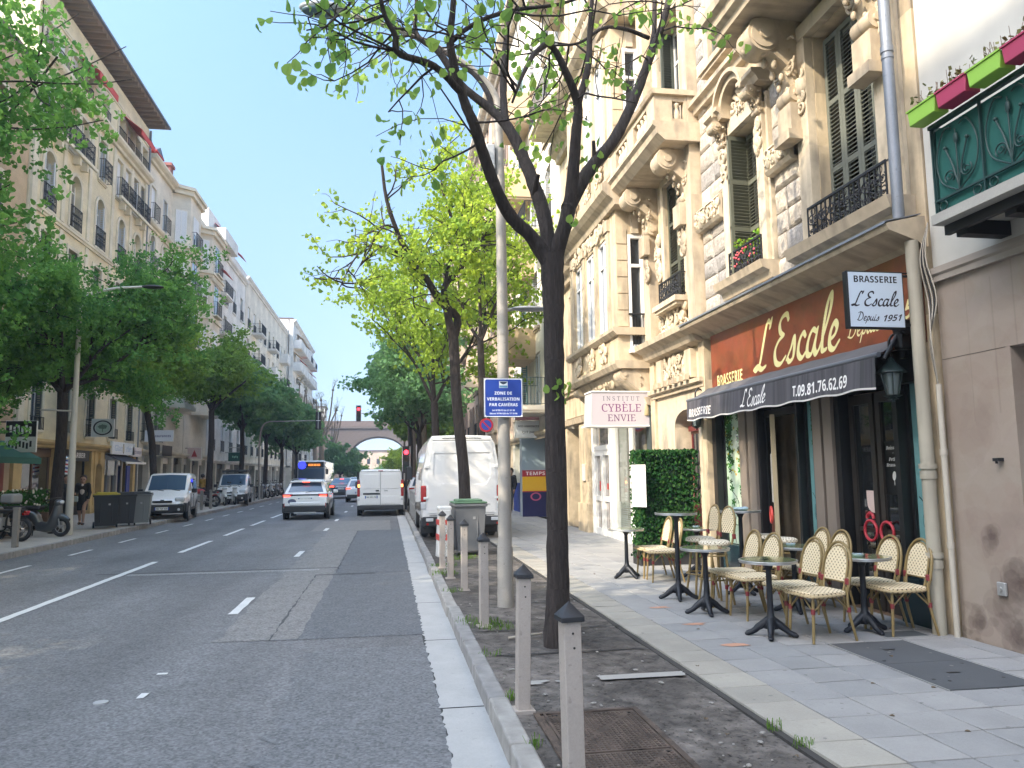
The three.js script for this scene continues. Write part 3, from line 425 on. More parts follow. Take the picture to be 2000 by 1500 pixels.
{
  const B = bayBuilding('bay_fronted_building', 'pale cream building with roof dormers and a canted bay, beside the one with deep eaves', 44.35, 53.9, 19.9, M.creamPale, 49.3, 53.4, 21, { mansard: 1 });
  shopRow(B, 44.4, 53.9, 4, M.offwhite); B.add('roof', [ext(shape([[0.1, 19.9], [-2.4, 22.2], [-9, 22.4], [-9, 19.7], [0.1, 19.7]]), 9.3).rotateY(-PI / 2).translate(9.4, 0, 0)], M.slate);
  B.add('flagstone_frieze', [B.box(45.6, 47.6, 2.98, 3.6, 0.305, 0.33)], M.dark); B.add('flagstone_frieze', [B.box(48.2, 50.2, 2.98, 3.6, 0.305, 0.33)], M.dark);
  for (const D of [45.6, 47.9]) { const d = sub(B.g, 'dormer', [B.x(D), 19.95, -0.9]); part(d, 'cheek', [bx(-0.5, 0.5, 0, 1.3, -1.2, 0)], M.creamPale); part(d, 'pane', [bx(-0.35, 0.35, 0.15, 1.15, 0.002, 0.03)], M.glass); part(d, 'roof', [ext(shape([[-0.8, 1.3], [0.8, 1.3], [0, 1.75]]), 1.9).translate(0, 0, -1.4)], M.slate); part(d, 'eave_board', [bx(-0.8, 0.8, 1.22, 1.3, 0.0, 0.52)], M.red); }
  B.add('chimney', [B.box(53.0, 53.7, 19.8, 22.6, -1.9, -1.2), B.box(52.9, 53.8, 22.6, 22.8, -2.0, -1.1)], mat([0.26, 0.10, 0.08], 0.9)); 
}
{ const B = bayBuilding('bay_fronted_building', 'narrow pale cream building with a canted bay, next to the white modernist block', 54.0, 60.5, 19.3, M.creamPale, 55.5, 60.1, 33); shopRow(B, 54, 60.5, 3, M.offwhite); B.add('parapet', [B.box(54, 60.5, 19.5, 20.1, -0.3, 0.1)], M.creamPale); }
function modern(name, label, D1, D2, H, wm, X, step, seed, balc, o = {}) {
  const B = building(name, label, -1, D1, X), hs = [], R = RNG(seed), ds = []; for (let d = D1 + step * 0.6; d < D2 - step * 0.3; d += step) ds.push(d);
  const fl = []; for (let y = 3.7; y < H - 2; y += 3.05) fl.push(y);
  fl.forEach((y) => ds.forEach((d) => hs.push([d, y, 1.15, 2.1])));
  wallWith(B, 'facade_wall', D1, D2, 3.0, H, 0, 0.5, hs, wm);
  hs.forEach(([d, y, w, h], n) => windowUnit(B, d, y, w, h, { glass: dayGlass[n & 1], sur: 0, sill: o.sill ?? 1, tr: 0, sh: ['roll', 'half', null, null][R() * 4 | 0], rail: 0.9, trim: M.white }));
  fl.forEach((y, k) => ds.forEach((d, i) => { if (balc(i, k)) slabBalcony(B, d, y - 0.02, step * 0.82, 1.0, { fm: M.white, solid: R() < (o.solid ?? 0) ? M.white : null }); if (balc(i, k) && R() < 0.25) { const a = sub(B.g, 'window_awning', [B.x(d), y, 0]); part(a, 'canopy', [new THREE.BoxGeometry(step * 0.8, 0.03, 1.2).rotateX(0.7).translate(0, 2.0, 0.46)], R() < 0.5 ? M.red : mat([0.6, 0.4, 0.2], 0.9)); } }));
  B.add('cornice', [B.mould(D1, D2, CORN(H - 0.35, 0.35, 0.4)), B.mould(D1, D2, CORN(2.75, 0.25, 0.26))], M.white);
  body(B, D1, D2, H, 10, wm); shopRow(B, D1, D2, Math.max(2, Math.round((D2 - D1) / 3.6)), M.offwhite, 2.75); return B;
}
{ const B = modern('white_apartment_block', 'white modernist apartment block with stepped penthouse and two red awnings', 60.6, 74.6, 19.9, M.white, WLF, 3.4, 7, (i, k) => k === 4 && i === 0 || (i === 0 && k === 3), {});
  B.add('penthouse', [B.box(61.2, 65.6, 20.1, 22.6, -6, -0.5), B.box(68.2, 72.2, 20.1, 22.6, -6, -0.6)], M.white); B.add('roof_parapet', [B.box(60.8, 65.8, 19.95, 20.9, 0.2, 0.9), B.box(65.9, 74.4, 19.95, 20.7, 0.0, 0.1)], M.white);
  for (const d of [64.2, 70.4]) { const a = sub(B.g, 'penthouse_awning', [B.x(d), 20.2, -0.45]); part(a, 'canopy', [new THREE.BoxGeometry(2.0, 0.03, 1.4).rotateX(0.75).translate(0, 1.35, 0.5)], M.red); } }
modern('cream_apartment_block', 'long pale apartment block with small iron balconies, past the white modernist block', 74.7, 105, 20.6, M.creamPale, WLF, 3.3, 9, (i, k) => (i % 3 === 1) && k > 1, { solid: 0.3 });
modern('balconied_apartment_block', 'far pale apartment block with long white balconies projecting over the trees', 105.1, 133, 22.5, M.white, -12.6, 3.6, 11, () => true, { solid: 0.8 });
modern('distant_apartment_block', 'distant pale block beyond the balconied one, last before the viaduct across the road', 134, 160, 15, M.pink, -14.5, 3.6, 13, () => false);
{ // buildings behind the viewpoint on the far side of the street, whose shade falls on the near shop fronts
  const B = building('facing_apartment_building', 'yellow apartment building standing opposite the brasserie, seen only in its glass', -1, -40, WLF), hs = [];
  for (let d = -37; d < -3.5; d += 3) for (let y = 4; y < 19; y += 3.2) hs.push([d, y, 1.1, 2.1]);
  wallWith(B, 'facade_wall', -40, -2.1, 0.1, 21.5, 0, 0.6, hs, M.creamYellow); hs.forEach(([d, y, w, h], n) => windowUnit(B, d, y, w, h, { sh: n % 2 ? 'fold' : null, rail: 0.9, sur: 0 })); body(B, -40, -2.1, 21.5, 4, M.creamYellow);
}
// ---------- the near side: plain grey building, stone brasserie building, bay window building ----------
const tRender = canvasTex(1024, 512, (x, w, h) => {     // old render of the grey wall, 8 m by 3.75 m: patches, splashes at the foot, drips
  const R = RNG(91), px = (m) => m / 8 * w, py = (y) => h - (y / 3.75) * h; x.fillStyle = '#e6e2de'; x.fillRect(0, 0, w, h);
  for (let i = 0; i < 900; i++) { const s = 6 + R() * 50; x.fillStyle = R() < 0.5 ? 'rgba(120,108,98,0.035)' : 'rgba(255,252,246,0.05)'; x.beginPath(); x.ellipse(R() * w, R() * h, s, s * (0.4 + R()), R() * 3, 0, 7); x.fill(); }
  for (let i = 0; i < 420; i++) { const yy = R() * R() * R() * 0.8, s = 2 + R() * 9; x.fillStyle = 'rgba(70,62,55,0.10)'; x.beginPath(); x.ellipse(R() * w, py(yy), s, s * 0.7, 0, 0, 7); x.fill(); }
  for (let i = 0; i < 26; i++) { x.fillStyle = 'rgba(92,82,74,0.10)'; const a = R() * w; x.fillRect(a, R() * 60, 1 + R() * 3, 40 + R() * 220); }
  for (const [m, y, s] of [[0.62, 0.55, 26], [0.75, 0.75, 18], [0.45, 1.1, 12], [0.2, 0.35, 14], [0.66, 0.3, 16]]) for (let k = 0; k < 14; k++) { x.fillStyle = 'rgba(58,50,46,0.07)'; x.beginPath(); x.ellipse(px(m) + (R() - 0.5) * s * 1.6, py(y) + (R() - 0.5) * s * 2.2, s * (0.3 + R() * 0.6), s * (0.3 + R() * 0.9), R() * 3, 0, 7); x.fill(); }
  for (let i = 0; i < 9000; i++) { x.fillStyle = R() < 0.5 ? 'rgba(60,54,50,0.07)' : 'rgba(255,255,255,0.06)'; x.fillRect(R() * w, R() * h, 1, 1); }
}); tRender.wrapS = tRender.wrapT = THREE.RepeatWrapping; tRender.repeat.set(1 / 8, 1 / 3.75);
{ // grey building with the green balcony
  const B = building('grey_plastered_building', 'plain grey-beige plastered building with a doorway and a green balcony above', 1, 6.86, WR);
  wallWith(B, 'facade_wall', 6.86, -14, 0.1, 3.75, -0.02, 0.5, [[5.25, 0.14, 1.5, 2.68]], mat([0.40, 0.345, 0.29], 0.93, { map: tRender, bumpMap: tPlaster, bumpScale: 0.006 }));
  wallWith(B, 'upper_wall', 6.86, -14, 3.752, 19, 0.0, 0.5, [[4.2, 4.0, 1.1, 2.4], [0.9, 4.0, 1.1, 2.4]], plaster([0.6, 0.585, 0.53], 0.006));
  windowUnit(B, 4.2, 4.0, 1.1, 2.4, { sh: 'closed', sill: 0 }); windowUnit(B, 0.9, 4.0, 1.1, 2.4, { sh: 'closed' });
  B.add('door', [B.box(4.5, 6.0, 0.14, 2.82, -0.42, -0.36)], M.dark); B.add('door_step', [B.box(4.45, 5.2, 0.12, 0.3, -0.4, 0.1)], M.offwhite);
  B.add('string_course', [B.mould(6.86, -14, BELT(3.6, 0.06, 0.14))], M.grey);
  B.add('wall_hook', [cyl(0.012, 0.012, 0.05, B.x(6.22), 1.78, 0.02, 6), bx(B.x(6.22) - 0.01, B.x(6.22) + 0.05, 1.80, 1.83, -0.015, 0.05)], M.iron);
  B.add('wall_socket', [rb(B.x(6.3) - 0.05, B.x(6.3) + 0.05, 0.6, 0.72, -0.018, 0.012, 0.01), cylAx(0.02, 0.03, B.x(6.3), 0.66, 0.01, 'z', 8)], M.galv);
  B.add('crack_line', [B.box(6.85, 6.05, 2.818, 2.822, -0.0195, -0.0175)], M.black);
  B.add('number_plate', [B.box(5.92, 5.84, 2.0, 2.15, -0.2, -0.18)], M.dark);
  body(B, 6.86, -14, 19, 9, M.grey);
  const b = sub(B.g, 'balcony', [B.x(4.02), 3.92, 0]), w = 4.1, d = 0.55;
  part(b, 'balcony_floor', [bx(-w / 2, w / 2, 0.0, 0.09, 0.002, d + 0.06)], concM([0.42, 0.41, 0.37]));
  for (let k = 0; k < 8; k++) part(b, 'floor_beam', [bx(-w / 2 + 0.1 + k * 0.55, -w / 2 + 0.22 + k * 0.55, -0.13, -0.002, 0.002, d - 0.101)], M.iron); part(b, 'edge_beam', [bx(-w / 2 + 0.02, w / 2 - 0.02, -0.09, -0.003, d - 0.1, d - 0.05)], M.iron);
  part(b, 'green_backing', [bx(-w / 2 + 0.03, w / 2 - 0.03, 0.12, 0.88, d - 0.035, d - 0.025), bx(-w / 2 + 0.03, -w / 2 + 0.04, 0.12, 0.88, 0.02, d - 0.04)], mat([0.012, 0.10, 0.085], 0.85));
  const g = [bx(-w / 2, w / 2, 1.02, 1.06, d - 0.02, d + 0.03), bx(-w / 2, w / 2, 0.1, 0.125, d - 0.015, d + 0.015), bx(-w / 2, w / 2, 0.24, 0.26, d - 0.012, d + 0.012), bx(-w / 2, -w / 2 + 0.03, 0.1, 1.05, 0.01, d)];
  const grn = mat([0.015, 0.045, 0.042], 0.5);
  for (let k = 0; k < 7; k++) {
    const cx = -w / 2 + 0.3 + k * 0.58, z = d + 0.002;
    g.push(bx(cx - 0.295, cx - 0.28, 0.1, 1.03, z - 0.012, z + 0.012));
    for (const s of [-1, 1]) { g.push(tube([[cx + s * 0.02, 0.27, z], [cx + s * 0.2, 0.42, z], [cx + s * 0.24, 0.7, z], [cx + s * 0.12, 0.95, z], [cx + s * 0.05, 0.92, z]], 0.009, 22, 4), tor(0.06, 0.009, cx + s * 0.1, 0.44, z, 5, s > 0 ? 2 : -1, 4, 12), tor(0.028, 0.008, cx + s * 0.1, 0.44, z, 5, s > 0 ? 0.3 : 3, 4, 9), tor(0.045, 0.008, cx + s * 0.2, 0.18, z, 6.28, 0, 4, 12), tube([[cx, 0.3, z], [cx + s * 0.06, 0.55, z], [cx + s * 0.13, 0.74, z]], 0.01, 10, 4), sph(0.02, cx + s * 0.13, 0.75, z, 6)); }
    g.push(tube([[cx, 0.27, z], [cx, 0.9, z]], 0.009, 6, 4), sph(0.03, cx, 0.8, z, 6, 1, 2, 0.5));
  }
  part(b, 'railing', g.map((q) => q.scale(1, 0.88, 1)), grn);
  const lime = mat([0.26, 0.48, 0.06], 0.55), mag = mat([0.36, 0.035, 0.09], 0.55);
  for (let k = 0; k < 7; k++) {   // planters hung on the rail
    const t = thing('planter_box', (k % 2 ? 'magenta' : 'lime green') + ' plastic planter hung on the green balcony rail, ' + ['at its end by the downpipe', 'second from the downpipe', 'third from the downpipe', 'fourth from the downpipe', 'fifth from the downpipe', 'sixth from the downpipe', 'last of the row'][k], 'planter', [WR - d - 0.11, 4.86, -(6.14 - 0.2 - k * 0.37)], -PI / 2, 'planters on the balcony rail');
    const pr = shape([[-0.18, 0.14], [0.18, 0.14], [0.16, 0], [-0.16, 0]]);
    part(t, 'trough', [ext(pr, 0.15, 0.006).translate(0, 0, -0.075)], k % 2 ? mag : lime); part(t, 'rim', [bx(-0.185, 0.185, 0.137, 0.152, 0.07, 0.086), bx(-0.185, 0.185, 0.137, 0.152, -0.086, -0.07)], k % 2 ? mag : lime);
    const R = RNG(40 + k), lf = []; for (let q = 0; q < 42; q++) { const px = (R() - 0.5) * 0.32, h = 0.14 + R() * R() * 0.2, l = new THREE.PlaneGeometry(0.025, 0.036).rotateX(R() * 3).rotateY(R() * 6).translate(px + (R() - 0.5) * 0.06, h, (R() - 0.5) * 0.16); lf.push(l); } part(t, 'succulent_plant', lf, mat([0.16, 0.16, 0.05], 0.8)); const st = []; for (let q = 0; q < 9; q++) { const px = (R() - 0.5) * 0.3; st.push(bar([px, 0.13, 0], [px + (R() - 0.5) * 0.1, 0.22 + R() * 0.1, (R() - 0.5) * 0.1], 0.003, 4)); } part(t, 'stem', st, M.wood);
  }
}
function consoleScroll(w, h, d) {                     // carved console bracket: scroll profile, volutes and foot
  return cached(`cons${w}_${h}_${d}`, () => {
    const prof = [[0, 0], [0.16 * d, 0.02 * h], [0.2 * d, 0.2 * h], [0.34 * d, 0.45 * h], [0.62 * d, 0.6 * h], [0.95 * d, 0.66 * h], [d, 0.8 * h], [0.97 * d, 0.98 * h], [0.9 * d, h], [0, h]];
    const g = [mould(-w / 2, w / 2, prof)];
    const r = 0.2 * h; g.push(cylAx(r, w + 0.05, 0, h - r, d - r * 0.75, 'x', 22), cylAx(r * 0.82, w + 0.09, 0, h - r, d - r * 0.75, 'x', 20), cylAx(r * 0.35, w + 0.15, 0, h - r, d - r * 0.75, 'x', 12), cylAx(0.1 * h, w + 0.04, 0, 0.12 * h, 0.2 * d, 'x', 14), cylAx(0.045 * h, w + 0.1, 0, 0.12 * h, 0.2 * d, 'x', 10));
    for (let k = 0; k < 9; k++) { const t = k / 8; g.push(sph(0.05 * h * (1 - t * 0.5), (k % 2 ? 0.25 : -0.25) * w, h * (0.72 - 0.62 * t), d * (0.98 - 0.72 * Math.sqrt(t)), 7, 1, 1.5, 0.9)); }
    for (const s of [-1, 1]) for (let k = 0; k < 3; k++) g.push(tor(h * (0.15 - k * 0.035), 0.02, s * (w / 2 + 0.006), h * 0.62 - k * 0.1 * h, d * 0.3, 4.6, 0.5 + k, 5, 14).rotateY(0).translate(0, 0, 0));
    return g;
  });
}
function relief(w, h, n, seed, dep = 0.05) {           // carved foliage: curls, buds and leaves on a panel
  const R = RNG(seed), g = [];
  for (let k = 0; k < n; k++) { const x = (R() - 0.5) * w, y = (R() - 0.5) * h, s = Math.min(h, 0.3) * (0.12 + 0.2 * R()); g.push(R() < 0.45 ? tor(s, s * 0.32, x, y, dep * 0.4, 3.5 + R() * 2.4, R() * 6, 5, 10) : sph(s, x, y, 0.0, 7, 0.6 + R() * 0.6, 1.2 + R() * 0.5, 0.5 + R() * 0.4)); }
  return g;
}
const roughStones = [0, 1, 2, 3, 4, 5].map((k) => {   // quarry-faced block one unit wide and high, face bulging out
  const g = new THREE.BoxGeometry(1, 1, 1, 7, 6, 1), p = g.attributes.position, R = 100 + k * 7;
  for (let i = 0; i < p.count; i++) { const x = p.getX(i), y = p.getY(i); if (p.getZ(i) > 0) { const e = Math.min(1, 5 * Math.min(0.5 - Math.abs(x), 0.5 - Math.abs(y))); p.setZ(i, 0.12 + e * (0.35 + 0.85 * fbm(x * 3 + 7 + R, y * 3 + 9, 999, R, 3))); } }
  const f = nonIdx(g); f.computeVertexNormals(); return toCreasedNormals(f, 0.7);
});
const stoneTones = [[0.62, 0.54, 0.43], [0.50, 0.45, 0.385], [0.70, 0.62, 0.50], [0.40, 0.375, 0.345]].map((c) => mat(c, 0.93, { map: tStone, bumpMap: tStone, bumpScale: 0.02 }));
{
  const B = building('brasserie_building', 'ornate stone-faced building with carved cream balconies above the brown brasserie front', 1, 6.9, WR), D1 = 6.9, D2 = 15.25, RW = { rec: 0.3 };
  const big = [8.1, 4.62, 1.32, 2.75, 0], mid = [10.65, 4.72, 0.95, 2.35, 0], up = [11.35, 8.6, 1.0, 2.3, 0], bd = [13.75, 4.95, 1.0, 2.45, 0], bu = [13.75, 8.1, 1.15, 2.6, 0], up2 = [8.1, 8.4, 1.5, 2.7, 0];
  const openings = [big, mid, up, bd, bu, up2];
  wallWith(B, 'backing_wall', D1, D2, 4.0, 20, 0, 0.7, openings, M.cream); body(B, D1, D2, 20, 9, M.cream);
  B.add('side_pier', [B.box(6.9, 7.08, 0.1, 4.0, -0.7, 0.03), B.box(12.46, 12.7, 0.1, 4.0, -0.7, 0.08), B.box(15.0, 15.25, 0.1, 4.0, -0.7, 0.08)], M.cream);
  // quarry-faced blocks
  const R = RNG(4), avoid = [[7.05, 9.15, 4.3, 10.9], [9.9, 11.4, 4.4, 8.0], [10.6, 12.1, 8.2, 10.9]];
  for (let y = 4.34, r = 0; y < 10.6; r++) {
    const h = 0.3 + 0.05 * R(); let d = 6.98;
    while (d < 12.45) {
      let w = 0.34 + R() * 0.34; const a = avoid.find(([p, q, y0, y1]) => y + h > y0 && y < y1 && d < q && d + 0.1 > p); if (a) { d = a[1]; continue; }
      const nx = avoid.filter(([p, q, y0, y1]) => y + h > y0 && y < y1 && p > d).map((q) => q[0]).concat(12.45).sort((m, n) => m - n)[0]; if (nx - d - w < 0.2) w = nx - d; if (w > 0.85) w /= 2;
      const m = lit(new THREE.Mesh(roughStones[R() * 6 | 0], stoneTones[R() * 4 | 0])); m.scale.set(w - 0.012, h - 0.012, 0.034 + R() * 0.022); m.position.set(B.x(d + w / 2), y + h / 2, 0.002); m.name = numbered('stone_block'); B.g.add(m); d += w;
    }
    y += h;
  }
  for (const s of roughStones) if (!s.attributes.uv2) worldUV(s);
  // large shuttered window
  const wl = M.trimPale;
  { const W = windowUnit(B, big[0], big[1], big[2], big[3], { rec: 0.34, sur: 0, sill: 0, rail: 0.47, rd: 0.12, fancy: 1, rw: 0.26 });
    for (let k = 0; k < 4; k++) { const m = part(W, 'shutter', louvres(0.322, 2.66, 3, 1), mat([0.13, 0.14, 0.115], 0.6), true); m.position.set(-0.653 + k * 0.327, 0.03, -0.16); }
    part(W, 'jamb', [bx(-0.94, -0.67, -0.02, 2.75, 0.003, 0.12), bx(0.67, 0.94, -0.02, 2.75, 0.003, 0.12), bx(-0.94, 0.94, 2.76, 2.96, 0.003, 0.119), bx(-1.0, -0.94, -0.02, 2.9, 0.003, 0.05), bx(0.94, 1.0, -0.02, 2.9, 0.003, 0.05)], wl);
    part(W, 'sill', [mould(-1.06, 1.06, [[0, -0.34], [0.16, -0.3], [0.2, -0.2], [0.3, -0.16], [0.34, -0.03], [0, -0.02]]), bx(-0.95, -0.7, -0.5, -0.34, 0.002, 0.2), bx(0.7, 0.95, -0.5, -0.34, 0.002, 0.2)], M.trim);
    part(W, 'carved_drop', [relief(0.14, 0.5, 16, 3).map((g) => g.translate(-0.81, 2.05, 0.12)), relief(0.14, 0.5, 16, 5).map((g) => g.translate(0.81, 2.05, 0.12))], wl); part(W, 'rail_hook', [bx(0.79, 1.0, 0.44, 0.46, 0.1, 0.125)], M.iron); }
  // window with the shell hood
  { const W = windowUnit(B, mid[0], mid[1], mid[2], mid[3], { rec: 0.3, sur: 0, sill: 0, rail: 0.42, rd: 0.14, fancy: 1, rw: 0.1, glass: M.curtain });
    const m = part(W, 'shutter', louvres(0.44, 2.28, 3, 1), mat([0.12, 0.125, 0.09], 0.6), true); m.position.set(-0.47, 0.03, -0.2); const m2 = part(W, 'shutter', louvres(0.44, 2.28, 3, 1), mat([0.12, 0.125, 0.09], 0.6), true); m2.position.set(-0.44, 0.03, 0.02 - 0.3); m2.rotation.y = -1.45;
    part(W, 'jamb', [bx(-0.69, -0.48, -0.02, 2.36, 0.003, 0.13), bx(0.48, 0.69, -0.02, 2.36, 0.003, 0.13), bx(-0.48, 0.48, 2.352, 2.6, 0.003, 0.1), bx(-0.75, -0.69, -0.02, 2.5, 0.003, 0.07), bx(0.69, 0.75, -0.02, 2.5, 0.003, 0.07)], wl);
    const arc = (r0, r1, dd) => { const s = new THREE.Shape(); s.absarc(0, 0, r1, 0.0, PI, false); s.absarc(0, 0, r0, PI, 0.0, true); return ext(s, dd, 0, 20); };
    part(W, 'hood_mould', [arc(0.36, 0.46, 0.26).translate(0, 2.66, 0.003), arc(0.46, 0.52, 0.34).translate(0, 2.66, 0.004), mould(-0.86, -0.36, [[0, 2.58], [0.24, 2.6], [0.28, 2.68], [0.34, 2.72], [0.34, 2.78], [0, 2.8]]), mould(0.36, 0.86, [[0, 2.58], [0.24, 2.6], [0.28, 2.68], [0.34, 2.72], [0.34, 2.78], [0, 2.8]])], M.trim);
    const fan = []; for (let k = 0; k < 9; k++) { const a = (k + 0.5) / 9 * PI; fan.push(limb([[0.05 * Math.cos(a), 2.62 + 0.05 * Math.sin(a), 0.03], [0.35 * Math.cos(a), 2.62 + 0.35 * Math.sin(a), 0.06]], [0.02, 0.055], 6, 2)); } part(W, 'shell', [fan, relief(0.4, 0.16, 14, 8).map((g) => g.translate(0, 2.62, 0.12))], wl);
    for (const s of [-1, 1]) { const c = part(W, 'console', consoleScroll(0.16, 0.42, 0.24).clone(), M.trim, true); c.position.set(s * 0.6, 2.18, 0.13 - 0.03); part(W, 'carved_drop', relief(0.1, 0.42, 14, 9 + s).map((g) => g.translate(s * 0.59, 1.9, 0.13)), wl); }
    part(W, 'sill', [mould(-0.8, 0.8, [[0, -0.32], [0.14, -0.28], [0.18, -0.18], [0.28, -0.14], [0.32, -0.03], [0, -0.02]]), bx(-0.66, -0.46, -0.46, -0.32, 0.002, 0.18), bx(0.46, 0.66, -0.46, -0.32, 0.002, 0.18)], M.trim); }
  { const t = thing('flower_box', 'green window box with red flowers behind the guard of the hooded window', 'flower box', [WR - 0.02, 4.74, -10.65], -PI / 2), R = RNG(17), pts = []; part(t, 'trough', [rb(-0.42, 0.42, 0, 0.13, -0.05, 0.09, 0.01)], M.wood); for (let i = 0; i < 420; i++) { const x = (R() - 0.5) * 0.95; pts.push([x, 0.1 + R() * (0.24 + 0.24 * Math.abs(Math.sin(x * 5))), 0.02 + (R() - 0.5) * 0.2]); } foliage(t, leafShape(0.05), leafMat([1, 1, 1], 0.4), pts, R, 0.6, 1.3, (p, R) => [0.14 + 0.2 * R(), 0.3 + 0.2 * R(), 0.05]).name = 'foliage'; part(t, 'blossom', Array.from({ length: 26 }, () => sph(0.02, (R() - 0.4) * 0.8, 0.1 + R() * 0.25, 0.1 + R() * 0.05, 6)), mat([0.55, 0.1, 0.12], 0.8)); }
  { const W = windowUnit(B, up[0], up[1], up[2], up[3], { rec: 0.3, sur: 1, sill: 1, sillD: 0.2, sh: 'fold', fine: 1, shm: M.shutterGrey }); }
  windowUnit(B, up2[0], up2[1], up2[2], up2[3], { rec: 0.3, sur: 1, sill: 0, sh: 'closed', shm: M.shutterGrey });
  windowUnit(B, bd[0], bd[1], bd[2], bd[3], { rec: 0.34, sur: 1, sill: 1, sillD: 0.3, sh: 'closed', shm: mat([0.075, 0.08, 0.055], 0.6), rail: 0.46, rd: 0.16, fancy: 1, fine: 1, trim: M.trimPale });
  windowUnit(B, bu[0], bu[1], bu[2], bu[3], { rec: 0.34, sur: 1, sill: 0, sh: 'fold', fine: 1, shm: M.shutterGreen, trim: M.trimPale });
  // carved bands between the windows
  for (const [a, b, y] of [[9.2, 9.88, 5.95], [11.45, 12.4, 5.9]]) { B.add('carved_band', [B.box(a, b, y, y + 0.3, 0.09, 0.15), B.mould(a, b, [[0, y - 0.06], [0.13, y - 0.05], [0.17, y - 0.001], [0, y]]), B.mould(a, b, [[0, y + 0.3], [0.17, y + 0.301], [0.13, y + 0.35], [0, y + 0.36]])], M.trimPale); B.add('band_relief', relief(b - a - 0.06, 0.22, 34, 60 + a * 3).map((g) => g.translate(B.x((a + b) / 2), y + 0.15, 0.155)), M.trimPale); }
  // pilaster strip between stone field and entrance bay, carved panels round the entrance window
  B.add('pilaster', [B.box(12.46, 12.78, 4.3, 12, 0.003, 0.2), B.box(14.75, 15.1, 4.3, 12, 0.003, 0.2)], M.trim);
  B.add('carved_drop', [relief(0.18, 0.9, 26, 15).map((g) => g.translate(B.x(12.95), 6.0, 0.06)), relief(0.18, 0.9, 26, 16).map((g) => g.translate(B.x(14.55), 6.0, 0.06))], M.trimPale);
  // balustraded balcony on consoles
  { const b = sub(B.g, 'stone_balcony', [B.x(13.85), 7.55, 0]), w = 2.75, d = 0.78;
    part(b, 'balcony_floor', [mould(-w / 2 - 0.12, w / 2 + 0.12, [[0.0, -0.02], [d - 0.1, -0.02], [d - 0.02, 0.05], [d + 0.04, 0.1], [d + 0.06, 0.2], [d + 0.12, 0.25], [d + 0.12, 0.32], [0, 0.33]])], M.trim);
    const bal = [[0, 0.331], [0.06, 0.331], [0.06, 0.37], [0.035, 0.39], [0.075, 0.5], [0.05, 0.6], [0.03, 0.66], [0.055, 0.7], [0.055, 0.74], [0, 0.74]];
    const pan = [], z0 = d - 0.1, z1 = d + 0.04; for (const x of [-w / 2, -0.2, w / 2 - 0.4]) pan.push(bx(x, x + 0.4, 0.332, 0.86, z0, z1));
    pan.push(bx(-w / 2 + 0.006, w / 2 - 0.006, 0.334, 0.42, z0 + 0.02, z1 - 0.02), bx(-w / 2 + 0.006, w / 2 - 0.006, 0.76, 0.857, z0 + 0.004, z1 - 0.004));
    for (const s of [-1, 1]) { const xa = s > 0 ? w / 2 - 0.14 : -w / 2; pan.push(bx(xa, xa + 0.14, 0.332, 0.86, 0.002, 0.26), bx(xa, xa + 0.14, 0.332, 0.86, z0 - 0.2, z0 - 0.001), bx(xa + 0.01, xa + 0.13, 0.332, 0.44, 0.26, z0 - 0.2), bx(xa + 0.01, xa + 0.13, 0.76, 0.86, 0.26, z0 - 0.2)); }
    part(b, 'parapet', pan, M.trim); part(b, 'handrail', [mould(-w / 2 - 0.06, w / 2 + 0.06, [[z0 - 0.05, 0.861], [z1 + 0.05, 0.861], [z1 + 0.08, 0.92], [z1 + 0.04, 0.96], [z0 - 0.05, 0.96]]), bx(-w / 2 - 0.06, -w / 2 + 0.2, 0.862, 0.958, 0.002, z0 - 0.051), bx(w / 2 - 0.2, w / 2 + 0.06, 0.862, 0.958, 0.002, z0 - 0.051)], M.trim);
    for (let k = 0; k < 3; k++) for (const s of [-1, 1]) { const q = part(b, 'baluster', lathe(bal, 10), M.trimPale); q.position.set(s * (0.4 + k * 0.19), 0, d - 0.03); }
    for (const s of [-1, 1]) { const q = part(b, 'baluster', lathe(bal, 10), M.trimPale); q.position.set(s * (w / 2 - 0.07), 0, 0.38); }
    for (const s of [-1, 1]) { const c = part(b, 'console', consoleScroll(0.3, 1.0, 0.66).clone(), M.trim, true); c.position.set(s * 0.98, -1.02, 0.01); part(b, 'console_foot', [bx(s * 0.98 - 0.17, s * 0.98 + 0.17, -1.42, -1.02, 0.202, 0.32), relief(0.2, 0.5, 14, 70 + s).map((g) => g.translate(s * 0.98, -1.7, 0.21))], M.trim); } }
  // large balcony above the shuttered window
  { const b = sub(B.g, 'stone_balcony', [B.x(8.25), 7.72, 0]), w = 2.9, d = 1.05;
    part(b, 'balcony_floor', [mould(-w / 2, w / 2, [[0.0, -0.02], [d - 0.12, -0.02], [d - 0.1, 0.06], [d - 0.02, 0.1], [d, 0.2], [d + 0.08, 0.24], [d + 0.1, 0.34], [0, 0.35]])], M.trim); part(b, 'parapet', [bx(-w / 2 + 0.05, w / 2 - 0.05, 0.352, 1.2, d - 0.1, d + 0.02), bx(-w / 2 + 0.05, -w / 2 + 0.2, 0.352, 1.2, 0.002, d - 0.1), bx(w / 2 - 0.2, w / 2 - 0.05, 0.352, 1.2, 0.002, d - 0.1)], M.trim);
    for (const s of [-1, 1]) { const c = part(b, 'console', consoleScroll(0.3, 1.15, 0.74).clone(), M.trim, true); c.position.set(s * 0.85, -1.17, 0.01); part(b, 'console_foot', [bx(s * 0.85 - 0.17, s * 0.85 + 0.17, -1.55, -1.17, 0.121, 0.26), bx(s * 0.85 - 0.2, s * 0.85 + 0.2, -1.68, -1.55, 0.121, 0.32)], M.trim); } }
  // string cornice over the hooded window and the lip above the shop
  B.add('string_course', [B.mould(9.8, 12.45, [[0, 8.02], [0.1, 8.04], [0.12, 8.12], [0.2, 8.16], [0.2, 8.24], [0, 8.26]])], M.trim);
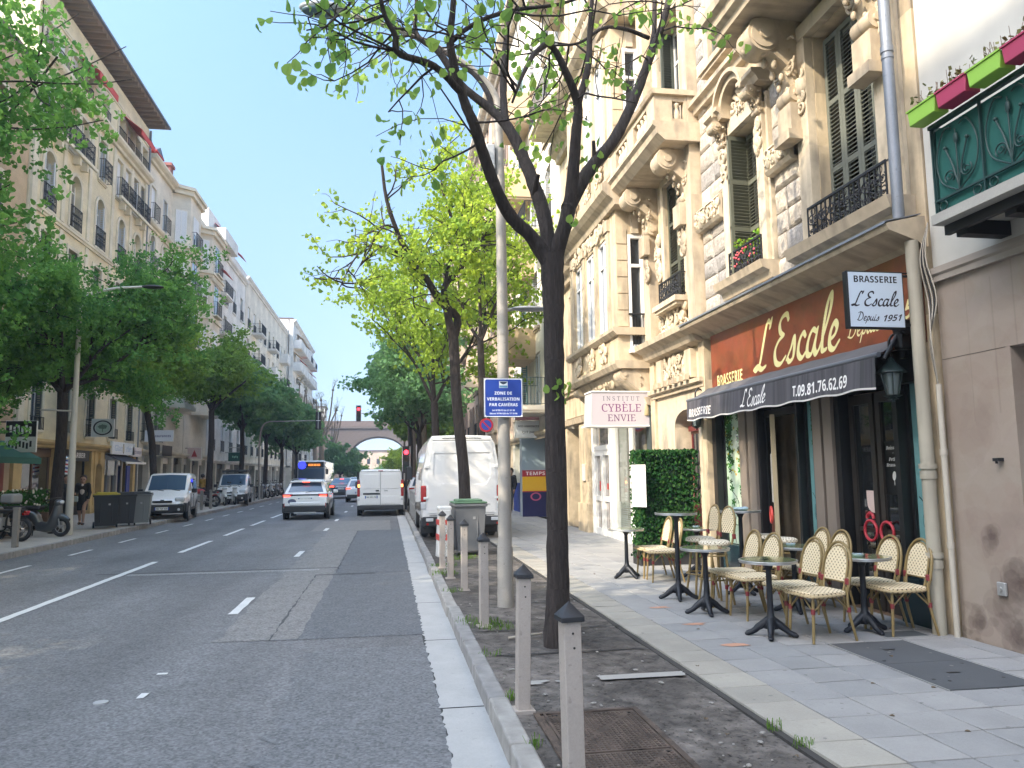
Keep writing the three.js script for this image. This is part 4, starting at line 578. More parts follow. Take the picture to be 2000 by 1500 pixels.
  B.add('shop_cornice', [B.mould(6.92, 12.62, [[0.03, 4.0], [0.1, 4.06], [0.42, 4.17], [0.44, 4.21], [0.44, 4.24], [0.1, 4.32], [0, 4.33]])], M.trim); B.add('zinc_flashing', [B.mould(6.92, 12.62, [[0.05, 4.345], [0.455, 4.252], [0.465, 4.232], [0.46, 4.262], [0.05, 4.355]])], M.zinc);
  // entrance with carved surround and dark red door
  wallWith(B, 'entrance_wall', 12.72, 14.99, 0.1, 3.99, 0.03, 0.5, [[13.5, 0.12, 1.15, 2.75, 0.3]], M.trimPale);
  B.add('entrance_cornice', [B.mould(12.5, 15.2, [[0, 3.95], [0.2, 4.0], [0.26, 4.12], [0.4, 4.2], [0.42, 4.3], [0, 4.34]]), B.mould(12.5, 15.2, BELT(3.2, 0.16, 0.16))], M.trim);
  B.add('carved_panel', [relief(1.6, 0.5, 60, 30, 0.08).map((g) => g.translate(B.x(13.8), 3.65, 0.06)), relief(1.5, 0.55, 60, 31, 0.08).map((g) => g.translate(B.x(13.8), 4.6, 0.08)), tor(0.22, 0.05, B.x(13.8), 4.62, 0.1, 6.28, 0, 6, 20), B.box(12.9, 13.2, 3.4, 3.92, 0.031, 0.14), B.box(14.4, 14.7, 3.4, 3.92, 0.031, 0.14)], M.trimPale);
  for (let k = 0; k < 7; k++) B.add('dentil', [B.box(12.95 + k * 0.28, 13.07 + k * 0.28, 3.36, 3.46, 0.161, 0.24)], M.trim);
  { const d = sub(B.g, 'entrance_door', [B.x(13.5), 0.14, -0.3]), rd = mat([0.14, 0.018, 0.02], 0.35); part(d, 'leaf', [bx(-0.57, -0.01, 0, 2.7, -0.04, 0), bx(0.01, 0.57, 0, 2.7, -0.04, 0)], rd); part(d, 'moulding', [[-0.29, 0.29].map((x) => [bx(x - 0.2, x + 0.2, 0.2, 0.9, 0.001, 0.03), bx(x - 0.2, x - 0.17, 1.0, 2.3, 0.001, 0.03), bx(x + 0.17, x + 0.2, 1.0, 2.3, 0.001, 0.03), bx(x - 0.25, x + 0.25, 2.35, 2.45, 0.001, 0.07)])], rd); part(d, 'pane', [bx(-0.46, -0.12, 1.0, 2.3, 0.002, 0.01), bx(0.12, 0.46, 1.0, 2.3, 0.002, 0.01)], M.glass); part(d, 'grille', [[-0.29, 0.29].map((x) => [tor(0.13, 0.01, x, 1.4, 0.02), tor(0.13, 0.01, x, 1.85, 0.02), bx(x - 0.006, x + 0.006, 1.0, 2.3, 0.012, 0.024)])], M.iron); }
  // rain pipes
  { const t = thing('downpipe', 'blue-grey zinc downpipe on the stone wall beside the green balcony', 'pipe', [WR - 0.24, 4.28, -7.0]); part(t, 'pipe', [cyl(0.058, 0.058, 15, 0, 0, 0, 14)], M.zinc); for (const y of [1.85, 4.5]) part(t, 'joint_collar', [cyl(0.067, 0.067, 0.07, 0, y, 0, 14), cyl(0.064, 0.064, 0.03, 0, y - 0.07, 0, 14)], M.zinc); }
  { const t = thing('cream_drainpipe', 'cream cast-iron drainpipe at the brasserie front corner, with two collars', 'pipe', [WR - 0.13, 0.12, -6.98]), m = mat([0.46, 0.42, 0.33], 0.6, { map: tPlaster }); part(t, 'pipe', [cyl(0.066, 0.066, 3.95, 0, 0, 0, 14)], m); for (const y of [0.75, 1.62]) part(t, 'joint_collar', [cyl(0.083, 0.083, 0.05, 0, y, 0, 14), cyl(0.078, 0.078, 0.08, 0, y - 0.1, 0, 14)], m); }
  { const t = thing('cable_conduit', 'thin cream conduit with loose cables beside the cream drainpipe', 'conduit', [WR - 0.06, 0.12, -6.83]), m = mat([0.45, 0.41, 0.34], 0.6); part(t, 'pipe', [cyl(0.028, 0.028, 2.45, 0, 0, 0, 8)], m); part(t, 'joint_collar', [cyl(0.036, 0.036, 0.06, 0, 0.85, 0, 8), cyl(0.036, 0.036, 0.06, 0, 1.75, 0, 8)], m); for (let k = 0; k < 5; k++) part(t, 'cable', [tube([[0, 2.4, 0], [-0.02 - 0.02 * k, 2.9, 0.03 * k - 0.05], [0.01, 3.3, 0.05 - 0.03 * k], [-0.04, 3.75, -0.02 * k], [0, 4.1, 0.02]], 0.007, 24, 5)], k % 2 ? M.dark : m); }
}
// ---------- brasserie front ----------
{
  const B = building('brasserie_shop_front', 'dark glazed brasserie front with cream pillars and red ring door handles', 1, 6.9, WR), z = -0.16;
  const blk = mat([0.012, 0.013, 0.014], 0.35), taupe = mat([0.20, 0.165, 0.135], 0.7), teal = mat([0.02, 0.045, 0.055], 0.25);
  B.add('interior', [B.box(7.1, 12.45, 0.12, 3.0, -3.0, -2.9), B.box(7.05, 7.1, 0.12, 3.0, -2.9, z - 0.05), B.box(12.45, 12.5, 0.12, 3.0, -2.9, z - 0.05), B.box(7.1, 12.45, 2.95, 3.0, -2.9, z)], mat([0.05, 0.032, 0.024], 0.8)); B.add('interior_floor', [B.box(7.1, 12.45, 0.1, 0.125, -2.9, 0.0)], M.wood);
  B.add('bar_counter', [B.box(8.2, 11.8, 0.13, 1.15, -2.4, -1.9), B.box(8.15, 11.85, 1.15, 1.2, -2.45, -1.85)], mat([0.16, 0.05, 0.025], 0.4));
  B.add('lintel', [B.box(7.08, 12.46, 2.66, 3.05, -0.3, -0.02)], blk);
  const vine = (seed, bright) => canvasTex(256, 1024, (x, w, h) => {
    const R = RNG(seed), gr = x.createLinearGradient(0, 0, 0, h); x.fillStyle = bright ? '#b9d3b8' : '#6d9a9c'; x.fillRect(0, 0, w, h); void gr;
    for (let i = 0; i < 30; i++) { x.fillStyle = `rgba(${bright ? 230 : 120},${bright ? 240 : 165},${bright ? 220 : 165},0.25)`; x.beginPath(); x.arc(R() * w, R() * h, 20 + R() * 60, 0, 7); x.fill(); }
    const leaf = (cx, cy, s, c) => { x.fillStyle = c; x.beginPath(); for (let k = 0; k <= 20; k++) { const a = k / 20 * 2 * PI, r = s * (0.66 + 0.34 * Math.cos(5 * a)); x.lineTo(cx + r * Math.cos(a), cy + r * Math.sin(a)); } x.fill(); };
    for (let i = 0; i < 120; i++) { const t = R() * R(), side = R() < 0.5 ? R() * 0.34 : 1 - R() * 0.34; leaf((bright ? side : 0.35 + R() * 0.65) * w, t * h * 0.72, 14 + R() * 26, `rgb(${30 + R() * 50 | 0},${70 + R() * 70 | 0},${30 + R() * 40 | 0})`); }
    if (bright) for (let i = 0; i < 24; i++) leaf(R() * w, h * 0.1 + R() * h * 0.4, 16, `rgb(${150 + R() * 60 | 0},${140 + R() * 50 | 0},60)`);
    x.strokeStyle = '#16262c'; x.lineWidth = 5; x.lineCap = 'round';
    const sw = (a) => { x.beginPath(); x.moveTo(a[0] * w, a[1] * h); for (let k = 2; k < a.length; k += 4) x.quadraticCurveTo(a[k] * w, a[k + 1] * h, a[k + 2] * w, a[k + 3] * h); x.stroke(); };
    sw([0.1, 0.58, 0.75, 0.66, 0.5, 0.76, 0.2, 0.86, 0.35, 0.99]); sw([0.1, 0.83, 0.5, 0.88, 0.7, 0.83, 0.75, 0.79, 0.5, 0.81]); sw([0.75, 0.5, 0.8, 0.8, 0.85, 0.99]); x.lineWidth = 3; for (let k = 0; k < 4; k++) { x.beginPath(); x.arc(0.4 * w, 0.70 * h, 14 + k * 12, 1, 6); x.stroke(); }
  });
  const glassPanel = (a, b, seed, bright) => { const p = sub(B.g, 'printed_glass_panel', [B.x((a + b) / 2), 0, 0]), w = b - a; part(p, 'frame', [bx(-w / 2 - 0.05, -w / 2, 0.55, 2.66, z - 0.03, z + 0.03), bx(w / 2, w / 2 + 0.05, 0.55, 2.66, z - 0.03, z + 0.03)], blk); part(p, 'pane', panel(w, 2.1, 0, 1.61, z), new THREE.MeshPhysicalMaterial({ map: vine(seed, bright), roughness: 0.25, clearcoat: 1, clearcoatRoughness: 0.03, side: THREE.DoubleSide }), true); part(p, 'plinth', [bx(-w / 2 - 0.05, w / 2 + 0.05, 0.12, 0.55, z - 0.04, z + 0.1)], teal); };
  glassPanel(7.22, 7.56, 3, false); glassPanel(9.4, 9.66, 5, false); glassPanel(11.55, 12.26, 7, true);
  B.add('plinth', [B.box(7.08, 7.66, 0.1, 0.6, z + 0.101, z + 0.2)], teal);
  B.add('dark_pilaster', [B.box(7.08, 7.17, 0.12, 2.66, z - 0.1, -0.01), B.box(7.61, 7.69, 0.12, 2.66, z - 0.1, -0.02), B.box(9.3, 9.35, 0.12, 2.66, z - 0.1, -0.03), B.box(9.71, 9.77, 0.12, 2.66, z - 0.1, -0.03), B.box(8.74, 8.84, 0.12, 2.66, z - 0.1, -0.04), B.box(11.44, 11.5, 0.12, 2.66, z - 0.1, -0.04), B.box(12.31, 12.45, 0.12, 2.66, z - 0.1, -0.01), B.box(10.84, 10.9, 0.12, 2.66, z - 0.1, -0.04)], blk);
  for (const [a, b] of [[8.85, 9.04], [9.1, 9.29], [10.91, 11.13], [11.2, 11.43]]) B.add('cream_pillar', [B.box(a, b, 0.12, 2.66, z - 0.08, 0.0)], taupe);
  // double door near the corner
  const ring = mat([0.42, 0.03, 0.045], 0.4);
  { const d = sub(B.g, 'glazed_double_door', [B.x(8.2), 0.13, z - 0.02]);
    for (const s of [-1, 1]) { const a = s < 0 ? -0.5 : 0.02, b = s < 0 ? -0.02 : 0.5; part(d, 'frame', [bx(a, a + 0.08, 0, 2.5, -0.03, 0.03), bx(b - 0.08, b, 0, 2.5, -0.03, 0.03), bx(a + 0.08, b - 0.08, 0, 0.12, -0.03, 0.03), bx(a + 0.08, b - 0.08, 2.38, 2.5, -0.03, 0.03), bx(a + 0.08, b - 0.08, 0.88, 0.93, -0.02, 0.025)], mat([0.028, 0.024, 0.02], 0.4)); part(d, 'pane', [bx(a + 0.08, b - 0.08, 0.12, 2.38, -0.012, 0)], mat([0.01, 0.012, 0.013], 0.03, { clearcoat: 1, clearcoatRoughness: 0.02 })); part(d, 'ring_handle', [tor(0.115, 0.017, s * 0.15, 0.9, 0.06, 6.3, 0, 8, 28), cylAx(0.012, 0.06, s * 0.15, 1.01, 0.03, 'z', 8)], ring); }
    const st = canvasTex(256, 512, (x, w, h) => { x.clearRect(0, 0, w, h); x.fillStyle = '#0a0b0b'; x.fillRect(0, 0, w, h); x.fillStyle = '#d8d8d4'; text(x, 'Boissons', w / 2, 60, 46, '#d8d8d4', 'serif', 'italic bold'); text(x, 'et', w / 2, 110, 26, '#9a9a98', 'serif', 'italic'); text(x, 'Petite', w / 2, 170, 46, '#c8c8c4', 'serif', 'italic bold'); text(x, 'Brasserie', w / 2, 225, 46, '#c8c8c4', 'serif', 'italic bold'); x.beginPath(); x.ellipse(w / 2, 330, 26, 44, 0.2, 0, 7); x.fill(); x.fillRect(w / 2 - 4, 360, 8, 60); });
    part(d, 'chalk_lettering', panel(0.3, 0.6, 0.26, 1.62, 0.004), print(st, 0.3), true);
    part(d, 'round_notice', [cylAx(0.115, 0.006, -0.15, 1.22, 0.006, 'z', 24), bx(-0.27, -0.03, 1.24, 1.36, 0.003, 0.008)], mat([0.6, 0.47, 0.42], 0.6)); part(d, 'red_bow', [tor(0.06, 0.02, -0.16, 1.04, 0.05, 3.2, 0, 5, 12)], ring); }
  // doorway standing open further along
  { const d = sub(B.g, 'open_door', [B.x(9.82), 0.13, z - 0.02], 0.0); const L = sub(B.g, 'door_leaf', [-3.86, 0.13, z], -0.38);
    part(d, 'door_frame', [bx(-1.0, -0.95, 0, 2.5, -0.05, 0.05), bx(-0.05, 0, 0, 2.5, -0.05, 0.05), bx(-0.95, -0.05, 2.4, 2.5, -0.05, 0.05)], blk);
    part(L, 'panel', [bx(0.02, 0.52, 0.02, 0.95, -0.02, 0.02)], mat([0.17, 0.06, 0.035], 0.4)); part(L, 'pane', [bx(0.05, 0.5, 0.95, 2.36, -0.008, 0.0)], M.glass); part(L, 'edge', [bx(0.52, 0.57, 0, 2.4, -0.03, 0.03)], mat([0.5, 0.4, 0.24], 0.5)); part(L, 'ring_handle', [tor(0.11, 0.017, 0.42, 0.98, 0.06, 6.3, 0, 8, 26)], mat([0.7, 0.08, 0.06], 0.4)); part(L, 'menu_sheet', [bx(0.14, 0.26, 1.15, 1.85, 0.004, 0.009), bx(0.3, 0.42, 1.7, 2.1, 0.004, 0.009)], mat([0.6, 0.57, 0.5], 0.8)); part(d, 'red_wall_panel', [bx(-0.64, -0.1, 0.0, 2.3, -1.2, -1.15)], mat([0.2, 0.06, 0.035], 0.6)); part(d, 'menu_sheet', [bx(-0.34, -0.24, 1.15, 1.85, -1.14, -1.13)], mat([0.6, 0.55, 0.45], 0.8)); }
}
{ // fascia sign, awning, hanging sign, lanterns
  const tf = canvasTex(2048, 384, (x, w, h) => {
    const R = RNG(5); x.fillStyle = '#8a4b35'; x.fillRect(0, 0, w, h);
    for (let i = 0; i < 500; i++) { x.fillStyle = `rgba(${R() < 0.5 ? 40 : 130},${R() < 0.5 ? 20 : 65},${30},0.05)`; x.beginPath(); x.ellipse(R() * w, R() * h, 20 + R() * 90, 8 + R() * 40, R() * 3, 0, 7); x.fill(); }
    x.save(); x.translate(260, 312); x.scale(0.72, 1); text(x, 'BRASSERIE', 0, 0, 100, '#f3e7a2'); x.restore();
    script(x, "L'Escale", 590, 318, 268, '#f1e9a8', 0.11, 0.2);
    script(x, 'Depuis', 1530, 285, 100, '#efe3a6', 0.1, 0.2); x.save(); x.transform(1, -0.05, -0.2, 1, 1925, 235); text(x, '1951', 0, 0, 112, '#efe3a6', 'sans-serif', 'italic bold'); x.restore();
  });
  const t = thing('fascia_sign', 'brown fascia board with cream lettering naming the brasserie, above its dark awning', 'sign', [WR - 0.02, 0, -9.7], -PI / 2);
  part(t, 'board', [bx(-2.55, 2.72, 3.02, 4.02, -0.03, 0.02)], mat([0.12, 0.035, 0.02], 0.3)); part(t, 'lettering', panel(5.24, 0.98, 0.08, 3.52, 0.0235), new THREE.MeshPhysicalMaterial({ map: tf, roughness: 0.3, clearcoat: 0.4, clearcoatRoughness: 0.06 }), true); part(t, 'trim', [bx(-2.57, 2.74, 4.022, 4.05, -0.02, 0.03)], mat([0.3, 0.16, 0.07], 0.5));
  const cloth = mat([0.12, 0.118, 0.125], 0.85, { map: tPlaster }), A = thing('awning', 'half-retracted dark awning with white lettering on its valance above the brasserie tables', 'awning', [WR, 0, -9.85], -PI / 2), L = 2.58;
  const sheetG = (y0, z0, y1, z1, n, sag) => { const g = new THREE.PlaneGeometry(2 * L, 1, 40, n), p = g.attributes.position; for (let i = 0; i < p.count; i++) { const v = 0.5 - p.getY(i), x = p.getX(i); p.setXYZ(i, x, lerp(y0, y1, v) - sag * Math.sin(v * PI) * (1 + 0.3 * Math.sin(x * 5)) + 0.004 * Math.sin(x * 11), lerp(z0, z1, v) + 0.012 * Math.sin(x * 7.3 + v * 3) * v); } g.computeVertexNormals(); return g; };
  part(A, 'canopy', [sheetG(3.14, 0.04, 2.93, 0.4, 6, 0.012)], cloth); part(A, 'front_bar', [cylAx(0.028, 2 * L + 0.06, 0, 2.93, 0.405, 'x', 10)], mat([0.12, 0.13, 0.15], 0.5));
  const tv = canvasTex(2048, 128, (x, w, h) => { x.fillStyle = '#545257'; x.fillRect(0, 0, w, h); const R = RNG(3); for (let i = 0; i < 260; i++) { x.fillStyle = `rgba(10,10,14,${0.05 + R() * 0.06})`; x.fillRect(R() * w, 0, 3 + R() * 26, h); } x.save(); x.translate(210, 78); x.transform(1, 0, -0.18, 1, 0, 0); text(x, 'BRASSERIE', 0, 0, 70, '#ded9d2'); x.restore(); script(x, "L'Escale", 800, 102, 94, '#e4e2de', 0.1, 0.22); text(x, 'T.09.81.76.62.69', 1620, 74, 74, '#e8e6e2', 'sans-serif', 'bold', 470); x.fillStyle = '#c9c6bf'; x.fillRect(0, h - 8, w, 8); });
  { const g = new THREE.PlaneGeometry(2 * L, 0.33, 90, 3), p = g.attributes.position; for (let i = 0; i < p.count; i++) { const x = p.getX(i), v = 0.5 - p.getY(i) / 0.33; p.setXYZ(i, x, 2.905 - v * 0.33 + 0.01 * Math.sin(x * 9) * v, 0.432 + v * 0.02 + 0.014 * Math.sin(x * 6 + 1) * v); } g.computeVertexNormals(); part(A, 'valance', g, print(tv, 0.85), true); }
  for (const x of [-1.7, 0, 1.7]) part(A, 'folding_arm', [bar([x, 2.95, 0.03], [x + 0.3, 2.88, 0.22], 0.016, 6), bar([x + 0.3, 2.88, 0.22], [x, 2.9, 0.39], 0.014, 6)], M.galv);
  part(A, 'end_bracket', [rb(L - 0.02, L + 0.1, 2.98, 3.3, 0.02, 0.2, 0.03), cylAx(0.075, 0.13, L + 0.07, 3.2, 0.14, 'x', 14), bar([L + 0.04, 3.2, 0.14], [L + 0.02, 2.88, 0.34], 0.025, 6)], M.black);
  const tb = canvasTex(512, 512, (x, w, h) => { x.fillStyle = '#c3cfda'; x.fillRect(0, 0, w, h); x.save(); x.translate(w / 2, 66); x.scale(1, 1.05); text(x, 'BRASSERIE', 0, 0, 82, '#0d0d12', 'sans-serif', 'bold', 455); x.restore(); script(x, "L'Escale", 16, 318, 138, '#150d18', 0.11, 0.2); script(x, 'Depuis', 60, 456, 84, '#150d18', 0.1, 0.2); x.save(); x.transform(1, -0.06, -0.18, 1, 392, 426); text(x, '1951', 0, 0, 84, '#150d18', 'sans-serif', 'italic bold'); x.restore(); });
  const h = thing('hanging_sign', 'white square sign with black brasserie lettering on iron arms by the cream drainpipe', 'sign', [4.87, 3.165, -6.97]);
  part(h, 'box', [rb(-0.315, 0.315, -0.015, 0.575, -0.075, 0.0, 0.008)], M.black); part(h, 'face', panel(0.6, 0.56, 0.0, 0.28, 0.0035), new THREE.MeshStandardMaterial({ map: tb, roughness: 0.4 }), true); part(h, 'face', panel(0.6, 0.56, 0, 0.28, 0).rotateY(PI).translate(0, 0, -0.0785), new THREE.MeshStandardMaterial({ map: tb, roughness: 0.4 }), true); part(h, 'bracket_arm', [bx(0.316, 0.58, 0.53, 0.555, -0.05, -0.03), bx(0.316, 0.58, 0.02, 0.045, -0.05, -0.03), bx(0.316, 0.56, 0.565, 0.58, -0.045, -0.035)], M.black);
  const lantern = (x, d, label) => { const l = thing('wall_lantern', label, 'lantern', [x, 2.5, -d]), g = mat([0.02, 0.035, 0.035], 0.45); part(l, 'cage', [cyl(0.06, 0.1, 0.02, 0, -0.01, 0, 6), [0, 1, 2, 3, 4, 5].map((k) => { const a = k / 6 * 2 * PI; return bar([0.062 * Math.cos(a), 0.0, 0.062 * Math.sin(a)], [0.112 * Math.cos(a), 0.25, 0.112 * Math.sin(a)], 0.008, 4); }), cyl(0.012, 0.012, 0.05, 0, -0.06, 0, 6), cyl(0.06, 0.03, 0.02, 0, -0.03, 0, 6)], g); part(l, 'glass', [new THREE.CylinderGeometry(0.104, 0.056, 0.23, 6, 1, true).translate(0, 0.125, 0)], mat([0.12, 0.15, 0.15], 0.12, { clearcoat: 1 })); part(l, 'hood', [lathe([[0, 0.42], [0.03, 0.4], [0.05, 0.36], [0.07, 0.34], [0.14, 0.27], [0.155, 0.25], [0.15, 0.245], [0, 0.25]], 6)], g); part(l, 'bracket', [tube([[0, 0.42, 0], [0, 0.6, 0], [0.06, 0.66, 0], [0.14, 0.6, 0], [0.17, 0.5, 0]], 0.014, 20, 6), rb(0.13, 0.19, 0.4, 0.66, -0.04, 0.04, 0.015)], M.black); };
  lantern(5.24, 7.33, 'dark green wall lantern hung at the awning end by the cream drainpipe'); lantern(5.26, 12.62, 'dark wall lantern on the pier between brasserie and entrance door');
}
// ---------- bay window building and the ones beyond ----------
{
  const B = building('bay_window_building', 'ornate cream building with a square bay window above the beauty salon', 1, 15.3, WR), D1 = 15.3, D2 = 23.4, FZ = 0.66;
  const side = [[21.75, 4.3, 1.35, 2.7], [21.75, 8.2, 1.35, 2.9], [21.75, 12.4, 1.3, 2.6]];
  wallWith(B, 'facade_wall', D1, D2, 3.35, 20.5, 0, 0.6, side, M.cream); body(B, D1, D2, 20.5, 9, M.cream);
  side.forEach(([d, y, w, h], k) => windowUnit(B, d, y, w, h, { sh: 'closed', shm: M.shutterWhite, sur: 1, sill: 1, rail: k ? 0.9 : 0 }));
  const b0 = 15.5, b1 = 19.7, bh = [[15.75, 16.15], 0];
  // bay: front wall with tall windows, near flank with one narrow window, at two storeys
  for (const [y0, y1] of [[3.95, 7.35], [8.05, 11.6], [12.2, 15.8]]) {
    const fr = [16.52, 17.6, 18.7].map((d) => [d, y0 + 0.85, 0.84, y1 - y0 - 1.25, 0.0]), bb = sub(B.g, 'bay', [0, 0, 0]);
    const [a, b] = B.span(b0, b1), s = shape([[a, y0], [b, y0], [b, y1], [a, y1]]); fr.forEach(([D, y, w, h]) => s.holes.push(archPath(B.x(D) - w / 2, B.x(D) + w / 2, y, y + h, 0)));
    const f2 = shape([[0.002, y0], [FZ - 0.25, y0], [FZ - 0.25, y1], [0.002, y1]]); f2.holes.push(archPath(0.1, 0.36, y0 + 0.42, y1 - 0.6, 0));
    part(bb, 'front_wall', [ext(s, 0.25).translate(0, 0, FZ - 0.25)], M.cream); part(bb, 'flank_wall', [ext(f2, 0.2).rotateY(-PI / 2).translate(B.x(b0), 0, 0), bx(B.x(b1), B.x(b1) + 0.2, y0, y1, 0.002, FZ - 0.25)], M.cream);
        part(bb, 'frame', fr.map(([D, y, w, h]) => [bx(B.x(D) - w / 2, B.x(D) - w / 2 + 0.06, y, y + h, FZ - 0.14, FZ - 0.03), bx(B.x(D) + w / 2 - 0.06, B.x(D) + w / 2, y, y + h, FZ - 0.14, FZ - 0.03), bx(B.x(D) - 0.03, B.x(D) + 0.03, y, y + h, FZ - 0.14, FZ - 0.03), bx(B.x(D) - w / 2, B.x(D) + w / 2, y + h - 0.07, y + h, FZ - 0.14, FZ - 0.031), bx(B.x(D) - w / 2, B.x(D) + w / 2, y + h * 0.72, y + h * 0.72 + 0.05, FZ - 0.14, FZ - 0.035)]), M.whitePaint);
    part(bb, 'pane', fr.map(([D, y, w, h]) => bx(B.x(D) - w / 2, B.x(D) + w / 2, y, y + h, FZ - 0.11, FZ - 0.08)), M.glassB);
    part(bb, 'flank_frame', [bx(B.x(b0) - 0.09, B.x(b0) + 0.012, y0 + 0.36, y1 - 0.54, 0.05, 0.12), bx(B.x(b0) - 0.09, B.x(b0) + 0.012, y0 + 0.36, y1 - 0.54, 0.34, 0.40), bx(B.x(b0) - 0.09, B.x(b0) + 0.011, y1 - 0.62, y1 - 0.54, 0.12, 0.34), bx(B.x(b0) - 0.09, B.x(b0) + 0.011, y0 + 0.36, y0 + 0.46, 0.12, 0.34), bx(B.x(b0) - 0.09, B.x(b0) + 0.01, y1 - 1.25, y1 - 1.19, 0.12, 0.34), bx(B.x(b0), B.x(b0) + 0.1, y0 + 0.28, y0 + 0.359, 0.02, 0.43)], M.whitePaint);
    part(bb, 'flank_pane', [bx(B.x(b0) - 0.1, B.x(b0) - 0.07, y0 + 0.4, y1 - 0.6, 0.1, 0.36)], M.glass);
    const r = part(bb, 'flank_railing', [0, 1, 2, 3, 4].map((k) => bx(B.x(b0) + 0.03, B.x(b0) + 0.042, y0 + 0.42, y0 + 1.1, 0.1 + k * 0.06, 0.112 + k * 0.06)).concat([bx(B.x(b0) + 0.012, B.x(b0) + 0.06, y0 + 1.1, y0 + 1.13, 0.05, 0.42)]), M.iron); void r;
    part(bb, 'rusticated_course', [0, 1, 2, 3, 4, 5, 6].map((k) => { const yy = y0 + 0.85 + k * 0.36; return yy < y1 - 0.7 ? [bx(B.x(b0) + 0.001, B.x(b0) + 0.018, yy, yy + 0.335, 0.425, FZ - 0.01), bx(B.x(b0) + 0.001, B.x(b0) + 0.018, yy, yy + 0.335, 0.0, 0.045)] : null; }).flat(), M.cream);
    part(bb, 'keystone', [bx(B.x(b0) + 0.001, B.x(b0) + 0.05, y1 - 0.52, y1 - 0.08, 0.16, 0.32)], M.trimPale);
    const mid = [16.02, 17.05, 18.15, 19.25]; part(bb, 'pilaster', mid.map((d) => [B.box(d - 0.1, d + 0.1, y0 + 0.8, y1 - 0.35, FZ + 0.001, FZ + 0.045), B.box(d - 0.13, d + 0.13, y1 - 0.349, y1 - 0.1, FZ + 0.001, FZ + 0.08)]), M.trim);
    part(bb, 'carved_relief', [fr.map(([D, y, w, h], k) => relief(0.8, 0.3, 22, 100 + k + y0).map((g) => g.translate(B.x(D), y1 - 0.2, FZ + 0.05))), fr.map(([D, y, w, h], k) => relief(0.5, 0.34, 16, 130 + k + y0).map((g) => g.translate(B.x(D), y0 + 0.4, FZ + 0.04)))], M.trimPale);
    part(bb, 'sill_moulding', [B.mould(b0 - 0.1, b1 + 0.1, [[0, y0 + 0.66], [FZ + 0.06, y0 + 0.66], [FZ + 0.14, y0 + 0.74], [FZ + 0.14, y0 + 0.82], [0, y0 + 0.82]]), B.mould(b0 - 0.06, b1 + 0.06, [[0, y0 - 0.05], [FZ + 0.04, y0 - 0.05], [FZ + 0.1, y0 + 0.05], [FZ + 0.1, y0 + 0.12], [0, y0 + 0.12]])], M.trim);
    part(bb, 'cornice', [B.mould(b0 - 0.34, b1 + 0.34, [[0, y1], [FZ + 0.1, y1], [FZ + 0.14, y1 + 0.12], [FZ + 0.26, y1 + 0.2], [FZ + 0.36, y1 + 0.3], [FZ + 0.38, y1 + 0.44], [FZ + 0.3, y1 + 0.5], [0, y1 + 0.7]])], M.trim);
  }
  B.add('bay_underside', [B.mould(b0, b1, [[0, 3.4], [0.2, 3.42], [0.45, 3.62], [FZ - 0.05, 3.88], [0, 3.89]])], M.trim); B.add('carved_console', [consoleScroll(0.4, 0.6, 0.6).clone().translate(B.x(15.75), 3.3, 0.02), consoleScroll(0.4, 0.6, 0.6).clone().translate(B.x(19.4), 3.3, 0.02)], M.trim);
  B.add('carved_relief', [relief(2.2, 0.4, 50, 171).map((g) => g.translate(B.x(17.6), 3.6, 0.5))], M.trimPale);
  B.add('string_course', [B.mould(19.72, D2, CORN(7.4, 0.4, 0.5)), B.mould(19.72, D2, CORN(11.6, 0.4, 0.5)), B.mould(D1, D2, CORN(16.2, 1.1, 0.8)), B.mould(19.72, D2, BELT(4.0, 0.15, 0.2)), B.mould(D1, D2, [[0, 3.1], [0.14, 3.12], [0.18, 3.28], [0, 3.3]])], M.trim);
  slabBalcony(B, 21.75, 12.4, 2.6, 1.1, { fm: M.trimPale }); 
  // salon front
  B.add('interior', [B.box(15.6, 20.2, 0.12, 3.1, -2.6, -2.5)], mat([0.42, 0.36, 0.28], 0.9)); B.add('interior_floor', [B.box(15.6, 20.2, 0.12, 0.16, -2.5, -0.1)], mat([0.4, 0.36, 0.3], 0.6)); B.add('interior_shelf', [0.6, 1.1, 1.6].map((y) => B.box(17.2, 19.2, y, y + 0.04, -1.1, -0.8)).concat([B.box(17.15, 17.2, 0.2, 2.2, -1.1, -0.8)]), M.whitePaint);
  B.add('green_fascia', [B.box(15.45, 20.35, 3.05, 3.36, -0.3, 0.06), B.box(15.32, 15.58, 0.12, 3.05, -0.4, 0.08)], mat([0.055, 0.07, 0.068], 0.6));
  B.add('pier', [B.box(20.3, 21.3, 0.12, 3.06, -0.4, 0.1), B.box(20.28, 21.32, 0.12, 0.9, 0.101, 0.16), B.box(22.9, 23.4, 0.12, 3.06, -0.4, 0.06)], M.cream); B.add('letter_box', [rb(B.x(20.75) - 0.13, B.x(20.75) + 0.13, 1.5, 1.95, 0.101, 0.15, 0.01)], mat([0.6, 0.58, 0.52], 0.5));
  B.add('dark_doorway', [B.box(21.3, 22.9, 0.12, 3.05, -0.5, -0.4)], mat([0.012, 0.022, 0.028], 0.5));
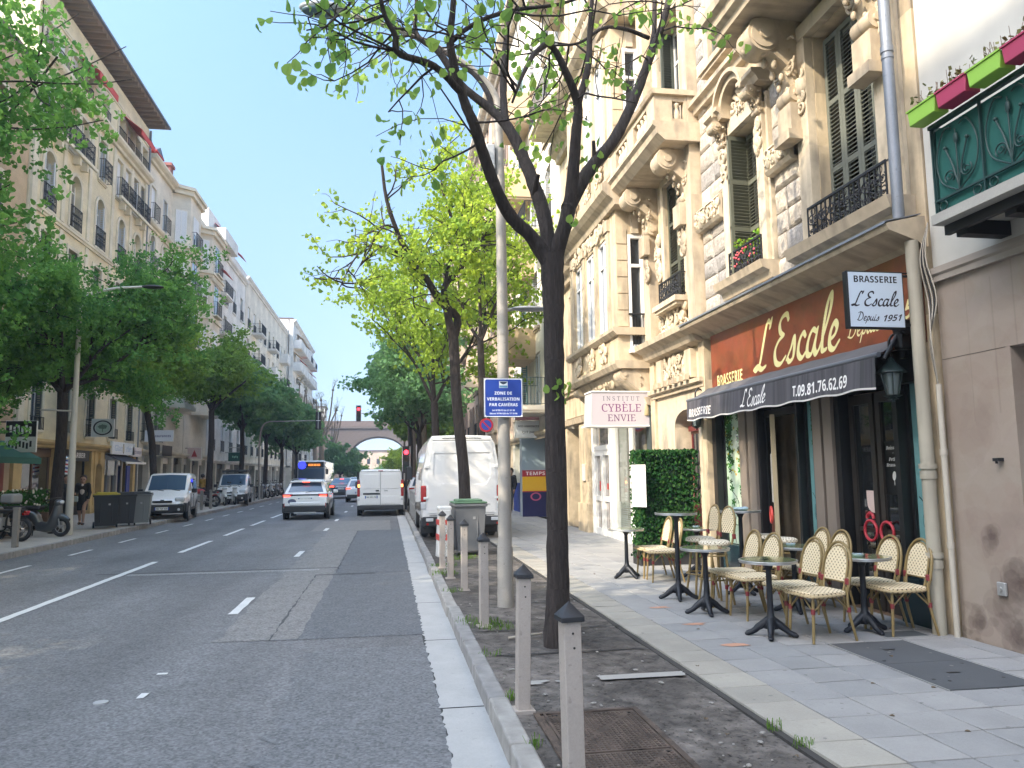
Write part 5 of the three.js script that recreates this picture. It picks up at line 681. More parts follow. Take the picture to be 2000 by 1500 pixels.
  { const w = sub(B.g, 'salon_window'), fw = M.whitePaint; part(w, 'frame', [B.box(15.58, 15.66, 0.13, 3.05, -0.14, 0.02), B.box(18.35, 18.5, 0.13, 3.05, -0.14, 0.02), B.box(15.66, 18.35, 0.13, 0.3, -0.14, 0.03), B.box(15.66, 18.35, 2.92, 3.05, -0.14, 0.02), B.box(17.0, 17.05, 0.3, 2.92, -0.1, 0.0)], fw); part(w, 'pane', [B.box(15.66, 18.35, 0.3, 2.92, -0.075, -0.07)], new THREE.MeshPhysicalMaterial({ color: C(0.9, 0.92, 0.92), roughness: 0.02, transmission: 1, thickness: 0 })); const bl = []; for (let k = 0; k < 14; k++) bl.push(B.box(15.7, 18.3, 0.34 + k * 0.05, 0.37 + k * 0.05, -0.13, -0.11)); part(w, 'lower_blind', bl, mat([0.5, 0.52, 0.46], 0.7)); part(w, 'curtain', [B.box(17.6, 18.2, 0.9, 2.8, -0.16, -0.13)], M.curtain); }
  { const d = sub(B.g, 'salon_door'); const g = [B.box(20.1, 20.28, 0.13, 3.05, -0.14, 0.02), B.box(18.52, 18.62, 0.13, 3.05, -0.12, 0.03)]; for (const [a, b] of [[18.62, 19.34], [19.38, 20.1]]) g.push(B.box(a, a + 0.1, 0.13, 2.3, -0.1, 0.0), B.box(b - 0.1, b, 0.13, 2.3, -0.1, 0.0), B.box(a + 0.1, b - 0.1, 0.13, 0.3, -0.1, 0), B.box(a + 0.1, b - 0.1, 1.0, 1.12, -0.1, 0), B.box(a + 0.1, b - 0.1, 2.16, 2.3, -0.1, 0)); g.push(B.box(18.62, 20.1, 2.3, 2.42, -0.12, 0.02), B.box(18.62, 20.1, 2.93, 3.05, -0.12, 0.02)); part(d, 'frame', g, M.whitePaint); part(d, 'pane', [B.box(18.7, 20.05, 0.2, 2.95, -0.07, -0.064)], mat([0.25, 0.22, 0.2], 0.04, { clearcoat: 1, clearcoatRoughness: 0.02 })); part(d, 'red_sticker', [B.box(19.0, 19.12, 1.3, 1.45, -0.062, -0.058), B.box(19.7, 19.82, 1.25, 1.5, -0.062, -0.058)], M.red); }
  const ts = canvasTex(512, 288, (x, w, h) => { x.fillStyle = '#b9b1b3'; x.fillRect(0, 0, w, h); x.save(); x.translate(w / 2, 52); text(x, 'I N S T I T U T', 0, 0, 54, '#5a5560', 'serif', 'normal', 330); x.restore(); text(x, 'CYBÈLE', w / 2, 138, 96, '#6d2b62', 'serif', 'normal', 370); text(x, 'ENVIE', w / 2, 228, 84, '#5c2a55', 'serif', 'normal', 290); });
  const s = thing('salon_sign', 'pale canopy sign lettered for the beauty institute, above its white door', 'sign', [4.79, 2.7, -15.35]);
  { const sg = [[-0.67, 0.0], [0.63, 0.0], [0.6, 0.68], [-0.63, 0.68]]; part(s, 'box', [ext(shape(sg), 0.6).translate(0, 0, -0.62)], mat([0.45, 0.43, 0.425], 0.7)); const pg = new THREE.PlaneGeometry(1.23, 0.66, 1, 1).translate(-0.015, 0.34, -0.0165); part(s, 'lettering', pg, print(ts, 0.7), true); part(s, 'rim', [bx(-0.73, 0.68, -0.03, -0.001, -0.6, 0.0), bx(-0.65, 0.62, 0.681, 0.71, -0.6, 0.0)], M.whitePaint); }
  { const l = thing('salon_wall_lamp', 'small brass wall lamp on the dark pier beside the salon', 'lamp', [WR - 0.12, 3.1, -15.42]); part(l, 'bracket', [bx(-0.02, 0.1, 0, 0.05, -0.02, 0.02)], M.iron); part(l, 'shade', [lathe([[0.02, 0.1], [0.07, 0.06], [0.09, -0.2], [0.0, -0.2]], 10)], mat([0.45, 0.36, 0.2], 0.4)); }
}
{
  const B = building('balcony_building', 'cream apartment building with boxy beige balconies, beyond the bay window building', 1, 23.45, WR), D1 = 23.45, D2 = 33.4, hs = [];
  for (const y of [4.0, 7.1, 10.2, 13.3, 16.4]) for (const d of [25.2, 27.8, 30.4, 32.4]) hs.push([d, y, 1.1, 2.15]);
  wallWith(B, 'facade_wall', D1, D2, 3.2, 21.6, 0, 0.6, hs, M.creamPale); hs.forEach(([d, y, w, h], n) => windowUnit(B, d, y, w, h, { sh: n % 3 === 1 ? 'closed' : 'fold', shm: n % 4 === 2 ? mat([0.2, 0.34, 0.36], 0.6) : M.shutterWhite, sur: 0, rail: n % 4 === 0 ? 0.9 : 0 }));
  body(B, D1, D2, 21.6, 9, M.creamPale); const bge = plaster([0.62, 0.47, 0.30]);
  [[29.2, 6.2], [29.2, 9.3], [29.2, 12.4], [29.2, 15.5]].forEach(([d, y]) => slabBalcony(B, d, y, 2.3, 1.15, { solid: bge, fm: bge }));
  slabBalcony(B, 26.6, 4.0, 2.5, 1.1, { rm: M.ironGreen, fm: M.creamPale, fancy: 0 }); slabBalcony(B, 26.2, 10.1, 2.0, 0.9, { fm: M.creamPale });
  B.add('cornice', [B.mould(D1, D2, CORN(21.2, 0.6, 0.5)), B.mould(D1, D2, CORN(2.95, 0.2, 0.26))], M.trimPale);
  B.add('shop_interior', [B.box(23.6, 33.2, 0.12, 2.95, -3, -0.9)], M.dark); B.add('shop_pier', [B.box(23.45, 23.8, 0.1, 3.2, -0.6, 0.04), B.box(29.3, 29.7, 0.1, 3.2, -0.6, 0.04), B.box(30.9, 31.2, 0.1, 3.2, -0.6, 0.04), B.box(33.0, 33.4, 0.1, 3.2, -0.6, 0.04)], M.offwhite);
  B.add('roller_door', [B.box(23.8, 25.6, 0.12, 2.95, -0.3, -0.25), B.box(25.7, 27.4, 0.12, 2.95, -0.28, -0.2)], mat([0.05, 0.075, 0.085], 0.5)); B.add('blue_plinth', [B.box(29.3, 33.2, 0.12, 1.25, 0.041, 0.07), B.box(29.3, 33.2, 1.25, 1.33, 0.041, 0.075)], mat([0.02, 0.05, 0.25], 0.6)); B.add('pale_shutter', [B.box(31.2, 33.0, 1.3, 2.9, -0.3, -0.2)], mat([0.35, 0.45, 0.45], 0.6));
  const tp = canvasTex(128, 512, (x, w, h) => { x.fillStyle = '#8fa0ab'; x.fillRect(0, 0, w, h); x.fillStyle = '#9c2030'; x.fillRect(0, 220, w, 40); text(x, 'TEMPS', w / 2, 240, 30, '#e8dede', 'sans-serif', 'bold'); x.fillStyle = '#d9a90f'; x.fillRect(0, 260, w, 90); x.fillStyle = '#a11f2b'; x.fillRect(0, 350, w, 6); x.fillStyle = '#14174c'; x.fillRect(0, 356, w, h - 356); x.strokeStyle = '#b8567a'; x.lineWidth = 8; x.beginPath(); x.arc(w / 2, 385, 22, 0, 7); x.stroke(); });
  const t = thing('painted_pillar', 'square pillar painted white, yellow and navy blue with a red band by the agency entrance', 'pillar', [WR - 0.05, 0.12, -28.2], 0); part(t, 'shaft', [bx(-0.5, 0.5, 0, 3.0, -0.5, -0.01)], mat([0.3, 0.34, 0.38], 0.7)); part(t, 'painted_face', panel(1.0, 3.0, 0, 1.5, 0.0), print(tp, 0.7), true); 
  const ta = canvasTex(256, 192, (x, w, h) => { x.fillStyle = '#d8dcdf'; x.fillRect(0, 0, w, h); text(x, 'NOS ANNONCES', w / 2, 60, 34, '#2b2b33', 'sans-serif', 'bold', 230); text(x, '7J/7 24H', w / 2, 130, 38, '#2b2b33', 'sans-serif', 'bold', 200); });
  const a = thing('agency_box_sign', 'white box sign with two lines of dark lettering above the painted pillar', 'sign', [5.05, 3.0, -27.6]); part(a, 'box', [rb(-0.46, 0.46, 0, 0.62, -0.3, 0, 0.02)], M.whitePaint); part(a, 'lettering', panel(0.88, 0.58, 0, 0.31, 0.003), print(ta), true); part(a, 'pink_header', [bx(-0.46, 0.5, 0.66, 0.86, -0.25, 0)], mat([0.6, 0.3, 0.38], 0.6));
}
{
  const B = building('tall_terrace_building', 'long tan apartment terrace with rows of narrow windows behind the sunlit trees', 1, 33.5, WR), D1 = 33.5, D2 = 76, hs = [], R = RNG(8);
  for (let y = 3.9; y < 20; y += 3.05) for (let d = 35; d < 75; d += 2.1) hs.push([d, y, 0.95, 2.05]);
  wallWith(B, 'facade_wall', D1, D2, 3.2, 21.5, 0, 0.5, hs, M.pink); hs.forEach(([d, y, w, h], n) => windowUnit(B, d, y, w, h, { sur: 0, tr: 0, sill: 1, sh: R() < 0.5 ? 'open' : null, shm: mat([0.3, 0.24, 0.2], 0.7), rail: R() < 0.3 ? 0.9 : 0 })); body(B, D1, D2, 21.5, 9, M.pink);
  B.add('cornice', [B.mould(D1, D2, CORN(21.1, 0.6, 0.5)), B.mould(D1, D2, CORN(2.95, 0.2, 0.26)), B.mould(D1, D2, BELT(6.6))], M.trimPale); for (const d of [39, 46, 55]) for (const y of [6.95, 10.0]) slabBalcony(B, d, y, 2.4, 1.0, { solid: M.trimPale });
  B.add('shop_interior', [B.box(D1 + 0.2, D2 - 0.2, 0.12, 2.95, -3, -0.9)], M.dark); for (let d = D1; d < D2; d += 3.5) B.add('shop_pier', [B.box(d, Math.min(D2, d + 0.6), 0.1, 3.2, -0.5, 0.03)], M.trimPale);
  const C2 = building('end_terrace_building', 'last pale building of the near row before the viaduct', 1, 76.2, WR), h2 = []; for (let y = 3.9; y < 14; y += 3.1) for (let d = 78; d < 128; d += 2.8) h2.push([d, y, 1.1, 2.0]); wallWith(C2, 'facade_wall', 76.2, 130, 0.1, 15.5, 0, 0.5, h2, M.creamPale); h2.forEach(([d, y, w, h]) => windowUnit(C2, d, y, w, h, { sur: 0, tr: 0 })); body(C2, 76.2, 130, 15.5, 9, M.creamPale);
}
{ // railway viaduct at the end of the street
  const t = thing('railway_viaduct', 'pale stone railway viaduct arching over the end of the street', 'viaduct', [-1, 0, -172]), m = stoneM([0.16, 0.13, 0.115]);
  const s = shape([[-42, 0], [42, 0], [42, 12.2], [-42, 12.2]]); for (const c of [-24, -1, 22]) { s.holes.push(archPath(c - 6, c + 6, 0.01, 10.0, 4)); } part(t, 'arcade', [ext(s, 9).translate(0, 0, -9)], m); part(t, 'parapet', [bx(-42, 42, 12.2, 13.4, -0.5, 0.25), bx(-42, 42, 12.2, 13.4, -9.3, -8.6)], stoneM([0.2, 0.15, 0.13])); part(t, 'cornice', [bx(-42, 42, 11.75, 12.19, 0.002, 0.35)], m);
  for (const [x, w, h, d, k] of [[-26, 18, 20, 215, 0], [-4, 14, 9, 250, 1], [12, 14, 8, 235, 2], [24, 18, 17, 205, 1]]) { const b = thing('distant_building', ['pale distant block seen above the viaduct, beside the bare trees', 'low distant house framed by the viaduct arch', 'low distant house by the arch springing', 'distant block behind the plane trees'][[0, 1, 2, 3][[215, 250, 235, 205].indexOf(d)]], 'building', [x, 0, -d]); part(b, 'wall', [bx(-w / 2, w / 2, 0, h, -8, 0)], [M.white, M.pink, M.creamPale][k]); for (let yy = 2; yy < h - 2; yy += 3) for (let xx = -w / 2 + 2; xx < w / 2 - 1; xx += 3) { const q = sub(b, 'window', [xx, yy, 0]); part(q, 'pane', cached('farpane', () => [bx(-0.5, 0.5, 0, 1.6, 0.003, 0.05)]), M.glass, true); } part(b, 'roof', [bx(-w / 2 - 0.3, w / 2 + 0.3, h, h + 0.4, -8.3, 0.3)], M.roof); }
}
// ---------- trees ----------
function grow(R, list, tips, p, d, len, r, lvl, o) {    // one branch and what grows from it
  const n = 4, pts = [p], dir = d.clone();
  for (let i = 0; i < n; i++) { dir.add(V3((R() - 0.5) * o.wig, (R() - 0.5) * o.wig + o.up, (R() - 0.5) * o.wig)).normalize(); const q = pts[i]; pts.push([q[0] + dir.x * len / n, q[1] + dir.y * len / n, q[2] + dir.z * len / n]); }
  list.push(limb(pts, [r, r * 0.5], lvl > 1 ? 4 : 6, 1));
  if (lvl >= o.levels) { for (let i = 1; i <= n; i++) tips.push([pts[i], dir.clone()]); return; }
  if (lvl >= o.levels - 1) tips.push([pts[n], dir.clone()]);
  const kids = o.kids; for (let k = 0; k < kids; k++) { const i = 1 + Math.floor(R() * n), b = V3(R() - 0.5, R() * 0.6 - 0.2, R() - 0.5).normalize(), nd = dir.clone().multiplyScalar(0.7).add(b.multiplyScalar(0.85)).normalize(); grow(R, list, tips, pts[Math.min(n, i)], nd, len * (0.55 + 0.25 * R()), r * 0.45, lvl + 1, o); }
}
const TREE_GROUP = undefined;
function tree(label, x, d, o) {                         // generic street tree
  const R = RNG(o.seed), t = thing('street_tree', label, 'tree', [x, 0.1, -d], 0, x < -5 ? 'street trees on the opposite pavement' : 'street trees on the near pavement'), w = [], tips = [], lean = o.lean ?? [0, 0];
  const fork = o.fork, r = o.r, tp = [[0, 0, 0], [lean[0] * 0.3, fork * 0.35, lean[1] * 0.3], [lean[0] * 0.6 + 0.04, fork * 0.7, lean[1] * 0.6], [lean[0], fork, lean[1]]];
  w.push(limb(tp, [r * 1.15, r, r * 0.92, r * 0.85], 9, 4, 0.06, o.seed));
  for (let k = 0; k < o.limbs; k++) { const a = k / o.limbs * 6.28 + R() * 0.8 + (o.a0 ?? 0), tilt = o.tilt * (0.6 + 0.7 * R()); grow(R, w, tips, [lean[0], fork - 0.05 + (k % 2) * 0.2, lean[1]], V3(Math.cos(a) * tilt, 1, Math.sin(a) * tilt).normalize(), o.len * (0.8 + 0.4 * R()), r * 0.5, 1, { levels: 3, kids: o.kids ?? 4, wig: 0.5, up: o.up ?? 0.06 }); }
  for (let k = 0; k < (o.low ?? 0); k++) { const a = k / o.low * 6.28 + R(); grow(R, w, tips, [lean[0], fork + 0.2, lean[1]], V3(Math.cos(a), 0.28, Math.sin(a)).normalize(), 3.0, r * 0.45, 1, { levels: 3, kids: 5, wig: 0.45, up: 0.0 }); }
  part(t, 'trunk', w, o.bark ?? M.bark);
  const pts = []; let n = 0; while (pts.length < o.n && n++ < o.n * 8) { const [p] = tips[R() * tips.length | 0], s = o.spread; const q = [p[0] + (R() + R() - 1) * s, p[1] + (R() + R() - 1) * s * 0.7 - 0.1, p[2] + (R() + R() - 1) * s]; if (o.cone && Math.hypot(q[0], q[2]) > o.cone(q[1])) continue; pts.push(q); }
  const [c0, c1] = o.col; foliage(t, o.leaf ?? LEAF.mid, o.lm ?? leafMat([1, 1, 1], 0.5), pts, R, 0.75, 1.3, (p, R) => { const v = clamp(0.5 * R() + 0.55 * fbm(p[0] * 0.8 + 60, p[1] * 0.8 + 50 + p[2] * 0.6, 999, o.seed, 2), 0, 1); return [0, 1, 2].map((i) => lerp(c0[i], c1[i], v)); });
  return t;
}
const GREEN = [[0.06, 0.20, 0.065], [0.25, 0.48, 0.10]], BLUEG = [[0.09, 0.23, 0.11], [0.24, 0.42, 0.16]], LIME = [[0.22, 0.36, 0.04], [0.46, 0.60, 0.08]], FRESH = [[0.13, 0.28, 0.06], [0.33, 0.5, 0.09]];
{ // the near tree on the pavement edge: its limbs as they stand
  const t = thing('street_tree', 'dark-trunked tree with sparse fresh leaves, between the lamp post and the two front bollards', 'tree', [1.61, 0.1, -7.4], 0, 'street trees on the near pavement'), o = [1.61, 0.1, 7.4];
  const L = [
    [[[1.61, 0.0, 7.4], [1.62, 0.7, 7.4], [1.62, 1.4, 7.4], [1.62, 2.6, 7.4], [1.625, 3.4, 7.4], [1.62, 3.92, 7.4]], [0.15, 0.112, 0.103, 0.098, 0.108, 0.122]],
    [[[1.6, 3.8, 7.4], [1.39, 4.1, 7.35], [1.19, 4.24, 7.25], [1.02, 4.46, 7.1], [0.86, 4.8, 6.95], [0.77, 5.0, 6.85], [0.67, 5.22, 6.8], [0.54, 5.66, 6.65], [0.56, 5.95, 6.6], [0.58, 6.29, 6.5]], [0.085, 0.075, 0.065, 0.06, 0.052, 0.035, 0.025]],
    [[[0.67, 5.25, 6.8], [0.39, 5.34, 6.5], [0.05, 5.29, 6.2], [0.04, 5.39, 6.15], [-0.05, 5.54, 6.1], [-0.1, 5.74, 6.0]], [0.04, 0.03, 0.018]],
    [[[0.54, 5.66, 6.65], [0.66, 5.76, 6.6], [0.86, 5.84, 6.5], [1.12, 5.88, 6.4], [1.48, 5.9, 6.3], [1.73, 5.95, 6.2]], [0.028, 0.022, 0.012]],
    [[[1.62, 3.85, 7.4], [1.56, 4.37, 7.5], [1.5, 4.68, 7.6], [1.37, 5.2, 7.8], [1.25, 5.5, 7.9], [1.1, 5.71, 8.0], [0.77, 6.04, 8.1], [0.53, 6.46, 8.2], [0.3, 6.69, 8.3], [0.29, 7.06, 8.4], [0.32, 7.51, 8.5]], [0.09, 0.08, 0.07, 0.055, 0.045, 0.03, 0.02]],
    [[[1.24, 5.5, 7.9], [1.25, 5.98, 8.1], [1.28, 6.4, 8.2], [1.33, 6.84, 8.3], [1.4, 7.55, 8.4]], [0.05, 0.042, 0.025]],
    [[[1.1, 5.71, 8.0], [1.09, 5.91, 8.1], [0.97, 6.25, 8.3], [0.69, 6.58, 8.5], [0.46, 6.81, 8.6], [0.22, 6.92, 8.7]], [0.038, 0.03, 0.015]],
    [[[1.64, 3.85, 7.4], [1.75, 4.26, 7.3], [1.79, 4.48, 7.25], [1.82, 5.08, 7.1], [1.83, 5.35, 7.05], [1.68, 5.6, 6.9], [1.52, 5.8, 6.8], [1.34, 5.62, 6.6], [1.18, 5.3, 6.4], [1.05, 4.95, 6.3]], [0.09, 0.08, 0.06, 0.045, 0.035, 0.025, 0.012]],
    [[[1.83, 5.35, 7.05], [1.96, 5.79, 7.1], [2.0, 6.2, 7.15], [2.07, 6.8, 7.2]], [0.042, 0.035, 0.02]],
    [[[1.76, 4.36, 7.27], [2.02, 4.82, 7.4], [2.37, 5.28, 7.6], [2.68, 5.87, 7.8], [2.91, 6.42, 7.9], [3.12, 6.93, 8.0], [3.3, 7.53, 8.1]], [0.085, 0.075, 0.062, 0.05, 0.035]],
    [[[2.91, 6.42, 7.9], [3.04, 6.86, 8.1], [3.1, 7.31, 8.2], [3.17, 7.71, 8.3]], [0.04, 0.025]], [[[2.9, 6.64, 7.9], [2.64, 6.65, 7.8], [2.29, 6.53, 7.6], [1.97, 6.27, 7.5], [1.67, 6.16, 7.4]], [0.028, 0.012]],
    [[[1.47, 4.6, 7.55], [1.5, 4.78, 7.45]], [0.035, 0.028]], [[[0.98, 4.55, 7.1], [0.9, 4.62, 7.05]], [0.03, 0.024]], [[[2.1, 4.95, 7.45], [2.08, 5.15, 7.4]], [0.03, 0.02]],
  ].map(([p, r]) => [p.map(([x, y, d]) => [x - o[0], y - o[1], -(d - o[2])]), r]);
  const R = RNG(19), wood = L.map(([p, r], k) => limb(p, k ? r.map((v) => v * 0.88) : r, 12, 6, 0.14, 60 + k)), tips = [];
  L.slice(1, 12).forEach(([p], li) => { const crv = new THREE.CatmullRomCurve3(p.map((q) => V3(...q))); const nn = 3 + (p.length > 6 ? 4 : 0); for (let k = 0; k < nn; k++) { const u = 0.42 + 0.58 * R(); const q = crv.getPoint(u); if (q.y < 4.2 && R() < 0.7) continue; const dr = V3((R() - 0.55) * 1.5, R() * 0.9 - 0.25, (R() - 0.35) * 1.4).normalize(); grow(R, wood, tips, [q.x, q.y, q.z], dr, 0.6 + R() * 0.6, 0.012, 2, { levels: 3, kids: 3, wig: 0.7, up: -0.02 }); } });
  for (const [x, y, d, dx] of [[0.39, 5.34, 6.5, -1], [0.05, 5.29, 6.2, -1], [-0.05, 5.54, 6.1, -1], [0.3, 6.69, 8.3, -1], [-0.1, 5.74, 6.0, -0.8], [0.22, 6.92, 8.7, -1]]) for (let k = 0; k < 2; k++) grow(R, wood, tips, [x - o[0], y - o[1], -(d - o[2])], V3(dx, R() * 0.6 - 0.45, (R() - 0.5)).normalize(), 0.5 + R() * 0.3, 0.014, 2, { levels: 3, kids: 3, wig: 0.6, up: -0.06 });
  part(t, 'trunk', wood, M.bark);
  const pts = []; for (const [p] of tips) { const n = R() < 0.35 ? 0 : 1 + R() * 3 | 0; for (let k = 0; k < n; k++) pts.push([p[0] + (R() - 0.5) * 0.2, p[1] - R() * 0.12, p[2] + (R() - 0.5) * 0.2]); }
  for (const [x, y, d] of [[1.3, 4.75, 6.9], [1.65, 2.55, 7.27], [1.7, 2.5, 7.3], [1.62, 2.62, 7.28], [1.95, 4.9, 7.2], [2.0, 4.7, 7.2], [1.75, 4.2, 7.1], [2.05, 5.0, 7.25]]) for (let k = 0; k < 4; k++) pts.push([x - o[0] + (R() - 0.5) * 0.22, y - o[1] + (R() - 0.5) * 0.15, -(d - o[2]) + (R() - 0.5) * 0.1]);
  foliage(t, LEAF.one, leafMat([1, 1, 1], 0.5), pts, R, 0.55, 1.25, (p, R) => { const v = R(); return [lerp(0.16, 0.38, v), lerp(0.32, 0.54, v), lerp(0.08, 0.12, v)]; });
}
{ // second tree of the near row, behind the bin
  const t = thing('street_tree', 'bright lime-leaved tree with a forked dark trunk in front of the parked white van', 'tree', [1.72, 0.1, -17.3], 0, 'street trees on the near pavement'), o = [1.72, 0.1, 17.3];
  const L = [[[[1.72, 0, 17.3], [1.71, 1.0, 17.3], [1.67, 2.03, 17.4], [1.56, 3.19, 17.5], [1.5, 4.37, 17.5], [1.47, 4.9, 17.5]], [0.15, 0.13, 0.12, 0.12]], [[[1.47, 4.8, 17.5], [1.3, 5.52, 17.3], [1.25, 5.97, 17.2], [1.64, 6.52, 17.4], [1.73, 7.44, 17.6], [1.93, 8.3, 17.8]], [0.1, 0.08, 0.06, 0.03]], [[[1.5, 4.9, 17.5], [1.57, 5.33, 17.5], [1.16, 5.64, 17.3], [0.8, 6.15, 17.0], [0.45, 6.43, 16.8], [0.16, 7.06, 16.6], [-0.06, 7.67, 16.4], [-0.17, 8.4, 16.2]], [0.1, 0.08, 0.055, 0.03]], [[[1.25, 5.97, 17.2], [1.37, 6.52, 17.0], [1.7, 6.83, 16.8], [2.14, 6.78, 16.6]], [0.045, 0.025]], [[[0.45, 6.43, 16.8], [0.11, 6.57, 16.5], [-0.43, 6.57, 16.2], [-0.74, 6.17, 16.0], [-0.98, 5.57, 15.8]], [0.035, 0.012]], [[[0.13, 7.11, 16.6], [-0.11, 7.06, 16.3], [-0.42, 6.4, 16.0], [-0.72, 5.79, 15.8]], [0.025, 0.01]], [[[1.6, 6.4, 17.4], [2.2, 7.3, 17.9], [2.6, 8.4, 18.4]], [0.05, 0.02]], [[[1.7, 7.2, 17.6], [1.3, 8.4, 18], [1.2, 9.6, 18.3]], [0.045, 0.015]]].map(([p, r]) => [p.map(([x, y, d]) => [x - o[0], y - o[1], -(d - o[2])]), r]);
  const R = RNG(31), wood = L.map(([p, r], k) => limb(p, r, 8, 3, 0.08, 80 + k)), tips = [];
  L.slice(1).forEach(([p]) => { const crv = new THREE.CatmullRomCurve3(p.map((q) => V3(...q))); for (let k = 0; k < 9; k++) { const q = crv.getPoint(0.3 + 0.7 * R()); grow(R, wood, tips, [q.x, q.y, q.z], V3(R() - 0.5, R() * 0.9 - 0.3, R() - 0.5).normalize(), 0.55 + R() * 0.6, 0.02, 2, { levels: 3, kids: 3, wig: 0.6, up: 0 }); } });
  part(t, 'trunk', wood, M.bark); const pts = []; for (const [p] of tips) { const sparse = p[0] < -1.2 ? 0.3 : p[0] < -0.7 ? 0.5 : 0.85, n = R() < sparse ? 1 + R() * 2.3 * sparse : 0; for (let k = 0; k < n; k++) pts.push([p[0] + (R() - 0.5) * 0.4, p[1] - R() * 0.2, p[2] + (R() - 0.5) * 0.4]); }
  foliage(t, LEAF.near, leafMat([1, 1, 1], 0.5), pts, R, 0.5, 1.0, (p, R) => { const v = R(); return [lerp(0.24, 0.5, v), lerp(0.38, 0.62, v), 0.07]; });
}
tree('lime-leaved tree on the near pavement, next beyond the parked white van', 1.6, 27, { seed: 41, fork: 4.1, r: 0.15, limbs: 4, tilt: 0.8, len: 3.0, n: 1700, spread: 0.5, col: LIME, leaf: LEAF.near });
tree('blue-green leafy tree at the kerb, the one crowding the red signal', 1.5, 38, { seed: 43, fork: 3.6, r: 0.14, limbs: 5, tilt: 0.85, len: 2.6, n: 2600, spread: 0.6, col: BLUEG, leaf: LEAF.mid });
tree('tall lime tree behind the lamp pole, against the cream balconies', 3.0, 25, { seed: 44, fork: 6.0, r: 0.13, limbs: 4, tilt: 0.5, len: 3.1, n: 1300, spread: 0.55, col: LIME, leaf: LEAF.near });
tree('blue-green tree further along the near kerb', 1.3, 46, { seed: 45, fork: 4.4, r: 0.15, limbs: 5, tilt: 0.75, len: 2.8, n: 1500, spread: 0.7, col: BLUEG, leaf: LEAF.far });
tree('fresh green tree far along the near kerb before the viaduct', 2.6, 60, { seed: 46, fork: 3.4, r: 0.16, limbs: 5, tilt: 0.7, len: 2.6, n: 1200, spread: 0.8, col: FRESH, leaf: LEAF.far });
tree('sunlit yellow-green tree beside the viaduct arch', 1.9, 105, { seed: 47, fork: 1.6, r: 0.2, limbs: 5, tilt: 0.4, len: 1.9, n: 900, spread: 0.7, col: LIME, leaf: LEAF.far });
function planeTree(label, x, d, h, seed, buds) {        // pollarded plane with knuckled limbs
  const R = RNG(seed), t = thing('plane_tree', label, 'tree', [x, 0.1, -d], 0, 'pollarded plane trees'), w = [limb([[0, 0, 0], [0.05, h * 0.2, 0], [0, h * 0.42, 0.05], [-0.1, h * 0.55, 0]], [0.34, 0.3, 0.26, 0.24], 9, 3, 0.1, seed)], tips = [];
  for (let k = 0; k < 6; k++) { const a = k / 6 * 6.28 + R(), rr = 0.6 + R() * 1.3, y = h * (0.78 + 0.25 * R()), p = [[-0.1, h * (0.4 + 0.12 * (k % 2)), 0], [Math.cos(a) * rr * 0.6, h * 0.66, Math.sin(a) * rr * 0.6], [Math.cos(a) * rr, y, Math.sin(a) * rr]]; w.push(limb(p, [0.15, 0.1, 0.075], 7, 3, 0.15, seed + k), sph(0.17, ...p[2], 7)); for (let j = 0; j < 7; j++) grow(R, w, tips, p[2], V3(R() - 0.5, 0.7 + R(), R() - 0.5).normalize(), 0.8 + R() * 0.9, 0.018, 3, { levels: 3, kids: 0, wig: 0.3, up: 0.05 }); }
  part(t, 'trunk', w, M.barkPale); const pts = []; for (const [p] of tips) if (R() < buds) pts.push([p[0] + (R() - 0.5) * 0.3, p[1], p[2] + (R() - 0.5) * 0.3]);
  foliage(t, LEAF.near, leafMat([1, 1, 1]), pts, R, 0.4, 0.9, (p, R) => [0.22 + 0.1 * R(), 0.24 + 0.1 * R(), 0.08]); return t;
}
planeTree('tall pale pollarded plane tree rising behind the lime trees of the near row', 1.9, 45, 13.4, 51, 0.25); planeTree('pale plane tree with knuckled limbs, farther along the near kerb', 1.6, 54, 12, 52, 0.25);
planeTree('bare pale plane tree behind the bus, before the viaduct', -7.6, 92, 11.5, 53, 0.3); planeTree('bare pale plane tree next to the viaduct pier across the road', -9.6, 106, 12, 54, 0.3); planeTree('bare plane tree at the far end of the opposite pavement', -8.5, 120, 11, 55, 0.3); planeTree('bare plane tree against the far pink block', -11.3, 98, 12.5, 56, 0.3);
tree('round dark green tree before the viaduct pier across the road', -7.0, 118, { seed: 61, fork: 1.6, r: 0.2, limbs: 6, tilt: 0.8, len: 2.1, n: 1300, spread: 0.8, col: BLUEG, leaf: LEAF.far });
tree('small fresh green tree in front of the dark round one by the viaduct', -4.2, 128, { seed: 62, fork: 1.2, r: 0.15, limbs: 5, tilt: 0.8, len: 1.2, n: 600, spread: 0.6, col: FRESH, leaf: LEAF.far });
tree('dark green tree seen through the viaduct arch', -0.2, 200, { seed: 63, fork: 1.2, r: 0.2, limbs: 6, tilt: 1, len: 1.8, n: 700, spread: 0.9, col: BLUEG, leaf: LEAF.far });
tree('tall dark conifer tip above the bare plane trees', -16, 150, { seed: 64, fork: 6, r: 0.3, limbs: 6, tilt: 0.2, len: 5, n: 900, spread: 1.1, col: BLUEG, leaf: LEAF.far });
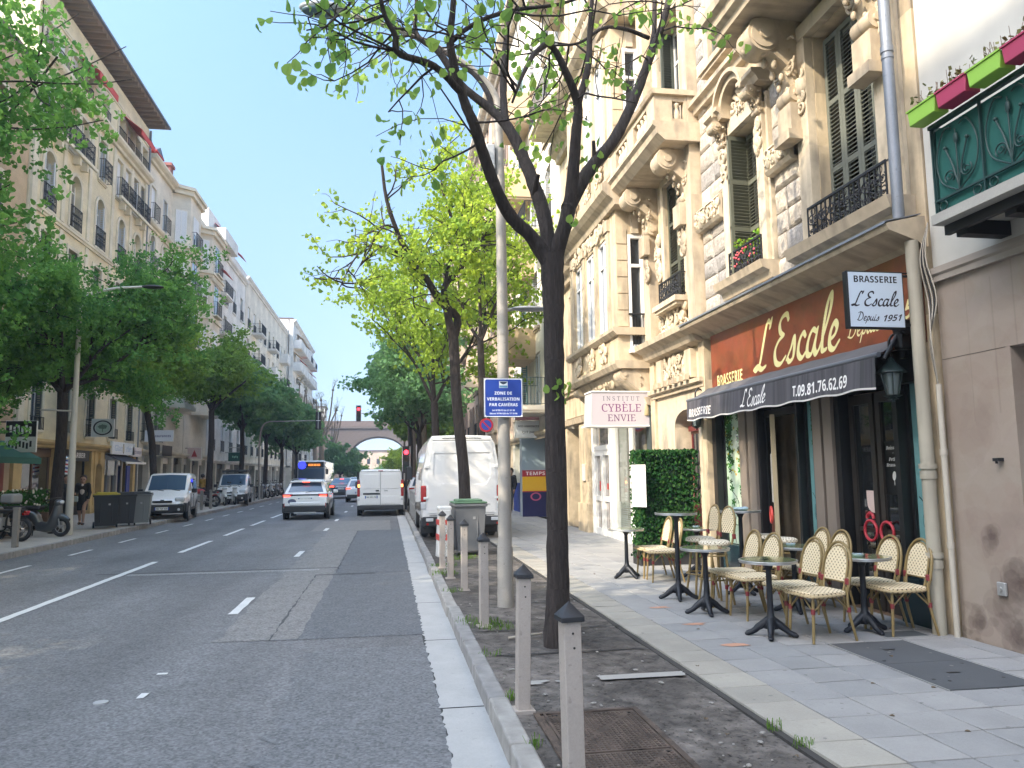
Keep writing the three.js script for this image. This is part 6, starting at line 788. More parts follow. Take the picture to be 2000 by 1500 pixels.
// the row on the far pavement
tree('large dense green tree overhanging the road at the frame edge, first of the opposite row', -10.3, 13.0, { low: 7, cone: (h) => h < 8 ? 5.7 : lerp(5.7, 3.6, (h - 8) / 4),  seed: 71, fork: 3.6, r: 0.19, limbs: 9, tilt: 1.15, len: 4.3, n: 17000, spread: 0.85, kids: 5, col: GREEN, leaf: LEAF.fine, up: 0.06 });
tree('large green tree with a three-way fork behind the lamp post and parked motorcycles', -9.7, 25.0, { seed: 72, fork: 4.2, r: 0.17, limbs: 6, tilt: 1.2, len: 2.7, n: 8000, spread: 0.65, up: 0, kids: 5, col: GREEN, leaf: LEAF.fine });
tree('green tree with a leaning trunk behind the white car by the insurance sign', -9.6, 35.0, { seed: 73, fork: 4.9, r: 0.15, limbs: 5, tilt: 1.0, len: 1.75, n: 2300, spread: 0.65, up: 0, col: FRESH, leaf: LEAF.mid, lean: [-0.7, 0] });
tree('tall straight dark-trunked tree beside the white van with the roof rack', -9.5, 44, { seed: 74, fork: 5.2, r: 0.17, limbs: 5, tilt: 0.8, len: 2.1, n: 2300, spread: 0.75, col: FRESH, leaf: LEAF.mid });
tree('green tree by the green shop sign across the road', -9.3, 52, { seed: 75, fork: 4.6, r: 0.16, limbs: 5, tilt: 0.8, len: 2.2, n: 1500, spread: 0.9, col: BLUEG, leaf: LEAF.far });
tree('blue-green tree by the row of parked scooters', -9.0, 60, { seed: 76, fork: 4.4, r: 0.16, limbs: 5, tilt: 0.8, len: 2.3, n: 1400, spread: 1.0, col: BLUEG, leaf: LEAF.far });
tree('blue-green tree just before the bus', -8.9, 68, { seed: 77, fork: 4.0, r: 0.16, limbs: 5, tilt: 0.8, len: 2.4, n: 1300, spread: 1.0, col: BLUEG, leaf: LEAF.far });
tree('last blue-green tree of the opposite row, behind the back of a signal', -8.8, 78, { seed: 78, fork: 3.6, r: 0.16, limbs: 5, tilt: 0.8, len: 2.4, n: 1300, spread: 1.0, col: BLUEG, leaf: LEAF.far });
tree('street tree beside the viewpoint, between two other trees of the opposite row', -10.2, 8.0, { seed: 81, fork: 3.4, r: 0.19, limbs: 7, tilt: 0.9, len: 3.3, n: 6000, spread: 0.8, kids: 5, col: GREEN, leaf: LEAF.near });
tree('street tree standing beside the viewpoint on the opposite pavement', -9.3, 3.0, { seed: 79, fork: 3.4, r: 0.19, limbs: 6, tilt: 0.9, len: 3.8, n: 6500, spread: 0.8, kids: 5, col: GREEN, leaf: LEAF.near });
tree('street tree behind the viewpoint on the opposite pavement', -9.2, -5.5, { seed: 80, fork: 3.4, r: 0.19, limbs: 6, tilt: 0.9, len: 3.6, n: 5000, spread: 0.8, kids: 5, col: GREEN, leaf: LEAF.near });
// ---------- near pavement furniture ----------
{
  const bm = mat([0.48, 0.42, 0.37], 0.7, { map: tConc, bumpMap: tConc, bumpScale: 0.003 }), cap = mat([0.025, 0.026, 0.03], 0.6), hole = M.black;
  const list = [[0.91, 3.86, 0.012, 'tallest-looking square beige bollard with dark pyramid cap, beside the rusty cover plate'], [0.93, 5.46, -0.02, 'square beige bollard, second along the kerb, standing by the broken white strip'], [1.03, 8.42, 0.005, 'square beige bollard with rust at its foot and a grass tuft, third along the kerb'], [1.07, 11.0, 0.0, 'square beige bollard, fourth along the kerb, in front of the wheeled bin'], [0.98, 12.3, 0.0, 'square beige bollard with a chain hanging on it, before the red and white barrier'], [0.95, 13.7, 0, 'last beige bollard of the row, just before the barrier block']];
  let first; list.forEach(([x, d, ln, label], i) => {
    let t; if (!first) { t = first = thing('bollard', label, 'bollard', [x, 0.1, -d], 0.12, 'bollards along the near kerb'); part(t, 'post', [rb(-0.046, 0.046, 0, 0.92, -0.046, 0.046, 0.008)], bm); part(t, 'cap', [new THREE.CylinderGeometry(0.0, 0.085, 0.07, 4).rotateY(PI / 4).translate(0, 0.975, 0), rb(-0.06, 0.06, 0.915, 0.94, -0.06, 0.06, 0.004)], cap); part(t, 'bolt_hole', [cylAx(0.006, 0.006, 0, 0.86, 0.0455, 'z', 8), cylAx(0.006, 0.006, 0.005, 0.79, 0.0455, 'z', 8)], hole); part(t, 'foot_plate', [bx(-0.075, 0.075, 0.012, 0.035, -0.075, 0.075)], bm); }
    else t = copy(first, [x, 0.1, -d], 0.05 * (i % 3), label); t.rotation.z = ln;
  });
  const c = thing('chain', 'loose steel chain hanging from the bollard before the red and white barrier', 'chain', [0.9, 0.12, -12.25]); for (let k = 0; k < 18; k++) part(c, 'link', [new THREE.TorusGeometry(0.018, 0.005, 5, 10).scale(0.8, 1.35, 1).rotateY(k % 2 ? PI / 2 : 0).translate(0.012 * Math.sin(k), 0.82 - k * 0.042, 0.01)], M.galv);
}
{ // tall lamp post with its curved arm
  const t = thing('street_lamp', 'tall grey lamp post carrying a long curved arm and a cobra-head lamp over the road', 'street lamp', [1.44, 0.1, -9.6]);
  part(t, 'pole', [limb([[0, 0, 0], [0.0, 2.5, 0], [-0.01, 5, 0], [-0.03, 6.3, 0]], [0.092, 0.075, 0.064, 0.058], 14, 4)], M.polePaint); part(t, 'base_sleeve', [cyl(0.1, 0.096, 0.75, 0, 0, 0, 14)], M.polePaint);
  part(t, 'arm', [limb([[-0.03, 6.25, 0], [-0.05, 6.55, 0.02], [-0.25, 6.82, 0.05], [-0.75, 7.12, 0.1], [-1.4, 7.36, 0.14], [-2.05, 7.47, 0.2]], [0.05, 0.045, 0.04, 0.036, 0.033], 10, 5)], M.polePaint);
  const hd = part(t, 'lamp_head', [sph(1, 0, 0, 0, 20, 0.30, 0.075, 0.15)], mat([0.28, 0.31, 0.33], 0.4)); hd.position.set(-2.28, 7.49, 0.22); const ls = part(t, 'lens', [sph(1, 0, 0, 0, 18, 0.24, 0.06, 0.13)], mat([0.08, 0.14, 0.17], 0.15, { clearcoat: 1 })); ls.position.set(-2.31, 7.455, 0.22);
  part(t, 'collar', [cyl(0.07, 0.07, 0.06, -0.02, 5.35, 0, 12), cyl(0.078, 0.078, 0.05, 0, 3.4, 0, 12)], M.polePaint); part(t, 'control_box', [rb(-0.2, -0.09, 5.55, 5.9, -0.09, 0.09, 0.015), bx(-0.1, -0.04, 5.6, 5.64, -0.02, 0.02), bx(-0.1, -0.04, 5.8, 5.84, -0.02, 0.02)], mat([0.4, 0.42, 0.44], 0.5));
  part(t, 'pavement_lamp_arm', [bar([0.05, 3.72, 0], [0.16, 3.74, 0], 0.022, 8)], M.polePaint); const h2 = part(t, 'pavement_lamp_head', [sph(1, 0, 0, 0, 16, 0.25, 0.035, 0.1)], mat([0.24, 0.25, 0.26], 0.4)); h2.position.set(0.36, 3.745, 0);
  const ts = canvasTex(512, 512, (x, w, h) => { x.fillStyle = '#e8ecf4'; x.fillRect(0, 0, w, h); x.fillStyle = '#1d3f9a'; x.beginPath(); x.roundRect(10, 10, w - 20, h - 20, 30); x.fill(); x.fillStyle = '#d5dce2'; x.fillRect(200, 34, 116, 90); x.fillStyle = '#2b3a50'; x.beginPath(); x.moveTo(204, 40); x.lineTo(312, 40); x.lineTo(290, 66); x.lineTo(258, 78); x.lineTo(226, 66); x.fill(); x.fillStyle = '#5d8fae'; x.fillRect(204, 92, 108, 28); const wt = '#eef1f6'; text(x, 'ZONE DE', w / 2, 195, 58, wt, 'sans-serif', 'bold', 300); text(x, 'VERBALISATION', w / 2, 274, 58, wt, 'sans-serif', 'bold', 460); text(x, 'PAR CAMÉRAS', w / 2, 350, 58, wt, 'sans-serif', 'bold', 420); text(x, 'Loi N°95-73 du 21 01 95', w / 2, 425, 28, wt, 'sans-serif', 'bold', 380); text(x, 'Décret N°96-926 du 17 10 96', w / 2, 468, 28, wt, 'sans-serif', 'bold', 450); });
  const s = thing('camera_zone_sign', 'blue square camera enforcement sign fixed to the tall lamp post', 'sign', [1.42, 2.68, -9.47]); part(s, 'plate', [rb(-0.245, 0.245, -0.245, 0.245, -0.012, 0.0, 0.005)], M.galv); part(s, 'face', panel(0.478, 0.478, 0, 0, 0.0015), print(ts, 0.45), true); part(s, 'clamp', [bx(-0.09, 0.09, 0.1, 0.13, -0.2, -0.012), bx(-0.09, 0.09, -0.13, -0.1, -0.2, -0.012)], M.galv);
}
function wheelieBin(label, pos, turn, bodyC, lidC, group, W = 0.66, H = 1.0, D = 0.74) {
  const t = thing('wheeled_bin', label, 'bin', pos, turn, group), bm = mat(bodyC, 0.6), w = W / 2, d = D / 2;
  const s = new THREE.BufferGeometry(), k = 0.84, P = [[-w * k, 0.09, -d * k], [w * k, 0.09, -d * k], [w * k, 0.09, d * k], [-w * k, 0.09, d * k], [-w, H - 0.08, -d], [w, H - 0.08, -d], [w, H - 0.08, d], [-w, H - 0.08, d]], F = [[0, 1, 2, 3], [0, 4, 5, 1], [1, 5, 6, 2], [2, 6, 7, 3], [3, 7, 4, 0], [4, 7, 6, 5]], v = []; F.forEach(([a, b, c, e]) => [a, b, c, a, c, e].forEach((i) => v.push(...P[i]))); s.setAttribute('position', new THREE.Float32BufferAttribute(v, 3)); s.computeVertexNormals();
  part(t, 'body', [s, rb(-w * 0.5, -w * 0.42, 0.2, H - 0.15, d * 0.86, d * 0.97, 0.02), rb(w * 0.42, w * 0.5, 0.2, H - 0.15, d * 0.86, d * 0.97, 0.02)], bm); part(t, 'rim', [rb(-w - 0.03, w + 0.03, H - 0.12, H - 0.06, -d - 0.03, d + 0.03, 0.02)], bm);
  const lid = mat(lidC, 0.55); part(t, 'lid', [rb(-w - 0.025, w + 0.025, H - 0.055, H - 0.02, -d - 0.03, d + 0.035, 0.015), rb(-w * 0.85, w * 0.85, H - 0.03, H + 0.025, -d * 0.8, d * 0.7, 0.03)], lid); part(t, 'handle', [cylAx(0.016, W * 0.9, 0, H - 0.1, -d - 0.07, 'x', 8), bx(-w * 0.8, -w * 0.75, H - 0.13, H - 0.08, -d - 0.08, -d), bx(w * 0.75, w * 0.8, H - 0.13, H - 0.08, -d - 0.08, -d)], bm);
  for (const q of [-1, 1]) part(t, 'wheel', [cylAx(0.1, 0.05, q * (w * k + 0.03), 0.1, -d * 0.7, 'x', 16)], M.rubber); part(t, 'label_plate', [bx(w * 0.15, w * 0.32, H * 0.66, H * 0.71, d * 0.985, d * 0.99)], M.galv); return t;
}
wheelieBin('large grey wheeled bin with a green lid, at the foot of the lime tree', [1.63, 0.12, -15.9], 0.05, [0.15, 0.155, 0.16], [0.10, 0.19, 0.11], undefined, 0.62, 1.08, 0.7);
{ const t = thing('traffic_barrier', 'red and white striped plastic barrier block beside the green-lidded bin', 'barrier', [1.12, 0.12, -15.6], 0.1), w = mat([0.66, 0.66, 0.64], 0.6); part(t, 'body', [ext(shape([[-0.15, 0], [0.15, 0], [0.13, 0.5], [0.11, 0.92], [-0.11, 0.92], [-0.13, 0.5]]), 0.34, 0.02).translate(0, 0, -0.17)], w); part(t, 'red_band', [bx(-0.136, 0.136, 0.62, 0.72, -0.176, 0.176), bx(-0.14, 0.14, 0.32, 0.44, -0.178, 0.178)], mat([0.5, 0.06, 0.05], 0.6)); part(t, 'top_cap', [rb(-0.13, 0.13, 0.9, 0.98, -0.16, 0.16, 0.03)], w); }
{ // rusty cover with raised grid
  const t = thing('cover_plate', 'rusty brown cast-iron cover plates with raised grid, set in the asphalt strip', 'manhole cover', [1.34, 0.125, -4.55]), im = mat([0.17, 0.125, 0.10], 0.75, { map: tDirt, bumpMap: tDirt, bumpScale: 0.003 });
  part(t, 'frame', [bx(-0.36, 0.36, 0, 0.016, -0.78, -0.745), bx(-0.36, 0.36, 0, 0.016, 0.745, 0.78), bx(-0.36, -0.325, 0, 0.016, -0.745, 0.745), bx(0.325, 0.36, 0, 0.016, -0.745, 0.745), bx(-0.3, -0.285, 0.005, 0.018, -0.74, 0.74)], im);
  for (const z of [-0.37, 0.375]) { const lines = []; part(t, 'plate', [bx(-0.32, 0.32, 0, 0.008, z - 0.36, z + 0.36)], im); for (let i = 0; i < 19; i++) { const x = -0.265 + i * 0.031; for (let j = 0; j < 21; j++) { const zz = z - 0.33 + j * 0.033; if (Math.abs((x + 0.3) / 0.6 - (z + 0.36 - zz) / 0.72) < 0.035) continue; lines.push(bx(x - 0.009, x + 0.009, 0.008, 0.0135, zz - 0.010, zz + 0.010)); } } part(t, 'raised_grid', lines, im); part(t, 'lifting_slot', [bx(-0.31, -0.305, 0.0085, 0.0095, z - 0.2, z - 0.14), bx(0.27, 0.3, 0.009, 0.0142, z - 0.32, z - 0.3), bx(-0.25, -0.21, 0.009, 0.0142, z - 0.34, z - 0.325)], M.black); }
}
{ const t = thing('access_cover', 'large dark asphalt-filled access cover sunk in the slabs beside the terrace chairs', 'access cover', [4.437, 0.118, -6.05]), m = mat([0.10, 0.105, 0.11], 0.85, { map: tConc, bumpMap: tConc, bumpScale: 0.004 }); part(t, 'panel', [bx(-0.375, 0.375, 0, 0.018, -0.775, -0.003), bx(-0.375, 0.375, 0, 0.018, 0.003, 0.775)], m); part(t, 'lifting_eye', [[-0.45, 0.35].map((z) => [bx(-0.05, 0.05, 0.0182, 0.0195, z - 0.02, z + 0.02)]), [[-0.29, -0.1], [0.28, 0.1], [-0.29, 0.5], [0.27, 0.55], [-0.2, 0.56]].map(([x, z]) => cyl(0.014, 0.014, 0.0015, x, 0.0182, z, 8))], M.black); part(t, 'edge', [bx(-0.388, -0.376, 0, 0.0195, -0.785, 0.785), bx(0.376, 0.388, 0, 0.0195, -0.785, 0.785)], M.galv); }
{ const t = thing('access_cover', 'small dark metal cover by the wall beneath the last terrace chair', 'access cover', [4.95, 0.139, -7.05]), m = mat([0.08, 0.09, 0.095], 0.7); part(t, 'plate', [bx(-0.22, 0.22, 0, 0.006, -0.11, 0.11)], m); part(t, 'rim', [bx(-0.24, 0.24, 0, 0.004, -0.13, 0.13)], M.galv); }
{ const R = RNG(14), g = [], gr = []; for (let i = 0; i < 110; i++) { const x = 0.9 + R() * 1.5, d = 3.9 + R() * R() * 12, s = 0.006 + R() * R() * 0.018; g.push(new THREE.IcosahedronGeometry(s, 0).scale(1, 0.5, 1 + R()).rotateY(R() * 6).translate(x, 0.128, -d)); } tag(part(scene, 'gravel', g, mat([0.28, 0.265, 0.24], 0.9)), 'small pale stones and crumbs scattered over the worn asphalt strip', 'gravel', null, 'stuff');
  const spots = [[0.98, 8.6, 0.25, 150], [1.15, 8.35, 0.2, 120], [0.93, 12.8, 0.22, 150], [1.35, 14.9, 0.2, 90], [0.92, 7.1, 0.1, 40], [0.9, 10.9, 0.15, 70], [1.0, 13.9, 0.25, 160], [2.42, 4.75, 0.05, 26], [2.43, 4.45, 0.06, 30], [0.9, 5.75, 0.06, 40], [0.89, 4.75, 0.05, 26], [1.5, 15.2, 0.3, 120]]; for (const [x, d, r, n] of spots) for (let k = 0; k < n; k++) { const a = R() * 6.28, q = r * Math.sqrt(R()), h = 0.02 + 0.06 * R(), l = new THREE.PlaneGeometry(0.006, h, 1, 2).translate(0, h / 2, 0); l.rotateX((R() - 0.5) * 1.1).rotateY(R() * 6.28); gr.push(l.translate(x + Math.cos(a) * q, 0.118, -d + Math.sin(a) * q)); } tag(part(scene, 'grass', gr, leafMat([0.13, 0.24, 0.04], 0.3)), 'green grass tufts growing along the kerb edge and round the bollards', 'grass', null, 'stuff');
  const lt = []; for (let i = 0; i < 26; i++) { const x = R() < 0.5 ? 1 + R() * 4 : 2.5 + R() * 2.6, d = 4 + R() * 9; lt.push(leafShape(0.035).rotateX(-1.5).rotateY(R() * 6).translate(x, x > 2.45 ? 0.1405 : 0.132, -d)); } tag(part(scene, 'fallen_leaves', lt, mat([0.12, 0.085, 0.05], 0.9)), 'few dry fallen leaves lying on the slabs and asphalt', 'leaves', null, 'stuff');
  const st = thing('dry_stick', 'short pale stick lying on the asphalt beside the near tree trunk', 'stick', [1.35, 0.14, -7.75], 0.3); part(st, 'stem', [limb([[-0.18, 0, 0], [0.02, 0.012, 0.02], [0.2, 0.005, -0.01]], [0.014, 0.012, 0.008], 6, 3)], mat([0.4, 0.35, 0.28], 0.9)); }
for (const [x, d, k] of [[3.22, 7.95, 0], [3.2, 6.95, 1], [3.22, 9.0, 2]]) { const s = new THREE.Shape(), R = RNG(d * 10); for (let i = 0; i < 9; i++) { const a = i / 9 * 6.28, r = 0.06 + 0.05 * R(); i ? s.lineTo(Math.cos(a) * r * 1.6, Math.sin(a) * r * 0.7) : s.moveTo(r, 0); } const p = part(scene, 'paint_mark', [new THREE.ShapeGeometry(s).rotateX(-PI / 2)], mat([0.5, 0.27, 0.18], 0.8)); p.position.set(x, 0.1425, -d); tag(p, ['faded orange spray mark on the slabs before the second outer table', 'faded orange spray mark on the slabs before the first outer table', 'faded orange spray mark on the slabs before the tall table'][k], 'paint mark'); }
// artificial hedge screen with a menu sheet
{ const t = thing('hedge_screen', 'tall green leafy hedge screen closing the terrace, with a white menu sheet on its side', 'hedge', [4.83, 0.12, -13.15]), R = RNG(25), pts = [], w = 0.54, h = 1.98, d = 0.24;
  part(t, 'planter_trough', [rb(-w, w, 0, 0.35, -d + 0.02, d - 0.02, 0.01)], M.dark); part(t, 'core', [rb(-w + 0.06, w - 0.06, 0.3, h - 0.07, -d + 0.07, d - 0.07, 0.03)], mat([0.012, 0.03, 0.012], 0.9));
  for (let i = 0; i < 5200; i++) { const f = R(); let x = (R() * 2 - 1) * w, y = 0.15 + R() * (h - 0.15), z = (R() * 2 - 1) * d; if (f < 0.55) z = d - R() * 0.07; else if (f < 0.8) x = -w + R() * 0.07; else if (f < 0.95) y = h - R() * 0.08; pts.push([x + (R() - 0.5) * 0.05, y + (R() - 0.5) * 0.05, z + (R() - 0.5) * 0.05]); }
  const im = foliage(t, leafShape(0.055), leafMat([1, 1, 1], 0.25), pts, R, 0.6, 1.3, (p, R) => { const v = R(); return [lerp(0.015, 0.07, v * v), lerp(0.045, 0.15, v), lerp(0.015, 0.04, v)]; }); im.name = 'foliage';
  const tm = canvasTex(128, 512, (x, w, h) => { x.fillStyle = '#dcdad4'; x.fillRect(0, 0, w, h); x.fillStyle = '#77757a'; for (let k = 0; k < 22; k++) x.fillRect(16, 40 + k * 20, 40 + (k * 37) % 55, 6); });
  const mn = part(t, 'menu_sheet', panel(0.3, 0.72, 0, 0, 0), print(tm, 0.8), true); mn.rotation.y = -0.95; mn.position.set(-w - 0.02, 1.38, d + 0.04); }
// ---------- terrace tables and chairs ----------
const cane = canvasTex(256, 256, (x, w, h) => { x.fillStyle = '#d8c8a8'; x.fillRect(0, 0, w, h); for (let j = 0; j < 16; j++) for (let i = 0; i < 16; i++) { x.fillStyle = (i + j) % 2 ? '#211a14' : '#e6dcc4'; x.fillRect(i * 16 + ((i + j) % 2 ? 4 : 0), j * 16 + ((i + j) % 2 ? 5 : 0), (i + j) % 2 ? 8 : 16, (i + j) % 2 ? 6 : 16); } });
cane.wrapS = cane.wrapT = THREE.RepeatWrapping; cane.repeat.set(2.6, 2.6);
const caneBump = cane.clone(); caneBump.colorSpace = THREE.NoColorSpace;
const weaveM = mat([0.92, 0.88, 0.8], 0.75, { map: cane, bumpMap: caneBump, bumpScale: 0.002 }), bamboo = mat([0.30, 0.215, 0.085], 0.45, { map: tPlaster }), binding = mat([0.2, 0.025, 0.03], 0.6), edgeW = mat([0.62, 0.55, 0.43], 0.8, { map: cane });
function makeChair() {                                 // seat faces -x in its own frame, base at the seat centre
  const t = new THREE.Group(), sh = 0.46, w = 0.2;
  const seat = new THREE.Shape(); seat.moveTo(-0.21, -0.2); seat.lineTo(0.16, -0.18); seat.quadraticCurveTo(0.21, -0.17, 0.21, -0.1); seat.lineTo(0.21, 0.1); seat.quadraticCurveTo(0.21, 0.17, 0.16, 0.18); seat.lineTo(-0.21, 0.2); seat.quadraticCurveTo(-0.235, 0, -0.21, -0.2);
  part(t, 'seat', [ext(seat, 0.035, 0.008).rotateX(-PI / 2).translate(0, sh - 0.035, 0)], weaveM); part(t, 'seat_edge', [tube([[-0.215, sh - 0.03, -0.2], [0.15, sh - 0.03, -0.185], [0.212, sh - 0.03, -0.1], [0.212, sh - 0.03, 0.1], [0.15, sh - 0.03, 0.185], [-0.215, sh - 0.03, 0.2], [-0.235, sh - 0.03, 0]], 0.017, 40, 6, true)], edgeW);
  const bz = (u) => 0.2 + 0.13 * Math.max(0, u), arch = [], inner = [];
  for (let i = 0; i <= 16; i++) { const a = i / 16 * PI, z = Math.cos(a) * 0.195, y = 0.66 + Math.sin(a) * 0.24; arch.push([0.2 + 0.2 * (y - 0.46), y, z]); inner.push([0.194 + 0.2 * (y - 0.46), 0.66 + Math.sin(a) * 0.205, Math.cos(a) * 0.155]); } void bz;
  part(t, 'back_frame', [tube([[0.2, 0.44, 0.175], [0.22, 0.56, 0.195], ...arch, [0.22, 0.56, -0.195], [0.2, 0.44, -0.175]], 0.0145, 60, 7), tube([[0.185, 0.45, 0.14], [0.21, 0.56, 0.152], ...inner, [0.21, 0.56, -0.152], [0.185, 0.45, -0.14]], 0.011, 54, 6)], bamboo);
  { const s = new THREE.Shape(); s.moveTo(-0.15, 0.545); s.lineTo(0.15, 0.545); for (let i = 0; i <= 14; i++) { const a = i / 14 * PI; s.lineTo(Math.cos(a) * 0.15, 0.66 + Math.sin(a) * 0.2); } const g = new THREE.ExtrudeGeometry(s, { depth: 0.012, bevelEnabled: false }).rotateY(-PI / 2); const p = g.attributes.position; for (let i = 0; i < p.count; i++) p.setX(i, p.getX(i) + 0.197 + 0.2 * (p.getY(i) - 0.46)); g.computeVertexNormals(); part(t, 'backrest', [g], weaveM); }
  part(t, 'back_rail', [bar([0.217, 0.54, -0.155], [0.217, 0.54, 0.155], 0.012, 6)], bamboo);
  for (const s of [-1, 1]) { part(t, 'leg', [limb([[-0.175, sh - 0.02, s * 0.165], [-0.185, 0.2, s * 0.172], [-0.2, 0, s * 0.18]], [0.0145, 0.015, 0.0125], 7, 3)], bamboo); part(t, 'leg', [limb([[0.2, 0.5, s * 0.178], [0.2, 0.3, s * 0.18], [0.27, 0, s * 0.19]], [0.0145, 0.015, 0.0125], 7, 3)], bamboo); }
  part(t, 'brace', [[-1, 1].map((s) => [bar([-0.18, 0.28, s * 0.17], [-0.03, 0.425, s * 0.175], 0.008), bar([0.2, 0.28, s * 0.18], [0.05, 0.425, s * 0.178], 0.008)]), bar([-0.182, 0.28, -0.17], [-0.18, 0.425, -0.02], 0.008), bar([-0.182, 0.28, 0.17], [-0.18, 0.425, 0.02], 0.008), bar([0.205, 0.28, -0.18], [0.2, 0.425, -0.03], 0.008), bar([0.205, 0.28, 0.18], [0.2, 0.425, 0.03], 0.008)], bamboo);
  part(t, 'binding', [[-1, 1].map((s) => [cyl(0.02, 0.02, 0.045, -0.183, 0.265, s * 0.17, 8), cyl(0.02, 0.02, 0.045, 0.205, 0.265, s * 0.18, 8), cyl(0.021, 0.021, 0.05, -0.178, 0.41, s * 0.166, 8), rb(0.195, 0.235, 0.515, 0.575, s * 0.175 - 0.026, s * 0.175 + 0.026, 0.01)])], binding); return t;
}
{
  const src = makeChair(); src.name = 'bistro_chair';
  [[4.08, 7.03, 0.12, 'cane bistro chair with red bindings, its legs next to the dark access cover'], [4.1, 7.52, 0.05, 'cane bistro chair half hidden by the chair whose legs touch the dark cover'], [5.0, 7.12, -0.03, 'cane bistro chair by the wall, beside the cream drainpipe'], [4.98, 7.55, 0.02, 'cane bistro chair by the wall, next to the one beside the cream drainpipe'], [4.93, 8.35, 0.06, 'cane bistro chair before the double doors, in front of its twin'], [4.95, 8.8, 0, 'cane bistro chair before the double doors, next to the cream pillars'], [4.0, 8.18, 0.08, 'cane bistro chair at the second round table, the closer of the pair'], [4.0, 8.66, 0.02, 'cane bistro chair at the second round table, the farther of the pair'], [4.02, 11.12, -0.1, 'plain cane bistro chair at the small table by the hedge, in front of its twin'], [4.03, 11.58, -0.04, 'plain cane bistro chair at the small table by the hedge, behind its twin']].forEach(([x, d, r, label], i) => {
    if (!i) { scene.add(src); src.position.set(x, 0.14, -d); src.rotation.y = r; tag(src, label, 'chair', 'cane bistro chairs on the terrace'); src.name = numbered('bistro_chair'); } else copy(src, [x, 0.14, -d], r, label);
  });
}
function makeTable(h, r) {
  const t = new THREE.Group(), tt = canvasTex(256, 256, (x, w) => { const R = RNG(9); x.fillStyle = '#93a274'; x.fillRect(0, 0, w, w); for (let i = 0; i < 60; i++) { x.fillStyle = ['#a3b37c', '#77895a', '#bcc592', '#5c6b4a'][R() * 4 | 0]; x.beginPath(); x.ellipse(R() * w, R() * w, 8 + R() * 26, 5 + R() * 12, R() * 3, 0, 7); x.fill(); } x.fillStyle = '#2f3d2f'; x.beginPath(); x.ellipse(w / 2, w / 2, 40, 30, 0, 0, 7); x.fill(); });
  const ci = new THREE.CircleGeometry(r - 0.012, 36).rotateX(-PI / 2).translate(0, h + 0.0008, 0); part(t, 'table_top', ci, new THREE.MeshPhysicalMaterial({ map: tt, roughness: 0.22, clearcoat: 1, clearcoatRoughness: 0.08, side: THREE.DoubleSide }), true);
  part(t, 'rim', [cyl(r, r, 0.028, 0, h - 0.028, 0, 40), new THREE.TorusGeometry(r, 0.006, 6, 40).rotateX(PI / 2).translate(0, h - 0.006, 0)], mat([0.5, 0.5, 0.49], 0.35, { metalness: 0.7 }));
  const im = mat([0.008, 0.010, 0.015], 0.5); part(t, 'column', [lathe([[0, 0.07], [0.075, 0.08], [0.065, 0.15], [0.035, 0.2], [0.03, 0.26], [0.027, h - 0.1], [0.05, h - 0.05], [0.09, h - 0.03], [0, h - 0.03]], 14)], im);
  for (let k = 0; k < 4; k++) { const a = k / 4 * 6.28 + 0.5, c = Math.cos(a), s = Math.sin(a), g = limb([[0.02 * c, 0.15, 0.02 * s], [0.1 * c, 0.1, 0.1 * s], [0.17 * c, 0.045, 0.17 * s], [0.225 * c, 0.022, 0.225 * s]], [0.045, 0.036, 0.027, 0.026], 7, 3, 0.1, k); part(t, 'foot', [g, sph(0.027, 0.225 * c, 0.02, 0.225 * s, 8, 1, 0.75, 1)], im); }
  return t;
}
{
  const low = makeTable(0.735, 0.275), high = makeTable(1.08, 0.265); low.name = 'bistro_table'; high.name = 'high_table';
  const put = (src, first, x, d, r, label, group) => { if (first) { scene.add(src); src.position.set(x, 0.14, -d); src.rotation.y = r; tag(src, label, 'table', group); src.name = numbered(src.name); } else copy(src, [x, 0.14, -d], r, label); };
  const G = 'low round terrace tables', H = 'tall round terrace tables';
  put(low, 1, 3.69, 7.22, 0, 'low round green-topped table before the chair whose legs touch the dark cover', G); put(low, 0, 4.71, 7.25, 0.6, 'low round table with a glass ashtray, between outer chairs and wall chairs', G); put(low, 0, 3.58, 8.5, 0.3, 'low round table second along the outer row, a patch of sky shining on it', G); put(low, 0, 4.62, 8.42, 0.2, 'low round table behind the outer chairs, before the double doors', G); put(low, 0, 3.62, 11.6, 0.9, 'low round table standing alone before the salon window', G); put(low, 0, 4.68, 11.4, 0.4, 'low round table in front of the hedge screen', G);
  put(high, 1, 3.64, 9.52, 0.2, 'tall round table in the outer row, its top in front of the hedge screen', H); put(high, 0, 4.62, 9.75, 0.7, 'tall round table by the cream pillars, with a blue cloth on top', H);
  const cl = thing('folded_cloth', 'crumpled pale blue cloth lying on the tall table by the pillars', 'cloth', [4.6, 1.225, -9.7]); part(cl, 'fabric', [sph(0.07, 0, 0.015, 0, 10, 1.4, 0.35, 0.8), sph(0.05, 0.06, 0.02, 0.02, 8, 1, 0.5, 0.9), sph(0.04, -0.06, 0.018, 0.01, 8, 1, 0.5, 1)], mat([0.36, 0.47, 0.52], 0.9));
  for (const [x, d, l] of [[4.63, 7.18, 'clear glass ashtray on the round table by the wall chairs'], [4.56, 8.36, 'clear glass ashtray on the low table before the double doors'], [4.66, 11.36, 'clear glass ashtray on the table in front of the hedge screen']]) { const a = thing('ashtray', l, 'ashtray', [x, 0.877, -d]); part(a, 'dish', [lathe([[0, 0.002], [0.05, 0.002], [0.055, 0.03], [0.045, 0.032], [0.04, 0.012], [0, 0.01]], 18)], mat([0.32, 0.42, 0.44], 0.08, { clearcoat: 1 })); part(a, 'notch', [0, 1, 2].map((k) => cylAx(0.007, 0.014, 0.05 * Math.cos(k * 2.1), 0.032, 0.05 * Math.sin(k * 2.1), 'x', 6)), M.galv); }
}
